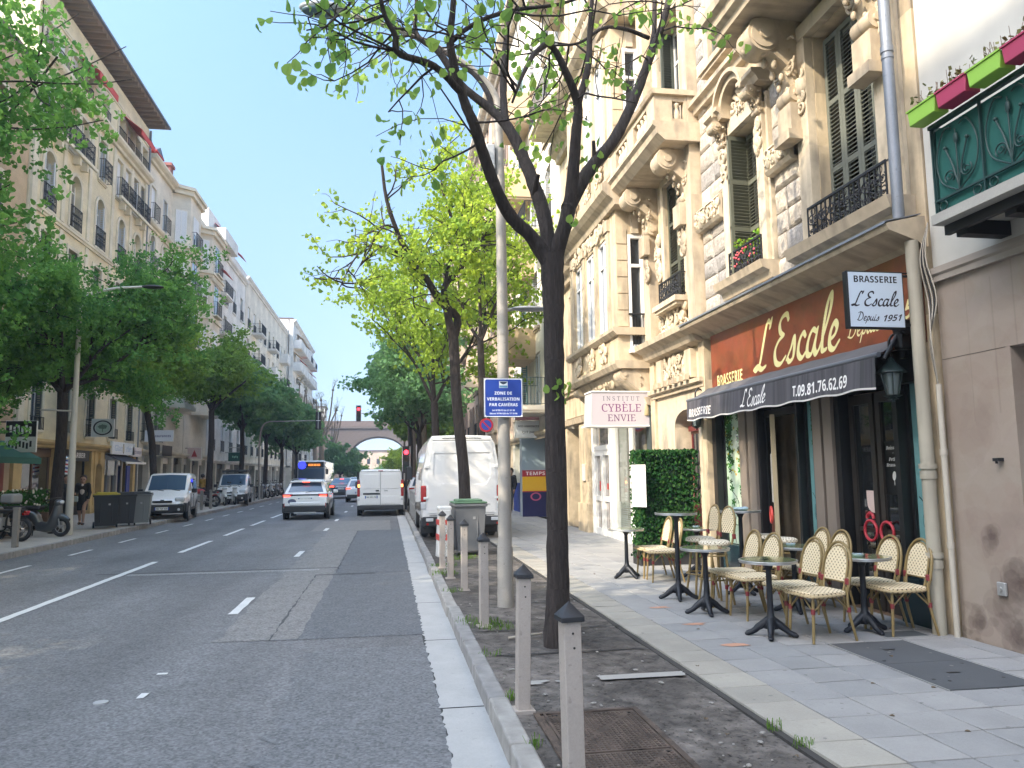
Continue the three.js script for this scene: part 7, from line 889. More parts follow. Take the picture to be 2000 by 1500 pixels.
{ // bar stools
  const make = (back) => { const t = new THREE.Group(), sh = 0.74, st = mat([0.86, 0.88, 0.92], 0.75, { map: cane, bumpMap: caneBump, bumpScale: 0.002 }); part(t, 'seat', [lathe([[0, sh + 0.02], [0.16, sh + 0.018], [0.19, sh], [0.192, sh - 0.03], [0.17, sh - 0.04], [0, sh - 0.04]], 24)], st);
    for (let k = 0; k < 4; k++) { const a = k / 4 * 6.28 + PI / 4; part(t, 'leg', [limb([[0.12 * Math.cos(a), sh - 0.03, 0.12 * Math.sin(a)], [0.17 * Math.cos(a), 0.3, 0.17 * Math.sin(a)], [0.22 * Math.cos(a), 0, 0.22 * Math.sin(a)]], [0.016, 0.016, 0.014], 7, 3)], bamboo); } part(t, 'foot_ring', [new THREE.TorusGeometry(0.19, 0.011, 6, 28).rotateX(PI / 2).translate(0, 0.3, 0), new THREE.TorusGeometry(0.145, 0.01, 6, 24).rotateX(PI / 2).translate(0, 0.58, 0)], bamboo);
    if (back) { const arch = []; for (let i = 0; i <= 12; i++) { const a = i / 12 * PI; arch.push([0.19 + 0.03 * Math.sin(a), sh + 0.2 + Math.sin(a) * 0.22, Math.cos(a) * 0.17]); } part(t, 'back_frame', [tube([[0.15, sh - 0.03, 0.15], ...arch, [0.15, sh - 0.03, -0.15]], 0.014, 40, 7)], bamboo); const s = new THREE.Shape(); s.moveTo(-0.15, sh + 0.1); s.lineTo(0.15, sh + 0.1); for (let i = 0; i <= 12; i++) { const a = i / 12 * PI; s.lineTo(Math.cos(a) * 0.15, sh + 0.2 + Math.sin(a) * 0.2); } part(t, 'backrest', [new THREE.ExtrudeGeometry(s, { depth: 0.01, bevelEnabled: false }).rotateY(-PI / 2).translate(0.205, 0, 0)], weaveM); part(t, 'binding', [rb(0.155, 0.195, sh + 0.04, sh + 0.1, -0.185, -0.145, 0.01), rb(0.155, 0.195, sh + 0.04, sh + 0.1, 0.145, 0.185, 0.01)], binding); }
    return t; };
  const a = make(true), b = make(false), G = 'tall bamboo bar stools on the terrace'; let fa = 1, fb = 1;
  for (const [x, d, r, back, label] of [[4.0, 9.62, 0, 1, 'tall bamboo stool with cane back and white seat, farther one at the outer table'], [3.96, 9.1, 0.1, 1, 'tall bamboo stool with cane back and white seat, closer one at the outer table'], [4.95, 9.75, 0, 0, 'backless tall stool with a pale blue seat, farther of the two by the pillars'], [4.9, 9.2, 0.3, 0, 'backless tall stool with a pale blue seat, closer of the two by the pillars']]) { const s = back ? a : b, first = back ? fa : fb; if (first) { scene.add(s); s.name = numbered('bar_stool'); s.position.set(x, 0.14, -d); s.rotation.y = r; tag(s, label, 'stool', G); if (back) fa = 0; else fb = 0; } else { copy(s, [x, 0.14, -d], r, label); } }
}
// no parking sign, and signals over the road
{ const tn = canvasTex(128, 128, (x, w) => { x.fillStyle = '#b9202c'; x.beginPath(); x.arc(64, 64, 62, 0, 7); x.fill(); x.fillStyle = '#2440a0'; x.beginPath(); x.arc(64, 64, 46, 0, 7); x.fill(); x.strokeStyle = '#b9202c'; x.lineWidth = 13; x.beginPath(); x.moveTo(32, 32); x.lineTo(96, 96); x.stroke(); });
  const t = thing('no_parking_sign', 'round blue and red no-parking sign showing above the parked white van', 'sign', [3.05, 0.12, -24]); part(t, 'post', [cyl(0.03, 0.03, 3.0, 0, 0, -0.05, 8)], M.galv); part(t, 'disc', [cylAx(0.225, 0.012, 0, 3.12, -0.01, 'z', 28)], M.galv); part(t, 'face', new THREE.CircleGeometry(0.222, 28).translate(0, 3.12, 0.0), print(tn, 0.45), true); part(t, 'clamp', [bx(-0.05, 0.05, 3.0, 3.04, -0.06, -0.018)], M.galv); }
function signalHead(t, x, y, z, back, on = true) {
  part(t, 'backboard', [rb(x - 0.2, x + 0.2, y - 0.62, y + 0.62, z - 0.03, z, 0.03)], M.dark); part(t, 'housing', [rb(x - 0.15, x + 0.15, y - 0.55, y + 0.55, back ? z : z - 0.2, back ? z + 0.18 : z - 0.031, 0.03)], M.dark);
  if (!back) { ['red', 'amber', 'green'].forEach((c, k) => { const yy = y + 0.34 - k * 0.34; part(t, c + '_lens', [cylAx(0.105, 0.03, x, yy, z + 0.015, 'z', 18)], k === 0 ? mat([0.5, 0.01, 0.02], 0.4, { emissive: C(1, 0.03, 0.05), emissiveIntensity: 3 }) : mat(k === 1 ? [0.05, 0.03, 0.005] : [0.005, 0.04, 0.02], 0.3)); part(t, 'visor', [new THREE.CylinderGeometry(0.115, 0.115, 0.14, 14, 1, true, -PI / 2, PI).rotateX(-PI / 2).rotateZ(0).translate(x, yy, z + 0.075)], M.dark); }); part(t, 'white_stripe', [bx(x - 0.185, x - 0.165, y - 0.6, y + 0.6, z + 0.001, z + 0.004), bx(x + 0.165, x + 0.185, y - 0.6, y + 0.6, z + 0.001, z + 0.004)], M.whitePaint); }
  else part(t, 'white_stripe', [bx(x - 0.012, x + 0.012, y - 0.6, y + 0.6, z + 0.181, z + 0.184), bx(x - 0.15, x + 0.15, y - 0.02, y + 0.02, z + 0.181, z + 0.184)], M.whitePaint);
}
{ const t = thing('traffic_signal', 'overhead traffic signal showing red, hung over the road on a long arm', 'traffic light', [1.2, 0.1, -60], 0, 'traffic signals'); part(t, 'mast', [limb([[0, 0, 0], [0, 5.2, 0], [-0.3, 6.1, 0], [-1.4, 6.25, 0], [-3.2, 6.3, 0]], [0.08, 0.06, 0.045, 0.035, 0.03], 8, 4)], M.polePaint); signalHead(t, -3.42, 6.28, 0.1, false);
  const l = new THREE.PointLight(C(1, 0.06, 0.06), 0.15, 12); l.position.set(-3.42, 6.62, 0.3); l.castShadow = true; t.add(l); }
{ const t = thing('traffic_signal', 'back of an overhead traffic signal with white stripes, over the oncoming lane', 'traffic light', [-8.6, 0.1, -55], 0, 'traffic signals'); part(t, 'mast', [limb([[0, 0, 0], [0, 4.7, 0], [0.3, 5.25, 0], [1.5, 5.35, 0], [3.6, 5.4, 0]], [0.08, 0.06, 0.045, 0.035, 0.03], 8, 4)], M.polePaint); signalHead(t, 3.82, 5.4, -0.1, true); }
{ const t = thing('traffic_signal', 'small pole-mounted red signal on the near kerb behind the white vans', 'traffic light', [0.84, 0.1, -36], 0, 'traffic signals'); part(t, 'mast', [cyl(0.06, 0.05, 2.0, 0, 0, 0, 8)], M.dark); signalHead(t, 0, 2.3, 0.05, false); const l = new THREE.PointLight(C(1, 0.06, 0.06), 0.06, 10); l.position.set(0, 2.64, 0.3); l.castShadow = true; t.add(l); }
// guard rail stubs beyond the vans
{ const t = thing('guard_rail', 'pale grey pedestrian guard rail on the kerb between the two white vans', 'railing', [0.95, 0.12, -28]); part(t, 'rail', [bar([0, 0.95, 0], [0, 0.95, -5], 0.03, 8), bar([0, 0.5, 0], [0, 0.5, -5], 0.024, 8)], M.galv); for (let k = 0; k < 5; k++) part(t, 'post', [cyl(0.03, 0.03, 0.96, 0, 0, -k * 1.25, 8)], M.galv); }
// ---------- vehicles: rear end at z = 0, front towards -z ----------
function ringOf(s) {                                    // half outline of one cross-section
  const { w, yb, yh, wr, yr } = s, wb = s.wb ?? w - 0.1;
  return [[0, yb], [wb, yb], [w - 0.015, yb + 0.13], [w, lerp(yb, yh, 0.6)], [w - 0.025, yh], [lerp(w - 0.025, wr, 0.85), lerp(yh, yr, 0.82)], [wr - 0.07, yr - 0.015], [wr * 0.5, yr], [0, yr + 0.012]];
}
function loftBody(S) {
  const pos = [], idx = [], rings = S.map((s) => { const h = ringOf(s); return [...h, ...h.slice(1, -1).reverse().map(([x, y]) => [-x, y])].map(([x, y]) => [x, y, s.z]); }), n = rings[0].length;
  const sub2 = []; for (let i = 0; i < rings.length; i++) sub2.push(rings[i]);
  sub2.forEach((r) => r.forEach((p) => pos.push(...p)));
  for (let i = 0; i < sub2.length - 1; i++) for (let k = 0; k < n; k++) { const a = i * n + k, b = i * n + (k + 1) % n, c = a + n, d = b + n; idx.push(a, c, b, b, c, d); }
  for (const [i, f] of [[0, 1], [sub2.length - 1, 0]]) { const c = pos.length / 3, r = sub2[i]; let y = 0; r.forEach((p) => y += p[1] / n); pos.push(0, y, r[0][2]); for (let k = 0; k < n; k++) f ? idx.push(c, i * n + k, i * n + (k + 1) % n) : idx.push(c, i * n + (k + 1) % n, i * n + k); }
  const g = new THREE.BufferGeometry(); g.setAttribute('position', new THREE.Float32BufferAttribute(pos, 3)); g.setIndex(idx); return toCreasedNormals(g, 0.62);
}
function quad(a, b, c, d, off) { const A = V3(...a), B = V3(...b), Cc = V3(...c), D = V3(...d), n = B.clone().sub(A).cross(D.clone().sub(A)).normalize().multiplyScalar(off), g = new THREE.BufferGeometry(), v = []; for (const p of [A, B, Cc, A, Cc, D]) v.push(p.x + n.x, p.y + n.y, p.z + n.z); g.setAttribute('position', new THREE.Float32BufferAttribute(v, 3)); g.computeVertexNormals(); return g; }
function sideGlass(S, i, j, s, t0 = 0.1, t1 = 0.9, m = 0.04) {   // panes between the belt and the roof edge from station i to j
  const at = (k, t) => { const h = ringOf(S[k]), a = h[4], b = h[5]; return [s * lerp(a[0], b[0], t), lerp(a[1], b[1], t), S[k].z]; }, g = [];
  for (let k = i; k < j; k++) { const mid = (p, q, f) => p.map((v, n) => lerp(v, q[n], f)), f0 = k === i ? m : 0, f1 = k === j - 1 ? 1 - m : 1; const a0 = at(k, t0), a1 = at(k, t1), b0 = at(k + 1, t0), b1 = at(k + 1, t1); g.push(quad(mid(a0, b0, f0), mid(a0, b0, f1), mid(a1, b1, f1), mid(a1, b1, f0), s * 0.008)); } return g;
}
function crossGlass(S, i, j, f = 0.86, e0 = 0.06, e1 = 0.94) {   // windscreen or rear window on the slope between stations i and j
  const L = (k) => { const h = ringOf(S[k]); return [h[5], h[6], h[7], h[8]].map(([x, y], n) => [x * f, y, S[k].z]); }, A = L(i), B = L(j), mid = (p, q, t) => p.map((v, n) => lerp(v, q[n], t)), g = [];
  for (let k = 1; k < 3; k++) for (const s of [-1, 1]) { const fx = (p) => [p[0] * s, p[1], p[2]]; const q = quad(fx(mid(A[k], B[k], e0)), fx(mid(A[k + 1], B[k + 1], e0)), fx(mid(A[k + 1], B[k + 1], e1)), fx(mid(A[k], B[k], e1)), 0); const n = q.attributes.normal, p = q.attributes.position, sy = n.getY(0) < 0 ? -1 : 1; for (let v = 0; v < p.count; v++) p.setXYZ(v, p.getX(v) + n.getX(v) * sy * 0.009, p.getY(v) + n.getY(v) * sy * 0.009, p.getZ(v) + n.getZ(v) * sy * 0.009); g.push(q); }
  return g;
}
function wheels(t, xs, zs, r, w = 0.21) { for (const z of zs) for (const s of [-1, 1]) { const W = sub(t, 'wheel', [s * xs, r, z]); part(W, 'tyre', cached(`tyre${r}${w}`, () => [new THREE.TorusGeometry(r - 0.075, 0.075, 8, 26).scale(1, 1, w / 0.15).rotateY(PI / 2), cylAx(r - 0.06, w * 0.9, 0, 0, 0, 'x', 24)]), M.rubber, true); part(W, 'rim', cached(`rim${r}${w}`, () => { const g = []; for (const q of [-1, 1]) { g.push(cylAx(r * 0.16, 0.03, q * w * 0.5, 0, 0, 'x', 10), new THREE.TorusGeometry(r * 0.62, 0.02, 6, 22).rotateY(PI / 2).translate(q * w * 0.47, 0, 0)); for (let k = 0; k < 7; k++) { const a = k / 7 * 6.28; g.push(bar([q * w * 0.49, 0, 0], [q * w * 0.47, Math.cos(a) * r * 0.62, Math.sin(a) * r * 0.62], 0.024, 4)); } } return g; }), M.galv, true); } }
const arches = (t, xs, zs, r) => part(t, 'wheel_arch', zs.map((z) => [-1, 1].map((s) => [cylAx(r + 0.06, 0.05, s * (xs + 0.005), r, z, 'x', 24)])), M.plastic);
function plate(t, str, y, z, w = 0.52, x0 = 0, turn = 0) { const tx = canvasTex(256, 56, (x, W, h) => { x.fillStyle = '#e8e8e4'; x.fillRect(0, 0, W, h); x.fillStyle = '#1c3f94'; x.fillRect(0, 0, 20, h); x.fillRect(W - 20, 0, 20, h); text(x, str, W / 2, h / 2 + 2, 42, '#16161a', 'sans-serif', 'bold', 200); }); const p = part(t, 'number_plate', panel(w, 0.11, 0, 0, 0), print(tx, 0.5), true); p.position.set(x0, y, z); p.rotation.y = turn; return p; }
const HATCH = (L, W, H) => [[0.03, 0.88, 0.36, 0.62, 0.86, 0.66], [0.0, 0.96, 0.30, 0.80, 0.9, 0.92], [-0.08, 0.98, 0.28, 0.93, 0.9, 1.0], [-0.2, 0.99, 0.27, 0.98, 0.88, 1.07], [-0.5, 1, 0.26, 0.98, 0.72, 1.5], [-0.95, 1, 0.26, 0.97, 0.7, 1.575], [-1.9, 1, 0.26, 0.95, 0.71, 1.595], [-2.5, 1, 0.26, 0.94, 0.70, 1.52], [-3.15, 0.99, 0.27, 0.93, 0.86, 1.03], [-3.8, 0.97, 0.28, 0.82, 0.84, 0.92], [-4.1, 0.9, 0.30, 0.7, 0.78, 0.76], [-4.18, 0.8, 0.36, 0.6, 0.7, 0.64]].map(([z, w, yb, yh, wr, yr]) => ({ z: z * L / 4.18, w: w * W / 2, yb, yh: yh * H / 1.595, wr: wr * W / 2 * 1.02, yr: yr * H / 1.595 }));
{ // white crossover in the middle lane
  const t = thing('white_crossover_car', 'white crossover car with lit brake lights driving away in the middle lane', 'car', [-3.2, 0, -31.6]), S = HATCH(4.18, 1.78, 1.58);
  part(t, 'body', [loftBody(S)], M.carWhite); part(t, 'rear_window', [crossGlass(S, 3, 4, 0.94)], M.glassB); part(t, 'side_window', [[-1, 1].map((s) => sideGlass(S, 4, 8, s))], M.glass); part(t, 'windscreen', [crossGlass(S, 7, 8, 0.92)], M.glass);
  part(t, 'spoiler', [rb(-0.62, 0.62, 1.46, 1.52, -0.52, -0.3, 0.02)], M.carWhite); part(t, 'high_brake_light', [rb(-0.13, 0.13, 1.455, 1.49, -0.302, -0.285, 0.008)], M.tailOn);
  part(t, 'rear_bumper', [rb(-0.80, 0.80, 0.30, 0.56, -0.2, 0.055, 0.05), rb(-0.88, -0.78, 0.28, 0.66, -0.9, 0.02, 0.04), rb(0.78, 0.88, 0.28, 0.66, -0.9, 0.02, 0.04)], M.plastic); part(t, 'bumper_shield', [rb(-0.6, 0.6, 0.56, 0.70, -0.1, 0.05, 0.04)], M.carWhite); part(t, 'skid_plate', [rb(-0.42, 0.42, 0.24, 0.31, -0.1, 0.058, 0.02)], M.galv);
  for (const s of [-1, 1]) { part(t, 'tail_lamp', [rb(s * 0.68 - 0.2, s * 0.68 + 0.2, 0.89, 1.02, -0.2, -0.02, 0.03)], M.tail); part(t, 'brake_light', [rb(s * 0.7 - 0.14, s * 0.7 + 0.12, 0.91, 0.97, -0.06, 0.0, 0.02)], M.tailOn); part(t, 'reflector', [rb(s * 0.79 - 0.015, s * 0.79 + 0.015, 0.5, 0.66, 0.03, 0.06, 0.01)], M.tail); part(t, 'mirror', [rb(s * 0.98 - 0.1, s * 0.98 + 0.1, 0.98, 1.12, -2.95, -2.85, 0.04)], M.carWhite); }
  part(t, 'light_bar', [rb(-0.5, 0.5, 0.955, 1.0, -0.1, -0.005, 0.01)], M.dark); part(t, 'wiper', [bar([0, 1.06, -0.12], [0.4, 1.13, -0.18], 0.01)], M.black); plate(t, 'HC 022 PX', 0.80, 0.0, 0.52).position.z = 0.012; part(t, 'round_sticker', [cylAx(0.1, 0.012, -0.5, 0.72, 0.025, 'z', 20).scale(1.6, 1, 1).translate(0.3, 0, 0)], mat([0.12, 0.13, 0.2], 0.5));
  arches(t, 0.86, [-0.78, -3.35], 0.34); wheels(t, 0.79, [-0.78, -3.35], 0.335);
}
const boxVan = (L, W, H, yb, nose) => [{ z: 0, w: W / 2 - 0.03, yb: yb + 0.02, yh: H * 0.56, wr: W / 2 - 0.14, yr: H - 0.06 }, { z: -0.07, w: W / 2, yb, yh: H * 0.56, wr: W / 2 - 0.1, yr: H - 0.01 }, { z: -0.6, w: W / 2, yb, yh: H * 0.56, wr: W / 2 - 0.09, yr: H }, { z: -(L - nose - 0.9), w: W / 2, yb, yh: H * 0.56, wr: W / 2 - 0.09, yr: H - 0.01 }, { z: -(L - nose - 0.25), w: W / 2, yb, yh: H * 0.55, wr: W / 2 - 0.12, yr: H - 0.14 }, { z: -(L - nose + 0.45), w: W / 2 - 0.02, yb, yh: H * 0.53, wr: W / 2 - 0.12, yr: H * 0.585 }, { z: -(L - 0.25), w: W / 2 - 0.06, yb, yh: H * 0.44, wr: W / 2 - 0.14, yr: H * 0.48 }, { z: -L, w: W / 2 - 0.18, yb: yb + 0.06, yh: H * 0.36, wr: W / 2 - 0.24, yr: H * 0.38 }];
{ // white panel van in the near lane
  const t = thing('white_panel_van', 'white mid-size panel van with split rear doors driving away in the near lane', 'van', [-0.29, 0, -33.2]), S = boxVan(5.0, 1.95, 1.96, 0.3, 0.9);
  part(t, 'body', [loftBody(S)], M.carWhite); const z = 0.004; part(t, 'door_gap', [bx(-0.006, 0.006, 0.48, 1.86, -0.01, z), bx(-0.82, 0.82, 1.855, 1.865, -0.02, z), bx(-0.84, 0.84, 0.47, 0.48, -0.01, z)], M.black);
  for (const s of [-1, 1]) { part(t, 'rear_door', [rb(s * 0.415 - 0.37, s * 0.415 + 0.37, 1.14, 1.76, -0.02, 0.012, 0.02), rb(s * 0.415 - 0.38, s * 0.415 + 0.38, 0.52, 0.84, -0.02, 0.012, 0.02)], M.carWhite); part(t, 'tail_lamp', [rb(s * 0.905 - 0.06, s * 0.905 + 0.06, 0.82, 1.52, -0.14, 0.015, 0.03)], M.tail); part(t, 'indicator', [rb(s * 0.9 - 0.045, s * 0.9 + 0.045, 1.2, 1.34, -0.05, 0.02, 0.02)], M.amber); part(t, 'reversing_light', [rb(s * 0.905 - 0.055, s * 0.905 + 0.055, 0.66, 0.76, -0.1, 0.014, 0.02)], M.lensClear); part(t, 'mirror', [rb(s * 1.1 - 0.09, s * 1.1 + 0.09, 1.12, 1.42, -3.75, -3.65, 0.04), bar([s * 0.95, 1.2, -3.68], [s * 1.06, 1.22, -3.7], 0.02)], M.plastic); part(t, 'side_window', [sideGlass(S, 3, 5, s, 0.06, 0.86)], M.glass); part(t, 'black_corner', [rb(s * 0.93 - 0.05, s * 0.93 + 0.03, 1.52, 1.86, -0.16, 0.0, 0.03)], M.plastic); }
  part(t, 'high_brake_light', [rb(-0.1, 0.1, 1.87, 1.91, -0.06, 0.008, 0.01)], M.tail); part(t, 'rear_bumper', [rb(-0.96, 0.96, 0.26, 0.46, -0.3, 0.08, 0.04)], M.plastic); part(t, 'plate_recess', [rb(-0.72, -0.02, 0.9, 0.97, -0.01, 0.018, 0.01)], M.plastic); plate(t, 'HG 953 PR', 0.8, 0.018, 0.52, -0.38); part(t, 'door_handle', [rb(-0.2, -0.06, 1.04, 1.09, -0.01, 0.03, 0.01)], M.plastic); part(t, 'badge', [rb(0.15, 0.3, 1.04, 1.08, -0.01, 0.016, 0.005)], M.galv);
  part(t, 'windscreen', [crossGlass(S, 4, 5, 0.92)], M.glass); arches(t, 0.945, [-1.0, -4.05], 0.34); wheels(t, 0.87, [-1.0, -4.05], 0.335);
}
{ // large white van parked half on the pavement
  const t = thing('white_cargo_van', 'tall white cargo van with red tail lamps parked behind the green-lidded bin', 'van', [1.82, 0.12, -19.2]), W = 2.0, H = 2.58, S = boxVan(5.9, W, H, 0.42, 1.0); S.forEach((s, i) => { if (i < 4) { s.yh = 1.62; s.wr = W / 2 - 0.20; } });
  part(t, 'body', [loftBody(S)], M.carWhite); part(t, 'door_gap', [bx(-0.006, 0.006, 0.62, 2.44, -0.01, 0.006), bx(-0.8, 0.8, 0.6, 0.612, -0.02, 0.008), bx(-0.72, 0.72, 2.44, 2.452, -0.05, 0.006)], M.black);
  for (const s of [-1, 1]) {
    const o = shape([[s * 0.04, 0.66], [s * 0.84, 0.66], [s * 0.86, 1.55], [s * 0.74, 2.42], [s * 0.04, 2.42]]), q = new THREE.Path(); [[s * 0.1, 1.36], [s * 0.6, 1.36], [s * 0.72, 1.56], [s * 0.7, 2.14], [s * 0.1, 2.14]].forEach((p, i) => i ? q.lineTo(...p) : q.moveTo(...p)); o.holes.push(q); part(t, 'rear_door', [ext(o, 0.035, 0.006).translate(0, 0, -0.012)], M.carWhite);
    part(t, 'hinge', [rb(s * 0.86 - 0.07, s * 0.86 + 0.05, 1.76, 1.84, -0.02, 0.045, 0.012), rb(s * 0.88 - 0.07, s * 0.88 + 0.05, 1.0, 1.06, -0.02, 0.045, 0.012)], M.carWhite); part(t, 'tail_lamp', [rb(s * 0.94 - 0.075, s * 0.94 + 0.06, 0.94, 1.34, -0.16, 0.03, 0.03)], M.tail); part(t, 'reversing_light', [rb(s * 0.94 - 0.075, s * 0.94 + 0.06, 0.76, 0.93, -0.16, 0.028, 0.03)], M.lensClear); part(t, 'lower_lamp', [rb(s * 0.8 - 0.09, s * 0.8 + 0.09, 0.47, 0.55, 0.05, 0.10, 0.015)], M.lensClear); part(t, 'reflector', [rb(s * 0.86 - 0.02, s * 0.86 + 0.04, 0.38, 0.43, 0.05, 0.10, 0.01)], M.tail); part(t, 'mirror', [rb(s * 1.17 - 0.1, s * 1.17 + 0.1, 1.45, 1.85, -4.6, -4.5, 0.04)], M.plastic); part(t, 'mud_flap', [bx(s * 0.82 - 0.17, s * 0.82 + 0.17, 0.12, 0.45, -0.85, -0.83)], M.plastic); part(t, 'side_window', [sideGlass(S, 3, 5, s, 0.02, 0.7)], M.glass);
  }
  part(t, 'high_brake_light', [rb(-0.5, 0.5, 2.475, 2.52, -0.1, 0.0, 0.012)], M.dark); part(t, 'rear_bumper', [rb(-0.98, 0.98, 0.34, 0.58, -0.4, 0.07, 0.04), rb(-0.6, 0.6, 0.58, 0.615, -0.2, 0.06, 0.015)], M.plastic); { const tx = canvasTex(128, 32, (x, w, h) => { x.fillStyle = '#c4c4c2'; x.fillRect(0, 0, w, h); text(x, 'DAILY', w / 2, h / 2, 26, '#4a4a4a', 'sans-serif', 'bold italic'); }); part(t, 'badge', panel(0.24, 0.045, 0.58, 0.86, 0.027), print(tx), true); }
  part(t, 'windscreen', [crossGlass(S, 4, 5, 0.92)], M.glass); wheels(t, 0.87, [-1.15, -4.75], 0.35, 0.2); wheels(t, 0.66, [-1.15], 0.35, 0.18);
}
{ // saloon ahead of the crossover
  const t = thing('dark_saloon_car', 'dark blue-grey saloon car with red lights lit, ahead of the white crossover', 'car', [-3.35, 0, -58]), S = [[0, 0.8, 0.36, 0.8, 0.72, 0.84], [-0.1, 0.9, 0.3, 0.95, 0.8, 1.02], [-0.5, 0.92, 0.26, 0.96, 0.8, 1.08], [-1.2, 0.92, 0.25, 0.95, 0.62, 1.42], [-2.0, 0.92, 0.25, 0.93, 0.63, 1.46], [-2.6, 0.92, 0.25, 0.92, 0.62, 1.4], [-3.4, 0.91, 0.26, 0.9, 0.78, 0.98], [-4.4, 0.86, 0.28, 0.75, 0.74, 0.8], [-4.6, 0.74, 0.34, 0.6, 0.64, 0.64]].map(([z, w, yb, yh, wr, yr]) => ({ z, w, yb, yh, wr, yr: yr * 1.04 })), m = mat([0.035, 0.045, 0.065], 0.3, { clearcoat: 1, clearcoatRoughness: 0.05 });
  part(t, 'body', [loftBody(S)], m); part(t, 'rear_window', [crossGlass(S, 2, 3, 0.9)], M.glassB); part(t, 'side_window', [[-1, 1].map((s) => sideGlass(S, 3, 6, s))], M.glass); for (const s of [-1, 1]) { part(t, 'tail_lamp', [rb(s * 0.62 - 0.26, s * 0.62 + 0.24, 0.8, 0.97, -0.12, -0.0, 0.03)], M.tail); part(t, 'brake_light', [rb(s * 0.66 - 0.16, s * 0.66 + 0.16, 0.84, 0.94, -0.06, 0.03, 0.02)], M.tailOn); part(t, 'mirror', [rb(s * 1.0 - 0.08, s * 1.0 + 0.08, 0.95, 1.07, -3.1, -3.0, 0.03)], m); } part(t, 'high_brake_light', [rb(-0.15, 0.15, 1.4, 1.44, -1.12, -1.04, 0.01)], M.tailOn); part(t, 'rear_bumper', [rb(-0.85, 0.85, 0.26, 0.52, -0.3, 0.05, 0.04)], M.plastic); part(t, 'boot_strip', [rb(-0.4, 0.4, 0.86, 0.9, -0.04, 0.012, 0.01)], M.chrome); plate(t, 'FR 418 KB', 0.74, 0.008); arches(t, 0.9, [-0.95, -3.7], 0.33); wheels(t, 0.82, [-0.95, -3.7], 0.32);
}
const smallCar = (name, label, pos, turn, paint, o = {}) => { const t = thing(name, label, 'car', pos, turn), S = HATCH(o.L ?? 4.0, o.W ?? 1.74, o.H ?? 1.48), m = mat(paint, 0.3, { clearcoat: 1, clearcoatRoughness: 0.05 }); part(t, 'body', [loftBody(S)], m); part(t, 'rear_window', [crossGlass(S, 3, 4, 0.92)], M.glassB); part(t, 'side_window', [[-1, 1].map((s) => sideGlass(S, 4, 8, s))], M.glass); part(t, 'windscreen', [crossGlass(S, 7, 8, 0.92)], M.glass); const sc = (o.H ?? 1.48) / 1.595; for (const s of [-1, 1]) { part(t, 'tail_lamp', [rb(s * 0.68 - 0.14, s * 0.68 + 0.14, 0.82 * sc, 1.0 * sc, -0.16, 0.0, 0.03)], o.on ? M.tailOn : M.tail); part(t, 'headlight', [rb(s * 0.6 - 0.18, s * 0.6 + 0.12, 0.66 * sc, 0.8 * sc, -(o.L ?? 4) * 0.99, -(o.L ?? 4) * 0.93, 0.03)], M.lensClear); } part(t, 'rear_bumper', [rb(-0.78, 0.78, 0.3, 0.5, -0.2, 0.05, 0.04)], M.plastic); plate(t, o.plate ?? 'EK 207 LN', 0.66 * sc, 0.035); arches(t, 0.84, [-0.75, -3.2 * (o.L ?? 4) / 4.18], 0.31); wheels(t, 0.77, [-0.75, -3.2 * (o.L ?? 4) / 4.18], 0.305, 0.19); return t; };
smallCar('white_hatchback', 'white hatchback with a lit red lamp, half hidden behind the near-lane van', [-1.75, 0, -50], 0, [0.72, 0.72, 0.72], { on: 1, plate: 'DX 664 TN' });
smallCar('grey_car', 'grey car ahead of the white hatchback in the queue', [-1.3, 0, -66], 0, [0.2, 0.21, 0.22], { on: 1 }); smallCar('silver_car', 'silver car roof seen above the near-lane van', [-0.4, 0, -74], 0, [0.45, 0.46, 0.47], { H: 1.7 }); smallCar('silver_parked_car', 'silver car parked behind the row of scooters across the road', [-7.6, 0, -72], PI, [0.4, 0.42, 0.43]); smallCar('white_parked_car', 'white small car parked on the near kerb ahead of the tall cargo van', [1.9, 0.12, -40], 0, [0.7, 0.7, 0.7]); smallCar('red_parked_car', 'red car parked on the near kerb, roof seen by the small red signal', [2.0, 0.12, -50], 0, [0.4, 0.04, 0.04]); smallCar('dark_car', 'dark car far ahead in the queue below the viaduct', [-3.4, 0, -84], 0, [0.05, 0.05, 0.06]);
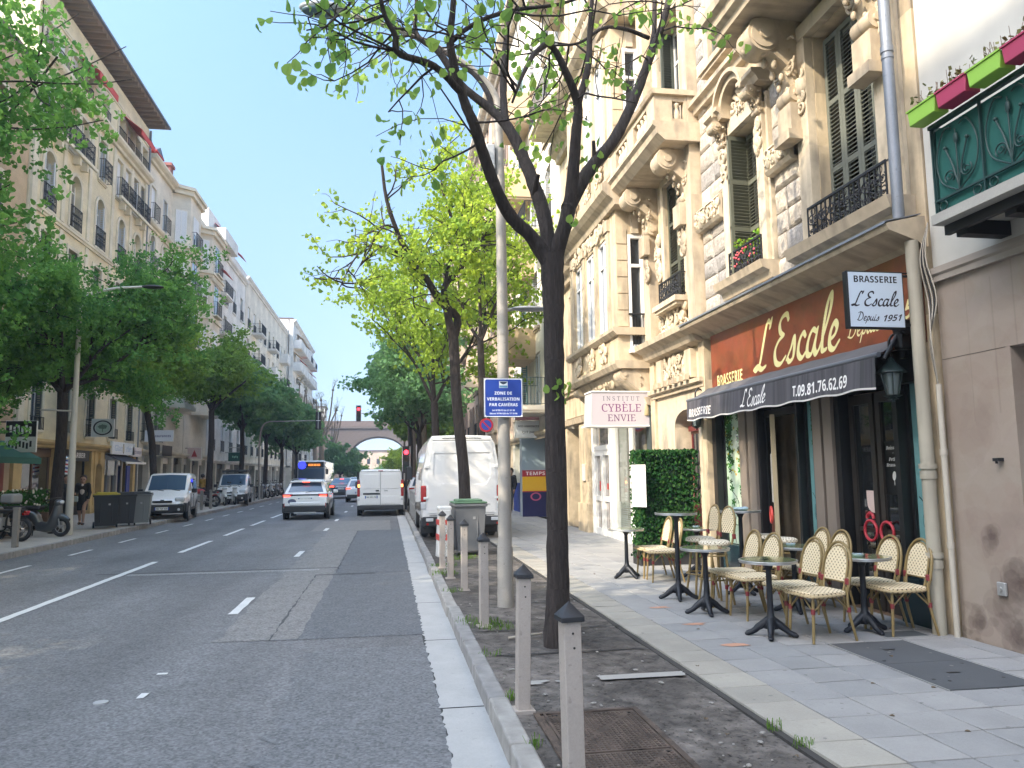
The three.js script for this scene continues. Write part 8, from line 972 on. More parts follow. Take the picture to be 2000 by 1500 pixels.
// small delivery vans facing the camera on the far kerb
function deliveryVan(label, pos, turn, roofRack) {
  const t = thing('white_delivery_van', label, 'van', pos, turn), H = 1.80, S = [[0, 0.78, 0.36, 1.05, 0.72, 1.72], [-0.08, 0.85, 0.32, 1.05, 0.76, 1.77], [-0.5, 0.87, 0.3, 1.04, 0.76, 1.80], [-1.8, 0.87, 0.3, 1.03, 0.76, 1.82], [-2.5, 0.87, 0.3, 1.02, 0.75, 1.76], [-3.3, 0.86, 0.3, 1.0, 0.78, 1.1], [-4.0, 0.83, 0.3, 0.88, 0.74, 0.94], [-4.26, 0.74, 0.32, 0.74, 0.66, 0.78], [-4.36, 0.62, 0.36, 0.6, 0.54, 0.63]].map(([z, w, yb, yh, wr, yr]) => ({ z, w, yb, yh, wr, yr })); void H;
  part(t, 'body', [loftBody(S)], M.carWhite); part(t, 'windscreen', [crossGlass(S, 4, 5, 0.95, 0.05, 0.93)], M.glassB); part(t, 'side_window', [[-1, 1].map((s) => [sideGlass(S, 4, 5, s, 0.12, 0.84, 0.06), sideGlass(S, 3, 4, s, 0.12, 0.84, 0.06)])], M.glass); if (!roofRack) part(t, 'rear_side_window', [[-1, 1].map((s) => sideGlass(S, 2, 3, s, 0.12, 0.84, 0.06))], M.glass);
  part(t, 'front_bumper', [rb(-0.8, 0.8, 0.28, 0.64, -4.4, -4.0, 0.1), rb(-0.86, -0.7, 0.3, 0.66, -4.25, -3.7, 0.05), rb(0.7, 0.86, 0.3, 0.66, -4.25, -3.7, 0.05)], M.plastic); part(t, 'grille', [rb(-0.35, 0.35, 0.68, 0.76, -4.37, -4.2, 0.02)], M.plastic); part(t, 'badge', [rb(-0.07, 0.07, 0.74, 0.8, -4.36, -4.3, 0.01)], M.chrome); for (const s of [-1, 1]) { part(t, 'headlight', [rb(s * 0.6 - 0.17, s * 0.6 + 0.17, 0.7, 0.88, -4.3, -4.0, 0.05)], M.lensClear); part(t, 'fog_light', [cylAx(0.05, 0.02, s * 0.6, 0.42, -4.395, 'z', 12)], M.lensClear); part(t, 'mirror', [rb(s * 0.99 - 0.1, s * 0.99 + 0.1, 1.02, 1.2, -3.0, -2.9, 0.04)], M.plastic); part(t, 'side_trim', [bx(s * 0.865 - 0.01, s * 0.865 + 0.012, 0.34, 0.44, -3.2, -1.1)], M.plastic); part(t, 'door_handle', [rb(s * 0.865 - 0.01, s * 0.865 + 0.025, 0.92, 0.96, -2.0, -1.85, 0.008)], M.plastic); part(t, 'door_gap', [bx(s * 0.868 - 0.01, s * 0.868 + 0.006, 0.45, 1.0, -1.82, -1.81), bx(s * 0.868 - 0.01, s * 0.868 + 0.006, 0.45, 1.0, -2.95, -2.94)], M.black); }
  plate(t, 'FB 729 GH', 0.46, -4.41, 0.52, 0, PI); part(t, 'windscreen_wiper', [bar([-0.5, 1.12, -3.3], [0.1, 1.2, -3.16], 0.012), bar([0.1, 1.12, -3.3], [0.6, 1.2, -3.16], 0.012)], M.black); if (roofRack) part(t, 'roof_rack', [rb(-0.7, 0.7, 1.88, 2.02, -2.4, -0.4, 0.03)], M.plastic); arches(t, 0.845, [-0.75, -3.5], 0.32); wheels(t, 0.77, [-0.75, -3.5], 0.315, 0.2); return t;
}
deliveryVan('white compact delivery van parked facing the viewer beside the grey wheeled bins', [-9.05, 0.08, -35.8], PI + 0.13, false); deliveryVan('white delivery van with a dark roof rack and printed side, parked beyond the blackboard', [-9.2, 0.08, -50.5], PI + 0.1, true);
{ // city bus
  const t = thing('city_bus', 'city bus with a blue route disc and orange display, oncoming behind the white crossover', 'bus', [-7.0, 0, -86], PI), W = 2.5, H = 3.1; part(t, 'body', [rb(-W / 2, W / 2, 0.35, H, -12, 0, 0.16, 3)], mat([0.7, 0.72, 0.72], 0.35, { clearcoat: 1 }));
  part(t, 'windscreen', [rb(-1.16, 1.16, 1.05, 2.4, -12.05, -11.9, 0.05)], M.glassB); part(t, 'side_window', [-1, 1].map((s) => [0, 1, 2, 3, 4, 5].map((k) => bx(s * 1.25 - 0.012, s * 1.25 + 0.012, 1.2, 2.35, -11.6 + k * 1.9, -9.85 + k * 1.9))), M.glass); part(t, 'green_skirt', [rb(-W / 2 - 0.01, W / 2 + 0.01, 0.36, 1.0, -11.6, -0.2, 0.05)], mat([0.35, 0.55, 0.12], 0.4)); part(t, 'dark_header', [rb(-1.15, 1.15, 2.42, 2.96, -12.04, -11.9, 0.05)], M.dark);
  const td = canvasTex(256, 64, (x, w, h) => { x.fillStyle = '#120c08'; x.fillRect(0, 0, w, h); x.fillStyle = '#ff9a4a'; for (let k = 0; k < 9; k++) { x.fillRect(20 + k * 24, 16, 14, 8); x.fillRect(20 + k * 24, 40, 14, 8); x.fillRect(20 + k * 24 + (k % 2 ? 0 : 8), 16, 6, 32); }; }); const dp = part(t, 'destination_display', panel(1.3, 0.36, 0, 0, 0), new THREE.MeshStandardMaterial({ color: 0, emissiveMap: td, emissive: C(1, 1, 1), emissiveIntensity: 1.3, side: THREE.DoubleSide }), true); dp.rotation.y = PI; dp.position.set(-0.3, 2.68, -12.06); part(t, 'route_disc', [cylAx(0.36, 0.03, 0.82, 2.66, -12.05, 'z', 24)], mat([0.02, 0.02, 0.4], 0.5, { emissive: C(0.03, 0.04, 1), emissiveIntensity: 1.2 })); for (const s of [-1, 1]) { part(t, 'headlight', [rb(s * 0.9 - 0.2, s * 0.9 + 0.2, 0.6, 0.8, -12.05, -11.9, 0.04)], M.lensClear); part(t, 'mirror', [rb(s * 1.45 - 0.1, s * 1.45 + 0.1, 1.8, 2.3, -12.2, -12.05, 0.04), bar([s * 1.2, 2.6, -12], [s * 1.45, 2.3, -12.1], 0.03)], M.plastic); } wheels(t, 1.1, [-2.6, -9.3], 0.48, 0.26);
}
// two-wheelers: front towards -z
function scooter(label, pos, turn, paint, box) {
  const t = thing('motor_scooter', label, 'scooter', pos, turn), m = mat(paint, 0.3, { clearcoat: 1 }), z1 = 0.62, z0 = -0.66;
  for (const z of [z1, z0]) { const W = sub(t, 'wheel', [0, 0.27, z]); part(W, 'tyre', cached('sct', () => [new THREE.TorusGeometry(0.215, 0.055, 8, 24).rotateY(PI / 2)]), M.rubber, true); part(W, 'rim', cached('scr', () => [new THREE.TorusGeometry(0.165, 0.014, 6, 22).rotateY(PI / 2), [0, 1, 2, 3, 4].map((k) => bar([0, 0, 0], [0, 0.165 * Math.cos(k * 1.257), 0.165 * Math.sin(k * 1.257)], 0.014, 4)), cylAx(0.04, 0.1, 0, 0, 0, 'x', 10)]), M.galv, true); }
  part(t, 'body_panel', [limb([[0, 0.62, 0.85], [0, 0.68, 0.5], [0, 0.6, 0.15], [0, 0.36, -0.02]], [0.09, 0.16, 0.15, 0.12], 10, 4), limb([[0, 0.3, 0.0], [0, 0.28, -0.35], [0, 0.55, -0.5], [0, 0.88, -0.55]], [0.14, 0.15, 0.16, 0.1], 10, 4), sph(0.14, 0, 0.93, -0.56, 10, 1, 0.8, 0.8), limb([[0, 0.52, -0.55], [0, 0.56, -0.66], [0, 0.45, -0.88]], [0.08, 0.1, 0.06], 8, 3)], m); part(t, 'seat', [rb(-0.14, 0.14, 0.74, 0.86, -0.1, 0.78, 0.05, 3)], M.dark); part(t, 'engine', [rb(-0.16, 0.1, 0.22, 0.42, 0.2, 0.75, 0.05), limb([[0.15, 0.3, 0.3], [0.16, 0.3, 0.6], [0.16, 0.38, 0.9]], [0.04, 0.06, 0.05], 8, 3)], M.galv); part(t, 'fork', [bar([0.07, 0.27, z0], [0.05, 0.85, -0.56], 0.02, 6), bar([-0.07, 0.27, z0], [-0.05, 0.85, -0.56], 0.02, 6)], M.galv); part(t, 'handlebar', [tube([[-0.34, 1.0, -0.42], [-0.15, 1.06, -0.5], [0.15, 1.06, -0.5], [0.34, 1.0, -0.42]], 0.016, 14, 6)], M.black); for (const s of [-1, 1]) part(t, 'mirror', [bar([s * 0.2, 1.05, -0.48], [s * 0.33, 1.24, -0.45], 0.007), sph(0.06, s * 0.34, 1.26, -0.44, 8, 1, 0.8, 0.3)], M.black); part(t, 'headlight', [sph(0.07, 0, 0.95, -0.66, 10, 1.3, 0.8, 0.6)], M.lensClear); part(t, 'tail_lamp', [rb(-0.1, 0.1, 0.62, 0.71, 0.84, 0.92, 0.02)], M.tail); part(t, 'kickstand', [bar([-0.1, 0.25, 0.2], [-0.2, 0.02, 0.3], 0.014)], M.black); if (box) part(t, 'top_box', [rb(-0.22, 0.22, 0.92, 1.2, 0.62, 1.02, 0.08, 3)], mat([0.32, 0.33, 0.34], 0.35)); return t;
}
function motorbike(label, pos, turn, paint) {
  const t = thing('motorcycle', label, 'motorcycle', pos, turn), m = mat(paint, 0.3, { clearcoat: 1 });
  for (const z of [0.7, -0.72]) { const W = sub(t, 'wheel', [0, 0.31, z]); part(W, 'tyre', cached('mbt', () => [new THREE.TorusGeometry(0.26, 0.052, 8, 26).rotateY(PI / 2)]), M.rubber, true); part(W, 'rim', cached('mbr', () => [new THREE.TorusGeometry(0.215, 0.013, 6, 24).rotateY(PI / 2), Array.from({ length: 12 }, (_, k) => bar([0, 0, 0], [0, 0.215 * Math.cos(k * 0.5236), 0.215 * Math.sin(k * 0.5236)], 0.005, 4)), cylAx(0.05, 0.1, 0, 0, 0, 'x', 10)]), M.chrome, true); }
  part(t, 'fuel_tank', [sph(0.2, 0, 0.82, -0.18, 14, 0.85, 0.75, 1.5)], m); part(t, 'seat', [rb(-0.13, 0.13, 0.74, 0.83, 0.1, 0.78, 0.05, 3)], M.dark); part(t, 'engine', [rb(-0.16, 0.16, 0.3, 0.62, -0.3, 0.22, 0.05), cylAx(0.09, 0.4, 0, 0.42, 0.12, 'x', 12), [0, 1, 2, 3].map((k) => rb(-0.13, 0.13, 0.6 + k * 0.03, 0.615 + k * 0.03, -0.25, 0.02, 0.004))], M.galv); part(t, 'frame', [tube([[0, 0.9, -0.5], [0, 0.62, -0.42], [0, 0.3, -0.25], [0, 0.3, 0.2], [0, 0.7, 0.3], [0, 0.78, 0.75]], 0.024, 26, 6), bar([0.09, 0.31, 0.7], [0.06, 0.4, 0.15], 0.022), bar([-0.09, 0.31, 0.7], [-0.06, 0.4, 0.15], 0.022)], M.black); part(t, 'fork', [bar([0.08, 0.31, -0.72], [0.07, 0.98, -0.46], 0.022, 6), bar([-0.08, 0.31, -0.72], [-0.07, 0.98, -0.46], 0.022, 6)], M.chrome); part(t, 'handlebar', [tube([[-0.36, 1.02, -0.3], [-0.2, 1.06, -0.42], [0.2, 1.06, -0.42], [0.36, 1.02, -0.3]], 0.015, 14, 6)], M.black); for (const s of [-1, 1]) part(t, 'mirror', [bar([s * 0.24, 1.06, -0.38], [s * 0.33, 1.2, -0.36], 0.007), sph(0.055, s * 0.34, 1.22, -0.36, 8, 1, 0.8, 0.3)], M.black); part(t, 'headlight', [sph(0.1, 0, 0.9, -0.62, 12, 1, 1, 0.7)], M.lensClear); part(t, 'mudguard', [new THREE.TorusGeometry(0.33, 0.03, 5, 12, 1.5).rotateZ(0.4).rotateY(PI / 2).translate(0, 0.31, 0.7), new THREE.TorusGeometry(0.33, 0.03, 5, 12, 1.2).rotateZ(1.0).rotateY(PI / 2).translate(0, 0.31, -0.72)], m); part(t, 'exhaust', [limb([[0.14, 0.32, -0.1], [0.17, 0.26, 0.3], [0.18, 0.34, 0.9]], [0.03, 0.05, 0.055], 8, 3)], M.chrome); part(t, 'tail_lamp', [rb(-0.07, 0.07, 0.72, 0.79, 0.8, 0.88, 0.02)], M.tail); return t;
}
motorbike('dark motorcycle with spoked wheels parked across the pavement at the frame edge', [-10.0, 0.13, -22.2], 1.25, [0.03, 0.03, 0.035]); scooter('dark scooter with a silver top box beside the tall lamp post', [-9.6, 0.13, -23.6], 1.35 + PI, [0.05, 0.055, 0.06], true); motorbike('black motorcycle squeezed between the flower tubs and the dark motorcycle', [-10.9, 0.13, -23.0], 1.2, [0.02, 0.02, 0.024]); scooter('black scooter behind the others, at the flower tubs', [-10.6, 0.13, -23.4], 1.3, [0.03, 0.03, 0.03], false);
motorbike('red motorcycle parked behind two bollards across the road', [-9.7, 0.13, -43.5], 1.3, [0.4, 0.02, 0.03]); scooter('white scooter beside the red motorcycle', [-9.1, 0.13, -45.2], 0.5 + PI, [0.65, 0.65, 0.63], false); scooter('second white scooter, between its twin and the printed van', [-8.8, 0.13, -46.6], 0.45 + PI, [0.6, 0.6, 0.58], false);
for (let k = 0; k < 6; k++) (k % 2 ? motorbike : scooter)(['dark scooter at the near end of the scooter row', 'dark blue motorcycle second in the scooter row', 'pale scooter in the middle of the scooter row', 'black motorcycle fourth in the scooter row', 'grey scooter by the thin signal pole', 'dark motorcycle at the far end of the scooter row'][k], [-8.9, 0.13, -(57 + k * 1.7)], 0.5 + PI + 0.1 * (k % 3), [[0.05, 0.05, 0.06], [0.03, 0.05, 0.12], [0.5, 0.5, 0.48], [0.02, 0.02, 0.02], [0.2, 0.2, 0.21], [0.06, 0.05, 0.05]][k], false);
{ const t = thing('bicycle', 'dark bicycle leaning at the tail of the printed van', 'bicycle', [-8.8, 0.13, -51.6], 0.5), m = M.black; for (const z of [-0.52, 0.52]) { const W = sub(t, 'wheel', [0, 0.34, z]); part(W, 'tyre', [new THREE.TorusGeometry(0.33, 0.018, 6, 28).rotateY(PI / 2)], M.rubber); part(W, 'spokes', [Array.from({ length: 10 }, (_, k) => bar([0, 0, 0], [0, 0.33 * Math.cos(k * 0.628), 0.33 * Math.sin(k * 0.628)], 0.004, 3))], M.galv); } part(t, 'frame', [bar([0, 0.34, 0.52], [0, 0.3, 0.05], 0.016), bar([0, 0.3, 0.05], [0, 0.85, 0.2], 0.016), bar([0, 0.34, 0.52], [0, 0.78, 0.18], 0.014), bar([0, 0.3, 0.05], [0, 0.78, -0.36], 0.018), bar([0, 0.76, 0.17], [0, 0.82, -0.36], 0.016), bar([0, 0.9, -0.38], [0, 0.34, -0.52], 0.015)], m); part(t, 'saddle', [sph(0.1, 0, 0.9, 0.22, 8, 0.7, 0.4, 1.3)], m); part(t, 'handlebar', [bar([-0.28, 0.98, -0.34], [0.28, 0.98, -0.34], 0.013), bar([0, 0.88, -0.37], [0, 0.98, -0.34], 0.014)], m); }
// ---------- the opposite pavement: bins, post, signs, planters, people ----------
{ const t = thing('street_lamp', 'pale lamp post at the motorcycles across the road, its top lost in the tree crown', 'street lamp', [-9.0, 0.12, -24.1]); part(t, 'pole', [limb([[0, 0, 0], [0, 3, 0], [0, 6.4, 0]], [0.11, 0.085, 0.065], 12, 3)], mat([0.5, 0.48, 0.42], 0.6)); part(t, 'arm', [limb([[0, 6.35, 0], [0.1, 6.9, 0], [0.8, 7.2, 0], [1.75, 7.3, 0]], [0.06, 0.05, 0.04, 0.035], 8, 4)], mat([0.5, 0.48, 0.42], 0.6)); const h = part(t, 'lamp_head', [sph(1, 0, 0, 0, 16, 0.32, 0.06, 0.16)], M.dark); h.position.set(2.0, 7.3, 0); part(t, 'pavement_lamp_arm', [bar([0, 3.55, 0], [-0.5, 3.58, 0], 0.025, 6), sph(1, 0, 0, 0, 12, 0.25, 0.035, 0.1).translate(-0.7, 3.59, 0)], mat([0.5, 0.48, 0.42], 0.6));
  const c = copy(t, [-10.0, 0.12, -56], 0, 'thin pale lamp post with an arm, among the trees by the scooter row'); void c; copy(t, [-9.3, 0.12, -96], 0, 'distant lamp post with an arm in front of the dark tree by the viaduct'); }
wheelieBin('dark wheeled bin with a yellow lid across the road', [-8.95, 0.13, -26.9], 0.35, [0.015, 0.017, 0.019], [0.45, 0.36, 0.04], 'wheeled bins across the road', 0.72, 1.12, 0.8); wheelieBin('dark grey wheeled bin standing between the yellow-lidded one and the pale grey one', [-8.75, 0.13, -28.0], 0.3, [0.035, 0.037, 0.04], [0.03, 0.032, 0.035], 'wheeled bins across the road', 0.72, 1.1, 0.8); wheelieBin('pale grey wheeled bin next to the white compact van', [-8.35, 0.13, -28.3], 0.2, [0.18, 0.185, 0.18], [0.06, 0.065, 0.07], 'wheeled bins across the road', 0.72, 1.1, 0.8);
{ const pm = mat([0.26, 0.24, 0.215], 0.7, { map: tConc }); let f; for (const [x, d, l] of [[-8.7, 20.2, 'square grey bollard in front of the parked motorcycles at the frame edge'], [-8.85, 39.5, 'grey bollard by the blackboard, before the red motorcycle'], [-8.75, 41.0, 'grey bollard farther of the pair before the red motorcycle'], [-8.6, 47.4, 'grey bollard beside the second white scooter'], [-8.6, 53, 'grey bollard next to the bicycle'], [-8.6, 56.2, 'grey bollard at the start of the scooter row']]) { if (!f) { f = thing('stone_bollard', l, 'bollard', [x, 0.13, -d], 0, 'bollards along the opposite kerb'); part(f, 'post', [rb(-0.06, 0.06, 0, 0.9, -0.06, 0.06, 0.01)], pm); part(f, 'cap', [rb(-0.07, 0.07, 0.88, 0.94, -0.07, 0.07, 0.015)], pm); } else copy(f, [x, 0.13, -d], 0, l); } }
{ const t = thing('blackboard', 'black A-frame menu blackboard with a grey frame on the opposite pavement', 'signboard', [-9.35, 0.13, -37.9], 0.35); for (const s of [-1, 1]) { const p = sub(t, 'panel', [0, 0, 0]); p.rotation.x = s * 0.16; part(p, 'board', [bx(-0.36, 0.36, 0.12, 1.12, s * -0.2 - 0.01, s * -0.2 + 0.01)], M.black); part(p, 'frame', [bx(-0.41, -0.36, 0, 1.17, s * -0.2 - 0.018, s * -0.2 + 0.018), bx(0.36, 0.41, 0, 1.17, s * -0.2 - 0.018, s * -0.2 + 0.018), bx(-0.36, 0.36, 1.12, 1.17, s * -0.2 - 0.018, s * -0.2 + 0.018), bx(-0.36, 0.36, 0.06, 0.12, s * -0.2 - 0.018, s * -0.2 + 0.018)], M.galv); } }
function wallSign(name, label, d, y, w, h, draw, o = {}) { const tx = canvasTex(o.pw ?? 512, o.ph ?? 256, draw), t = thing(name, label, 'sign', [WLF + (o.out ?? 0.08), y, -d], o.blade ? 0 : PI / 2); part(t, 'box', [rb(-w / 2, w / 2, -h / 2, h / 2, -0.1, 0, 0.01)], o.m ?? M.whitePaint); part(t, 'face', panel(w - 0.03, h - 0.03, 0, 0, 0.003), print(tx, 0.5), true); if (o.blade) part(t, 'bracket_arm', [bx(-w / 2 - 0.25, -w / 2, h / 2 - 0.06, h / 2 - 0.02, -0.07, -0.03), bx(-w / 2 - 0.25, -w / 2, -h / 2 + 0.02, -h / 2 + 0.06, -0.07, -0.03)], M.iron); return t; }
wallSign('round_emblem_sign', 'square hanging sign with dark ring and pale tree emblem, above the white fascia', 36.8, 3.95, 0.95, 0.8, (x, w, h) => { x.fillStyle = '#c4c8c4'; x.fillRect(0, 0, w, h); x.strokeStyle = '#121a1a'; x.lineWidth = 40; x.beginPath(); x.arc(w / 2, h / 2, 200, 0, 7); x.stroke(); x.fillStyle = '#9fb3a6'; x.beginPath(); x.arc(w / 2, h / 2, 165, 0, 7); x.fill(); x.fillStyle = '#56685c'; for (let k = 0; k < 40; k++) { const a = k * 2.4, r = 10 * Math.sqrt(k); x.beginPath(); x.arc(w / 2 + Math.cos(a) * r * 1.6, h / 2 - 30 + Math.sin(a) * r, 15, 0, 7); x.fill(); } x.fillRect(w / 2 - 10, h / 2, 20, 120); }, { pw: 512, ph: 512, blade: 1, out: 0.85 });
wallSign('shop_fascia', 'white shop fascia with pale blue lettering above the dark awning', 41.1, 3.16, 3.3, 0.62, (x, w, h) => { x.fillStyle = '#e9edf2'; x.fillRect(0, 0, w, h); text(x, 'Glac    ries', w / 2, h / 2, 84, '#9fb8d8', 'serif', 'normal', 430); x.fillStyle = '#6a665c'; x.beginPath(); x.ellipse(w * 0.49, h / 2, 20, 54, 0, 0, 7); x.fill(); x.fillStyle = '#d7d2c0'; x.beginPath(); x.ellipse(w * 0.5, h / 2, 13, 44, 0, 0, 7); x.fill(); }, { ph: 128, out: 0.42 });
wallSign('insurance_fascia', 'small pale fascia with dark blue lettering over the blue panel', 43.2, 3.05, 1.5, 0.5, (x, w, h) => { x.fillStyle = '#e2dbdc'; x.fillRect(0, 0, w, h); text(x, 'Assurances', w / 2, h / 2, 90, '#40406e', 'sans-serif', 'bold', 440); }, { ph: 160, out: 0.42 });
wallSign('insurance_sign', 'wide white hanging sign with dark blue insurance lettering', 44.9, 3.98, 1.5, 0.62, (x, w, h) => { x.fillStyle = '#cfd3da'; x.fillRect(0, 0, w, h); text(x, 'Assurances', w * 0.6, h / 2, 70, '#33386a', 'sans-serif', 'bold', 330); }, { blade: 1, out: 1.0, ph: 210 });
wallSign('barber_fascia', 'dark shop fascia with white lettering beside the barber pole', 36.3, 2.72, 2.5, 0.5, (x, w, h) => { x.fillStyle = '#0c0d10'; x.fillRect(0, 0, w, h); text(x, 'BARBER', w / 2, h / 2, 84, '#e8e8ec', 'sans-serif', 'bold', 380); }, { ph: 128, out: 0.1, m: M.dark });
{ const t = thing('barber_pole', 'red, white and blue barber pole on the pier beside the dark fascia', 'barber pole', [WLF + 0.3, 2.2, -34.5]); const tx = canvasTex(64, 128, (x, w, h) => { x.fillStyle = '#e8e8e8'; x.fillRect(0, 0, w, h); for (let k = -2; k < 5; k++) { x.fillStyle = k % 2 ? '#b22' : '#23449a'; x.beginPath(); x.moveTo(0, k * 32); x.lineTo(w, k * 32 + 32); x.lineTo(w, k * 32 + 46); x.lineTo(0, k * 32 + 14); x.fill(); } }); part(t, 'cylinder', new THREE.CylinderGeometry(0.12, 0.12, 0.6, 16, 1, true), print(tx, 0.3), true); part(t, 'cap', [sph(0.13, 0, 0.34, 0, 12), sph(0.13, 0, -0.34, 0, 12), bx(-0.3, 0, -0.02, 0.02, -0.02, 0.02)], M.chrome); }
wallSign('hotel_fascia', 'long pale fascia with grey capital lettering behind the van with the roof rack', 56.5, 3.12, 3.4, 0.6, (x, w, h) => { x.fillStyle = '#c9c1b0'; x.fillRect(0, 0, w, h); text(x, 'HOTEL', w * 0.5, h / 2, 76, '#8e8674', 'serif', 'bold', 300); }, { ph: 96, out: 0.32 });
wallSign('green_sign', 'small dark green square sign hung on the white block front', 66, 3.3, 1.1, 0.75, (x, w, h) => { x.fillStyle = '#0f4a3c'; x.fillRect(0, 0, w, h); x.fillStyle = '#9fd0bb'; for (let k = 0; k < 4; k++) x.fillRect(150 + k * 58, 96 + (k % 2) * 14, 34, 56); }, { out: 1.1, blade: 1 });
wallSign('red_triangle_sign', 'pale square sign with a red triangle beside the tall dark trunk', 54.6, 3.3, 0.9, 0.75, (x, w, h) => { x.fillStyle = '#d8c0bb'; x.fillRect(0, 0, w, h); x.fillStyle = '#b3262c'; x.beginPath(); x.moveTo(w / 2, 50); x.lineTo(w / 2 + 110, 215); x.lineTo(w / 2 - 110, 215); x.fill(); }, { out: 0.6, blade: 1 });
wallSign('poster_sign', 'black and white hanging sign at the frame edge above a green awning', 29.2, 3.2, 1.0, 1.1, (x, w, h) => { x.fillStyle = '#e4e4e0'; x.fillRect(0, 0, w, h); x.fillStyle = '#15151a'; x.fillRect(0, 0, w, 130); x.fillStyle = '#efefec'; for (let k = 0; k < 6; k++) x.fillRect(60 + k * 66, 34 + (k % 2) * 12, 40, 60); x.fillStyle = '#15151a'; for (let k = 0; k < 7; k++) x.fillRect(50 + k * 60, 165 + (k % 3) * 8, 36, 50); }, { out: 0.8, blade: 1 });
{ const a = thing('shop_awning', 'dark folded shop awning under the white fascia across the road', 'awning', [WLF, 2.75, -41.0], PI / 2); part(a, 'canopy', [new THREE.BoxGeometry(3.0, 0.03, 1.05).rotateX(0.42).translate(0, -0.1, 0.55)], mat([0.05, 0.05, 0.06], 0.8)); part(a, 'front_bar', [bx(-1.5, 1.5, -0.36, -0.26, 1.03, 1.08)], M.whitePaint); }
// flower tubs
{ const R = RNG(44); for (const [x, d, l] of [[-11.3, 26.6, 'leafy shrub tub with white flowers behind the motorcycles'], [-11.6, 28.2, 'leafy shrub tub with white flowers nearer the doorway'], [-10.9, 24.4, 'leafy shrub tub with white flowers at the frame edge']]) { const t = thing('flower_tub', l, 'planter', [x, 0.13, -d]); part(t, 'tub', [rb(-0.5, 0.5, 0, 0.5, -0.22, 0.22, 0.02)], M.wood); const pts = []; for (let i = 0; i < 700; i++) pts.push([(R() - 0.5) * 1.1, 0.5 + R() * 0.75, (R() - 0.5) * 0.55]); const im = foliage(t, leafShape(0.08), leafMat([1, 1, 1]), pts, R, 0.6, 1.2, (p, R) => [0.05, 0.12 + 0.08 * R(), 0.03]); im.name = 'foliage'; part(t, 'blossom', Array.from({ length: 26 }, () => sph(0.035, (R() - 0.5) * 1.1, 0.75 + R() * 0.55, 0.1 + (R() - 0.5) * 0.5, 6)), mat([0.75, 0.72, 0.62], 0.8)); } }
// ---------- people ----------
function figure(J, bones, cell, pad = 0.05) {           // one smooth surface round a skeleton of tapered capsules
  const P = Object.values(J), mn = V3(1e9, 1e9, 1e9), mx = V3(-1e9, -1e9, -1e9); P.forEach(([x, y, z, r]) => { mn.min(V3(x - r, y - r, z - r)); mx.max(V3(x + r, y + r, z + r)); }); mn.subScalar(pad); mx.addScalar(pad);
  const c = mn.clone().add(mx).multiplyScalar(0.5), half = Math.max(mx.x - mn.x, mx.y - mn.y, mx.z - mn.z) / 2, N = Math.ceil(half * 2 / cell), mc = new MarchingCubes(N, new THREE.MeshBasicMaterial(), false, false, 120000); mc.isolation = 0; const k = 0.022;
  const B = bones.map(([a, b]) => [J[a], J[b]]);
  for (let z = 0; z < N; z++) for (let y = 0; y < N; y++) for (let x = 0; x < N; x++) {
    const px = c.x + (x / (N / 2) - 1) * half, py = c.y + (y / (N / 2) - 1) * half, pz = c.z + (z / (N / 2) - 1) * half; let d = 1e3;
    for (const [a, b] of B) { const bx0 = b[0] - a[0], by = b[1] - a[1], bz = b[2] - a[2], l = bx0 * bx0 + by * by + bz * bz, t = l ? clamp(((px - a[0]) * bx0 + (py - a[1]) * by + (pz - a[2]) * bz) / l, 0, 1) : 0, e = Math.hypot(px - a[0] - bx0 * t, py - a[1] - by * t, pz - a[2] - bz * t) - lerp(a[3], b[3], t), h = clamp(0.5 + 0.5 * (d - e) / k, 0, 1); d = lerp(d, e, h) - k * h * (1 - h); }
    mc.field[x + y * N + z * N * N] = -d;
  }
  mc.update(); const n = mc.count, g = new THREE.BufferGeometry(); const pos = new Float32Array(n * 3), nor = new Float32Array(n * 3); for (let i = 0; i < n; i++) { pos[i * 3] = mc.positionArray[i * 3] * half + c.x; pos[i * 3 + 1] = mc.positionArray[i * 3 + 1] * half + c.y; pos[i * 3 + 2] = mc.positionArray[i * 3 + 2] * half + c.z; nor.set([mc.normalArray[i * 3], mc.normalArray[i * 3 + 1], mc.normalArray[i * 3 + 2]], i * 3); } g.setAttribute('position', new THREE.BufferAttribute(pos, 3)); g.setAttribute('normal', new THREE.BufferAttribute(nor, 3)); g.computeVertexNormals(); return g;
}
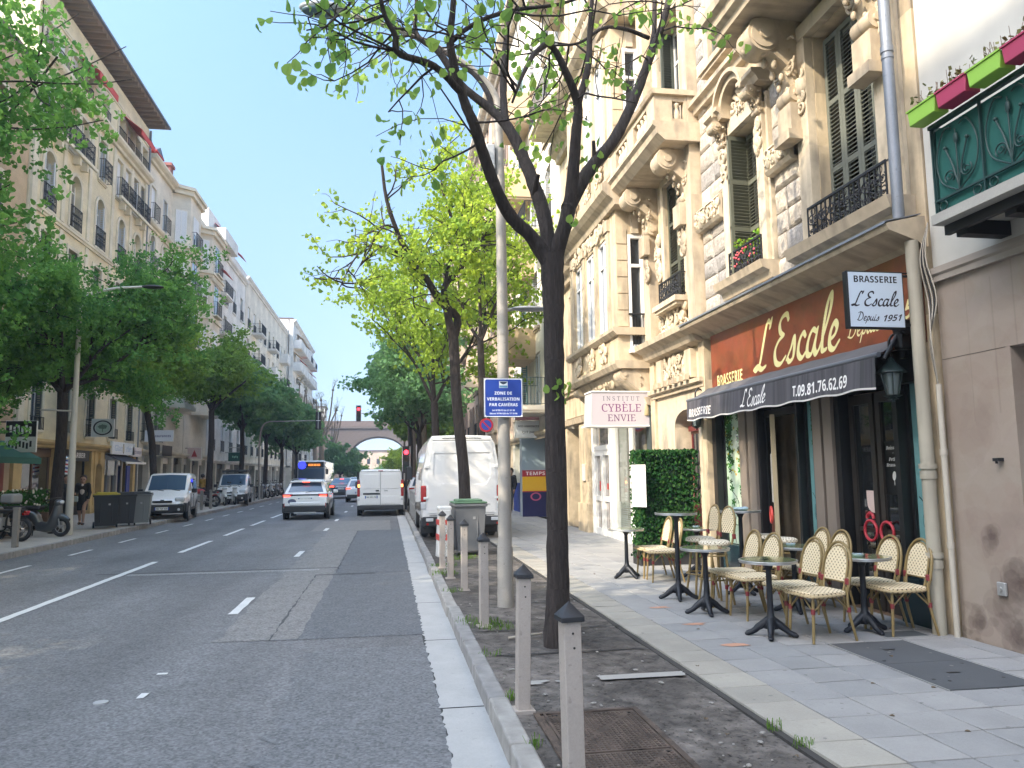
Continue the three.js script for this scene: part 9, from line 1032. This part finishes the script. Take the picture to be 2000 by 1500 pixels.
function person(label, pos, turn, o) {                  // facing +z, one arm bent or hanging, legs in stride
  const H = o.h ?? 1.7, s = H / 1.7, st = o.stride ?? 0.12, f = 0.9;
  const J = { pel: [0, 0.92, 0, 0.12], wai: [0, 1.08, 0, 0.115 * f], che: [0, 1.28, 0, 0.135 * f], nec: [0, 1.45, 0.0, 0.055], hea: [0, 1.58, 0.02, 0.088], cro: [0, 1.62, 0.005, 0.092], chi: [0, 1.52, 0.055, 0.055], sL: [0.165, 1.38, 0, 0.06], sR: [-0.165, 1.38, 0, 0.06], eL: [0.21, 1.12, -0.03, 0.045], eR: [-0.21, 1.12, -0.03, 0.045], wL: [0.2, 0.92, 0.08, 0.032], wR: [-0.2, o.bend ? 1.06 : 0.9, o.bend ? 0.2 : 0.06, 0.032], hL: [0.2, 0.84, 0.1, 0.036], hR: [-0.19, o.bend ? 1.08 : 0.82, o.bend ? 0.27 : 0.08, 0.036], pL: [0.09, 0.88, 0, 0.085], pR: [-0.09, 0.88, 0, 0.085], kL: [0.085, 0.5, st * 0.7 + 0.03, 0.058], kR: [-0.085, 0.5, -st * 0.3 + 0.04, 0.058], aL: [0.085, 0.09, st, 0.038], aR: [-0.085, 0.11, -st, 0.038], tL: [0.09, 0.04, st + 0.13, 0.034], tR: [-0.09, 0.04, -st + 0.11, 0.034] };
  for (const k in J) J[k] = J[k].map((v) => v * s);
  const bones = [['pel', 'wai'], ['wai', 'che'], ['che', 'nec'], ['nec', 'hea'], ['hea', 'cro'], ['hea', 'chi'], ['che', 'sL'], ['che', 'sR'], ['sL', 'eL'], ['sR', 'eR'], ['eL', 'wL'], ['eR', 'wR'], ['wL', 'hL'], ['wR', 'hR'], ['pel', 'pL'], ['pel', 'pR'], ['pL', 'kL'], ['pR', 'kR'], ['kL', 'aL'], ['kR', 'aR'], ['aL', 'tL'], ['aR', 'tR']];
  const t = thing('person', label, 'person', pos, turn), skin = mat([0.42, 0.26, 0.19], 0.7), grow2 = (ks, e) => { const q = {}; for (const k of ks) q[k] = J[k].map((v, i) => i === 3 ? v + e : v); return q; };
  const fing = []; for (const [w, h, q] of [['wL', 'hL', 1], ['wR', 'hR', -1]]) for (let k = 0; k < 5; k++) { const a = J[h], b = J[w], dx = a[0] - b[0], dy = a[1] - b[1], dz = a[2] - b[2], l = Math.hypot(dx, dy, dz), u = k === 4 ? 0.02 : 0.06 + 0.012 * (k % 3), off = (k - 1.5) * 0.017; fing.push(limb([[a[0], a[1], a[2] + (k === 4 ? 0.03 : off * 0.9)], [a[0] + dx / l * u, a[1] + dy / l * u, a[2] + dz / l * u + (k === 4 ? 0.055 : off)], [a[0] + dx / l * u * 1.5 - q * 0.012, a[1] + dy / l * u * 1.5, a[2] + dz / l * u * 1.5 + (k === 4 ? 0.06 : off)]], [0.011, 0.009, 0.007], 5, 2)); }
  part(t, 'body', [figure(J, bones, 0.014), ...fing, sph(0.014, 0, 1.56 * s, 0.115 * s, 6, 0.8, 1.2, 1), ...[-1, 1].map((q) => sph(0.02, q * 0.09 * s, 1.57 * s, 0.01, 6, 0.5, 1.3, 0.8))], skin);
  const top = ['pel', 'wai', 'che', 'nec', 'sL', 'sR', 'eL', 'eR', 'wL', 'wR'], Jt = grow2(top, 0.018); Jt.nec[3] = 0.06; Jt.nec[1] -= 0.05; part(t, 'jacket', [figure(Jt, [['pel', 'wai'], ['wai', 'che'], ['che', 'nec'], ['che', 'sL'], ['che', 'sR'], ['sL', 'eL'], ['sR', 'eR'], ['eL', 'wL'], ['eR', 'wR']], 0.018)], mat(o.top, 0.9)); if (o.shirt) part(t, 'shirt', [sph(0.11, 0, 1.2 * s, 0.075, 12, 0.75, 2.0, 0.65)], mat(o.shirt, 0.9));
  if (o.skirt) part(t, 'skirt', [lathe([[0.15, 1.0], [0.175, 0.85], [0.17, 0.55], [0.165, 0.5], [0.15, 0.5]], 18).scale(1, 1, 0.85).scale(s, s, s)], mat(o.skirt, 0.9)); else { const Jl = grow2(['pel', 'pL', 'pR', 'kL', 'kR', 'aL', 'aR'], 0.016); part(t, 'trousers', [figure(Jl, [['pel', 'pL'], ['pel', 'pR'], ['pL', 'kL'], ['pR', 'kR'], ['kL', 'aL'], ['kR', 'aR']], 0.018)], mat(o.legs, 0.9)); }
  part(t, 'hair', [sph(0.122 * s, 0, 1.632 * s, -0.03, 12, 0.95, 0.95, 1.0), o.long ? sph(0.09, 0, 1.5 * s, -0.07, 10, 1, 1.5, 0.6) : null], mat(o.hair ?? [0.04, 0.028, 0.02], 0.8)); part(t, 'eyes', [-1, 1].map((q) => o.shades ? sph(0.028, q * 0.036, 1.582 * s, 0.098 * s, 8, 1, 0.8, 0.5) : sph(0.011, q * 0.034, 1.582 * s, 0.1 * s, 6)), M.black); part(t, 'mouth', [rb(-0.022, 0.022, 1.522 * s, 1.53 * s, 0.1 * s, 0.112 * s, 0.003)], mat([0.3, 0.1, 0.09], 0.7)); part(t, 'shoes', [['aL', 'tL'], ['aR', 'tR']].map(([a, b]) => limb([[J[a][0], 0.045, J[a][2] - 0.04], [J[b][0], 0.04, J[b][2]], [J[b][0], 0.035, J[b][2] + 0.04]], [0.045, 0.043, 0.025], 8, 2)), mat(o.shoes ?? [0.03, 0.03, 0.03], 0.7)); return t;
}
person('woman in sunglasses, dark jacket and knee skirt, walking by the wheeled bins', [-10.5, 0.13, -29.2], 0.15, { h: 1.68, top: [0.02, 0.02, 0.022], shirt: [0.6, 0.54, 0.52], skirt: [0.015, 0.015, 0.018], shades: 1, bend: 1, hair: [0.05, 0.03, 0.02], stride: 0.18 }); { const b = thing('handbag', 'pale blue bag in the hand of the woman walking by the bins', 'bag', [-10.68, 1.02, -28.95]); part(b, 'pouch', [rb(-0.13, 0.13, -0.1, 0.1, -0.05, 0.05, 0.04, 3)], mat([0.38, 0.46, 0.5], 0.7)); part(b, 'strap', [tube([[-0.09, 0.09, 0], [0, 0.2, 0], [0.09, 0.09, 0]], 0.009, 12, 5)], M.dark); }
person('man in a black jacket and dark jeans walking beside the painted pillar', [5.0, 0.13, -31.6], -0.6, { h: 1.78, top: [0.015, 0.016, 0.02], legs: [0.03, 0.035, 0.04], shoes: [0.3, 0.3, 0.32], stride: 0.16 }); person('person in a mustard yellow jacket beside the tall trunk across the road', [-10.6, 0.13, -47.5], 2.6, { h: 1.72, top: [0.42, 0.25, 0.03], legs: [0.03, 0.03, 0.05], stride: 0.1 }); person('person in dark clothes standing behind the lamp post near the motorcycles', [-11.2, 0.13, -29.6], 0.6, { h: 1.7, top: [0.02, 0.022, 0.03], legs: [0.03, 0.03, 0.035] });
renderer.render(scene, camera);
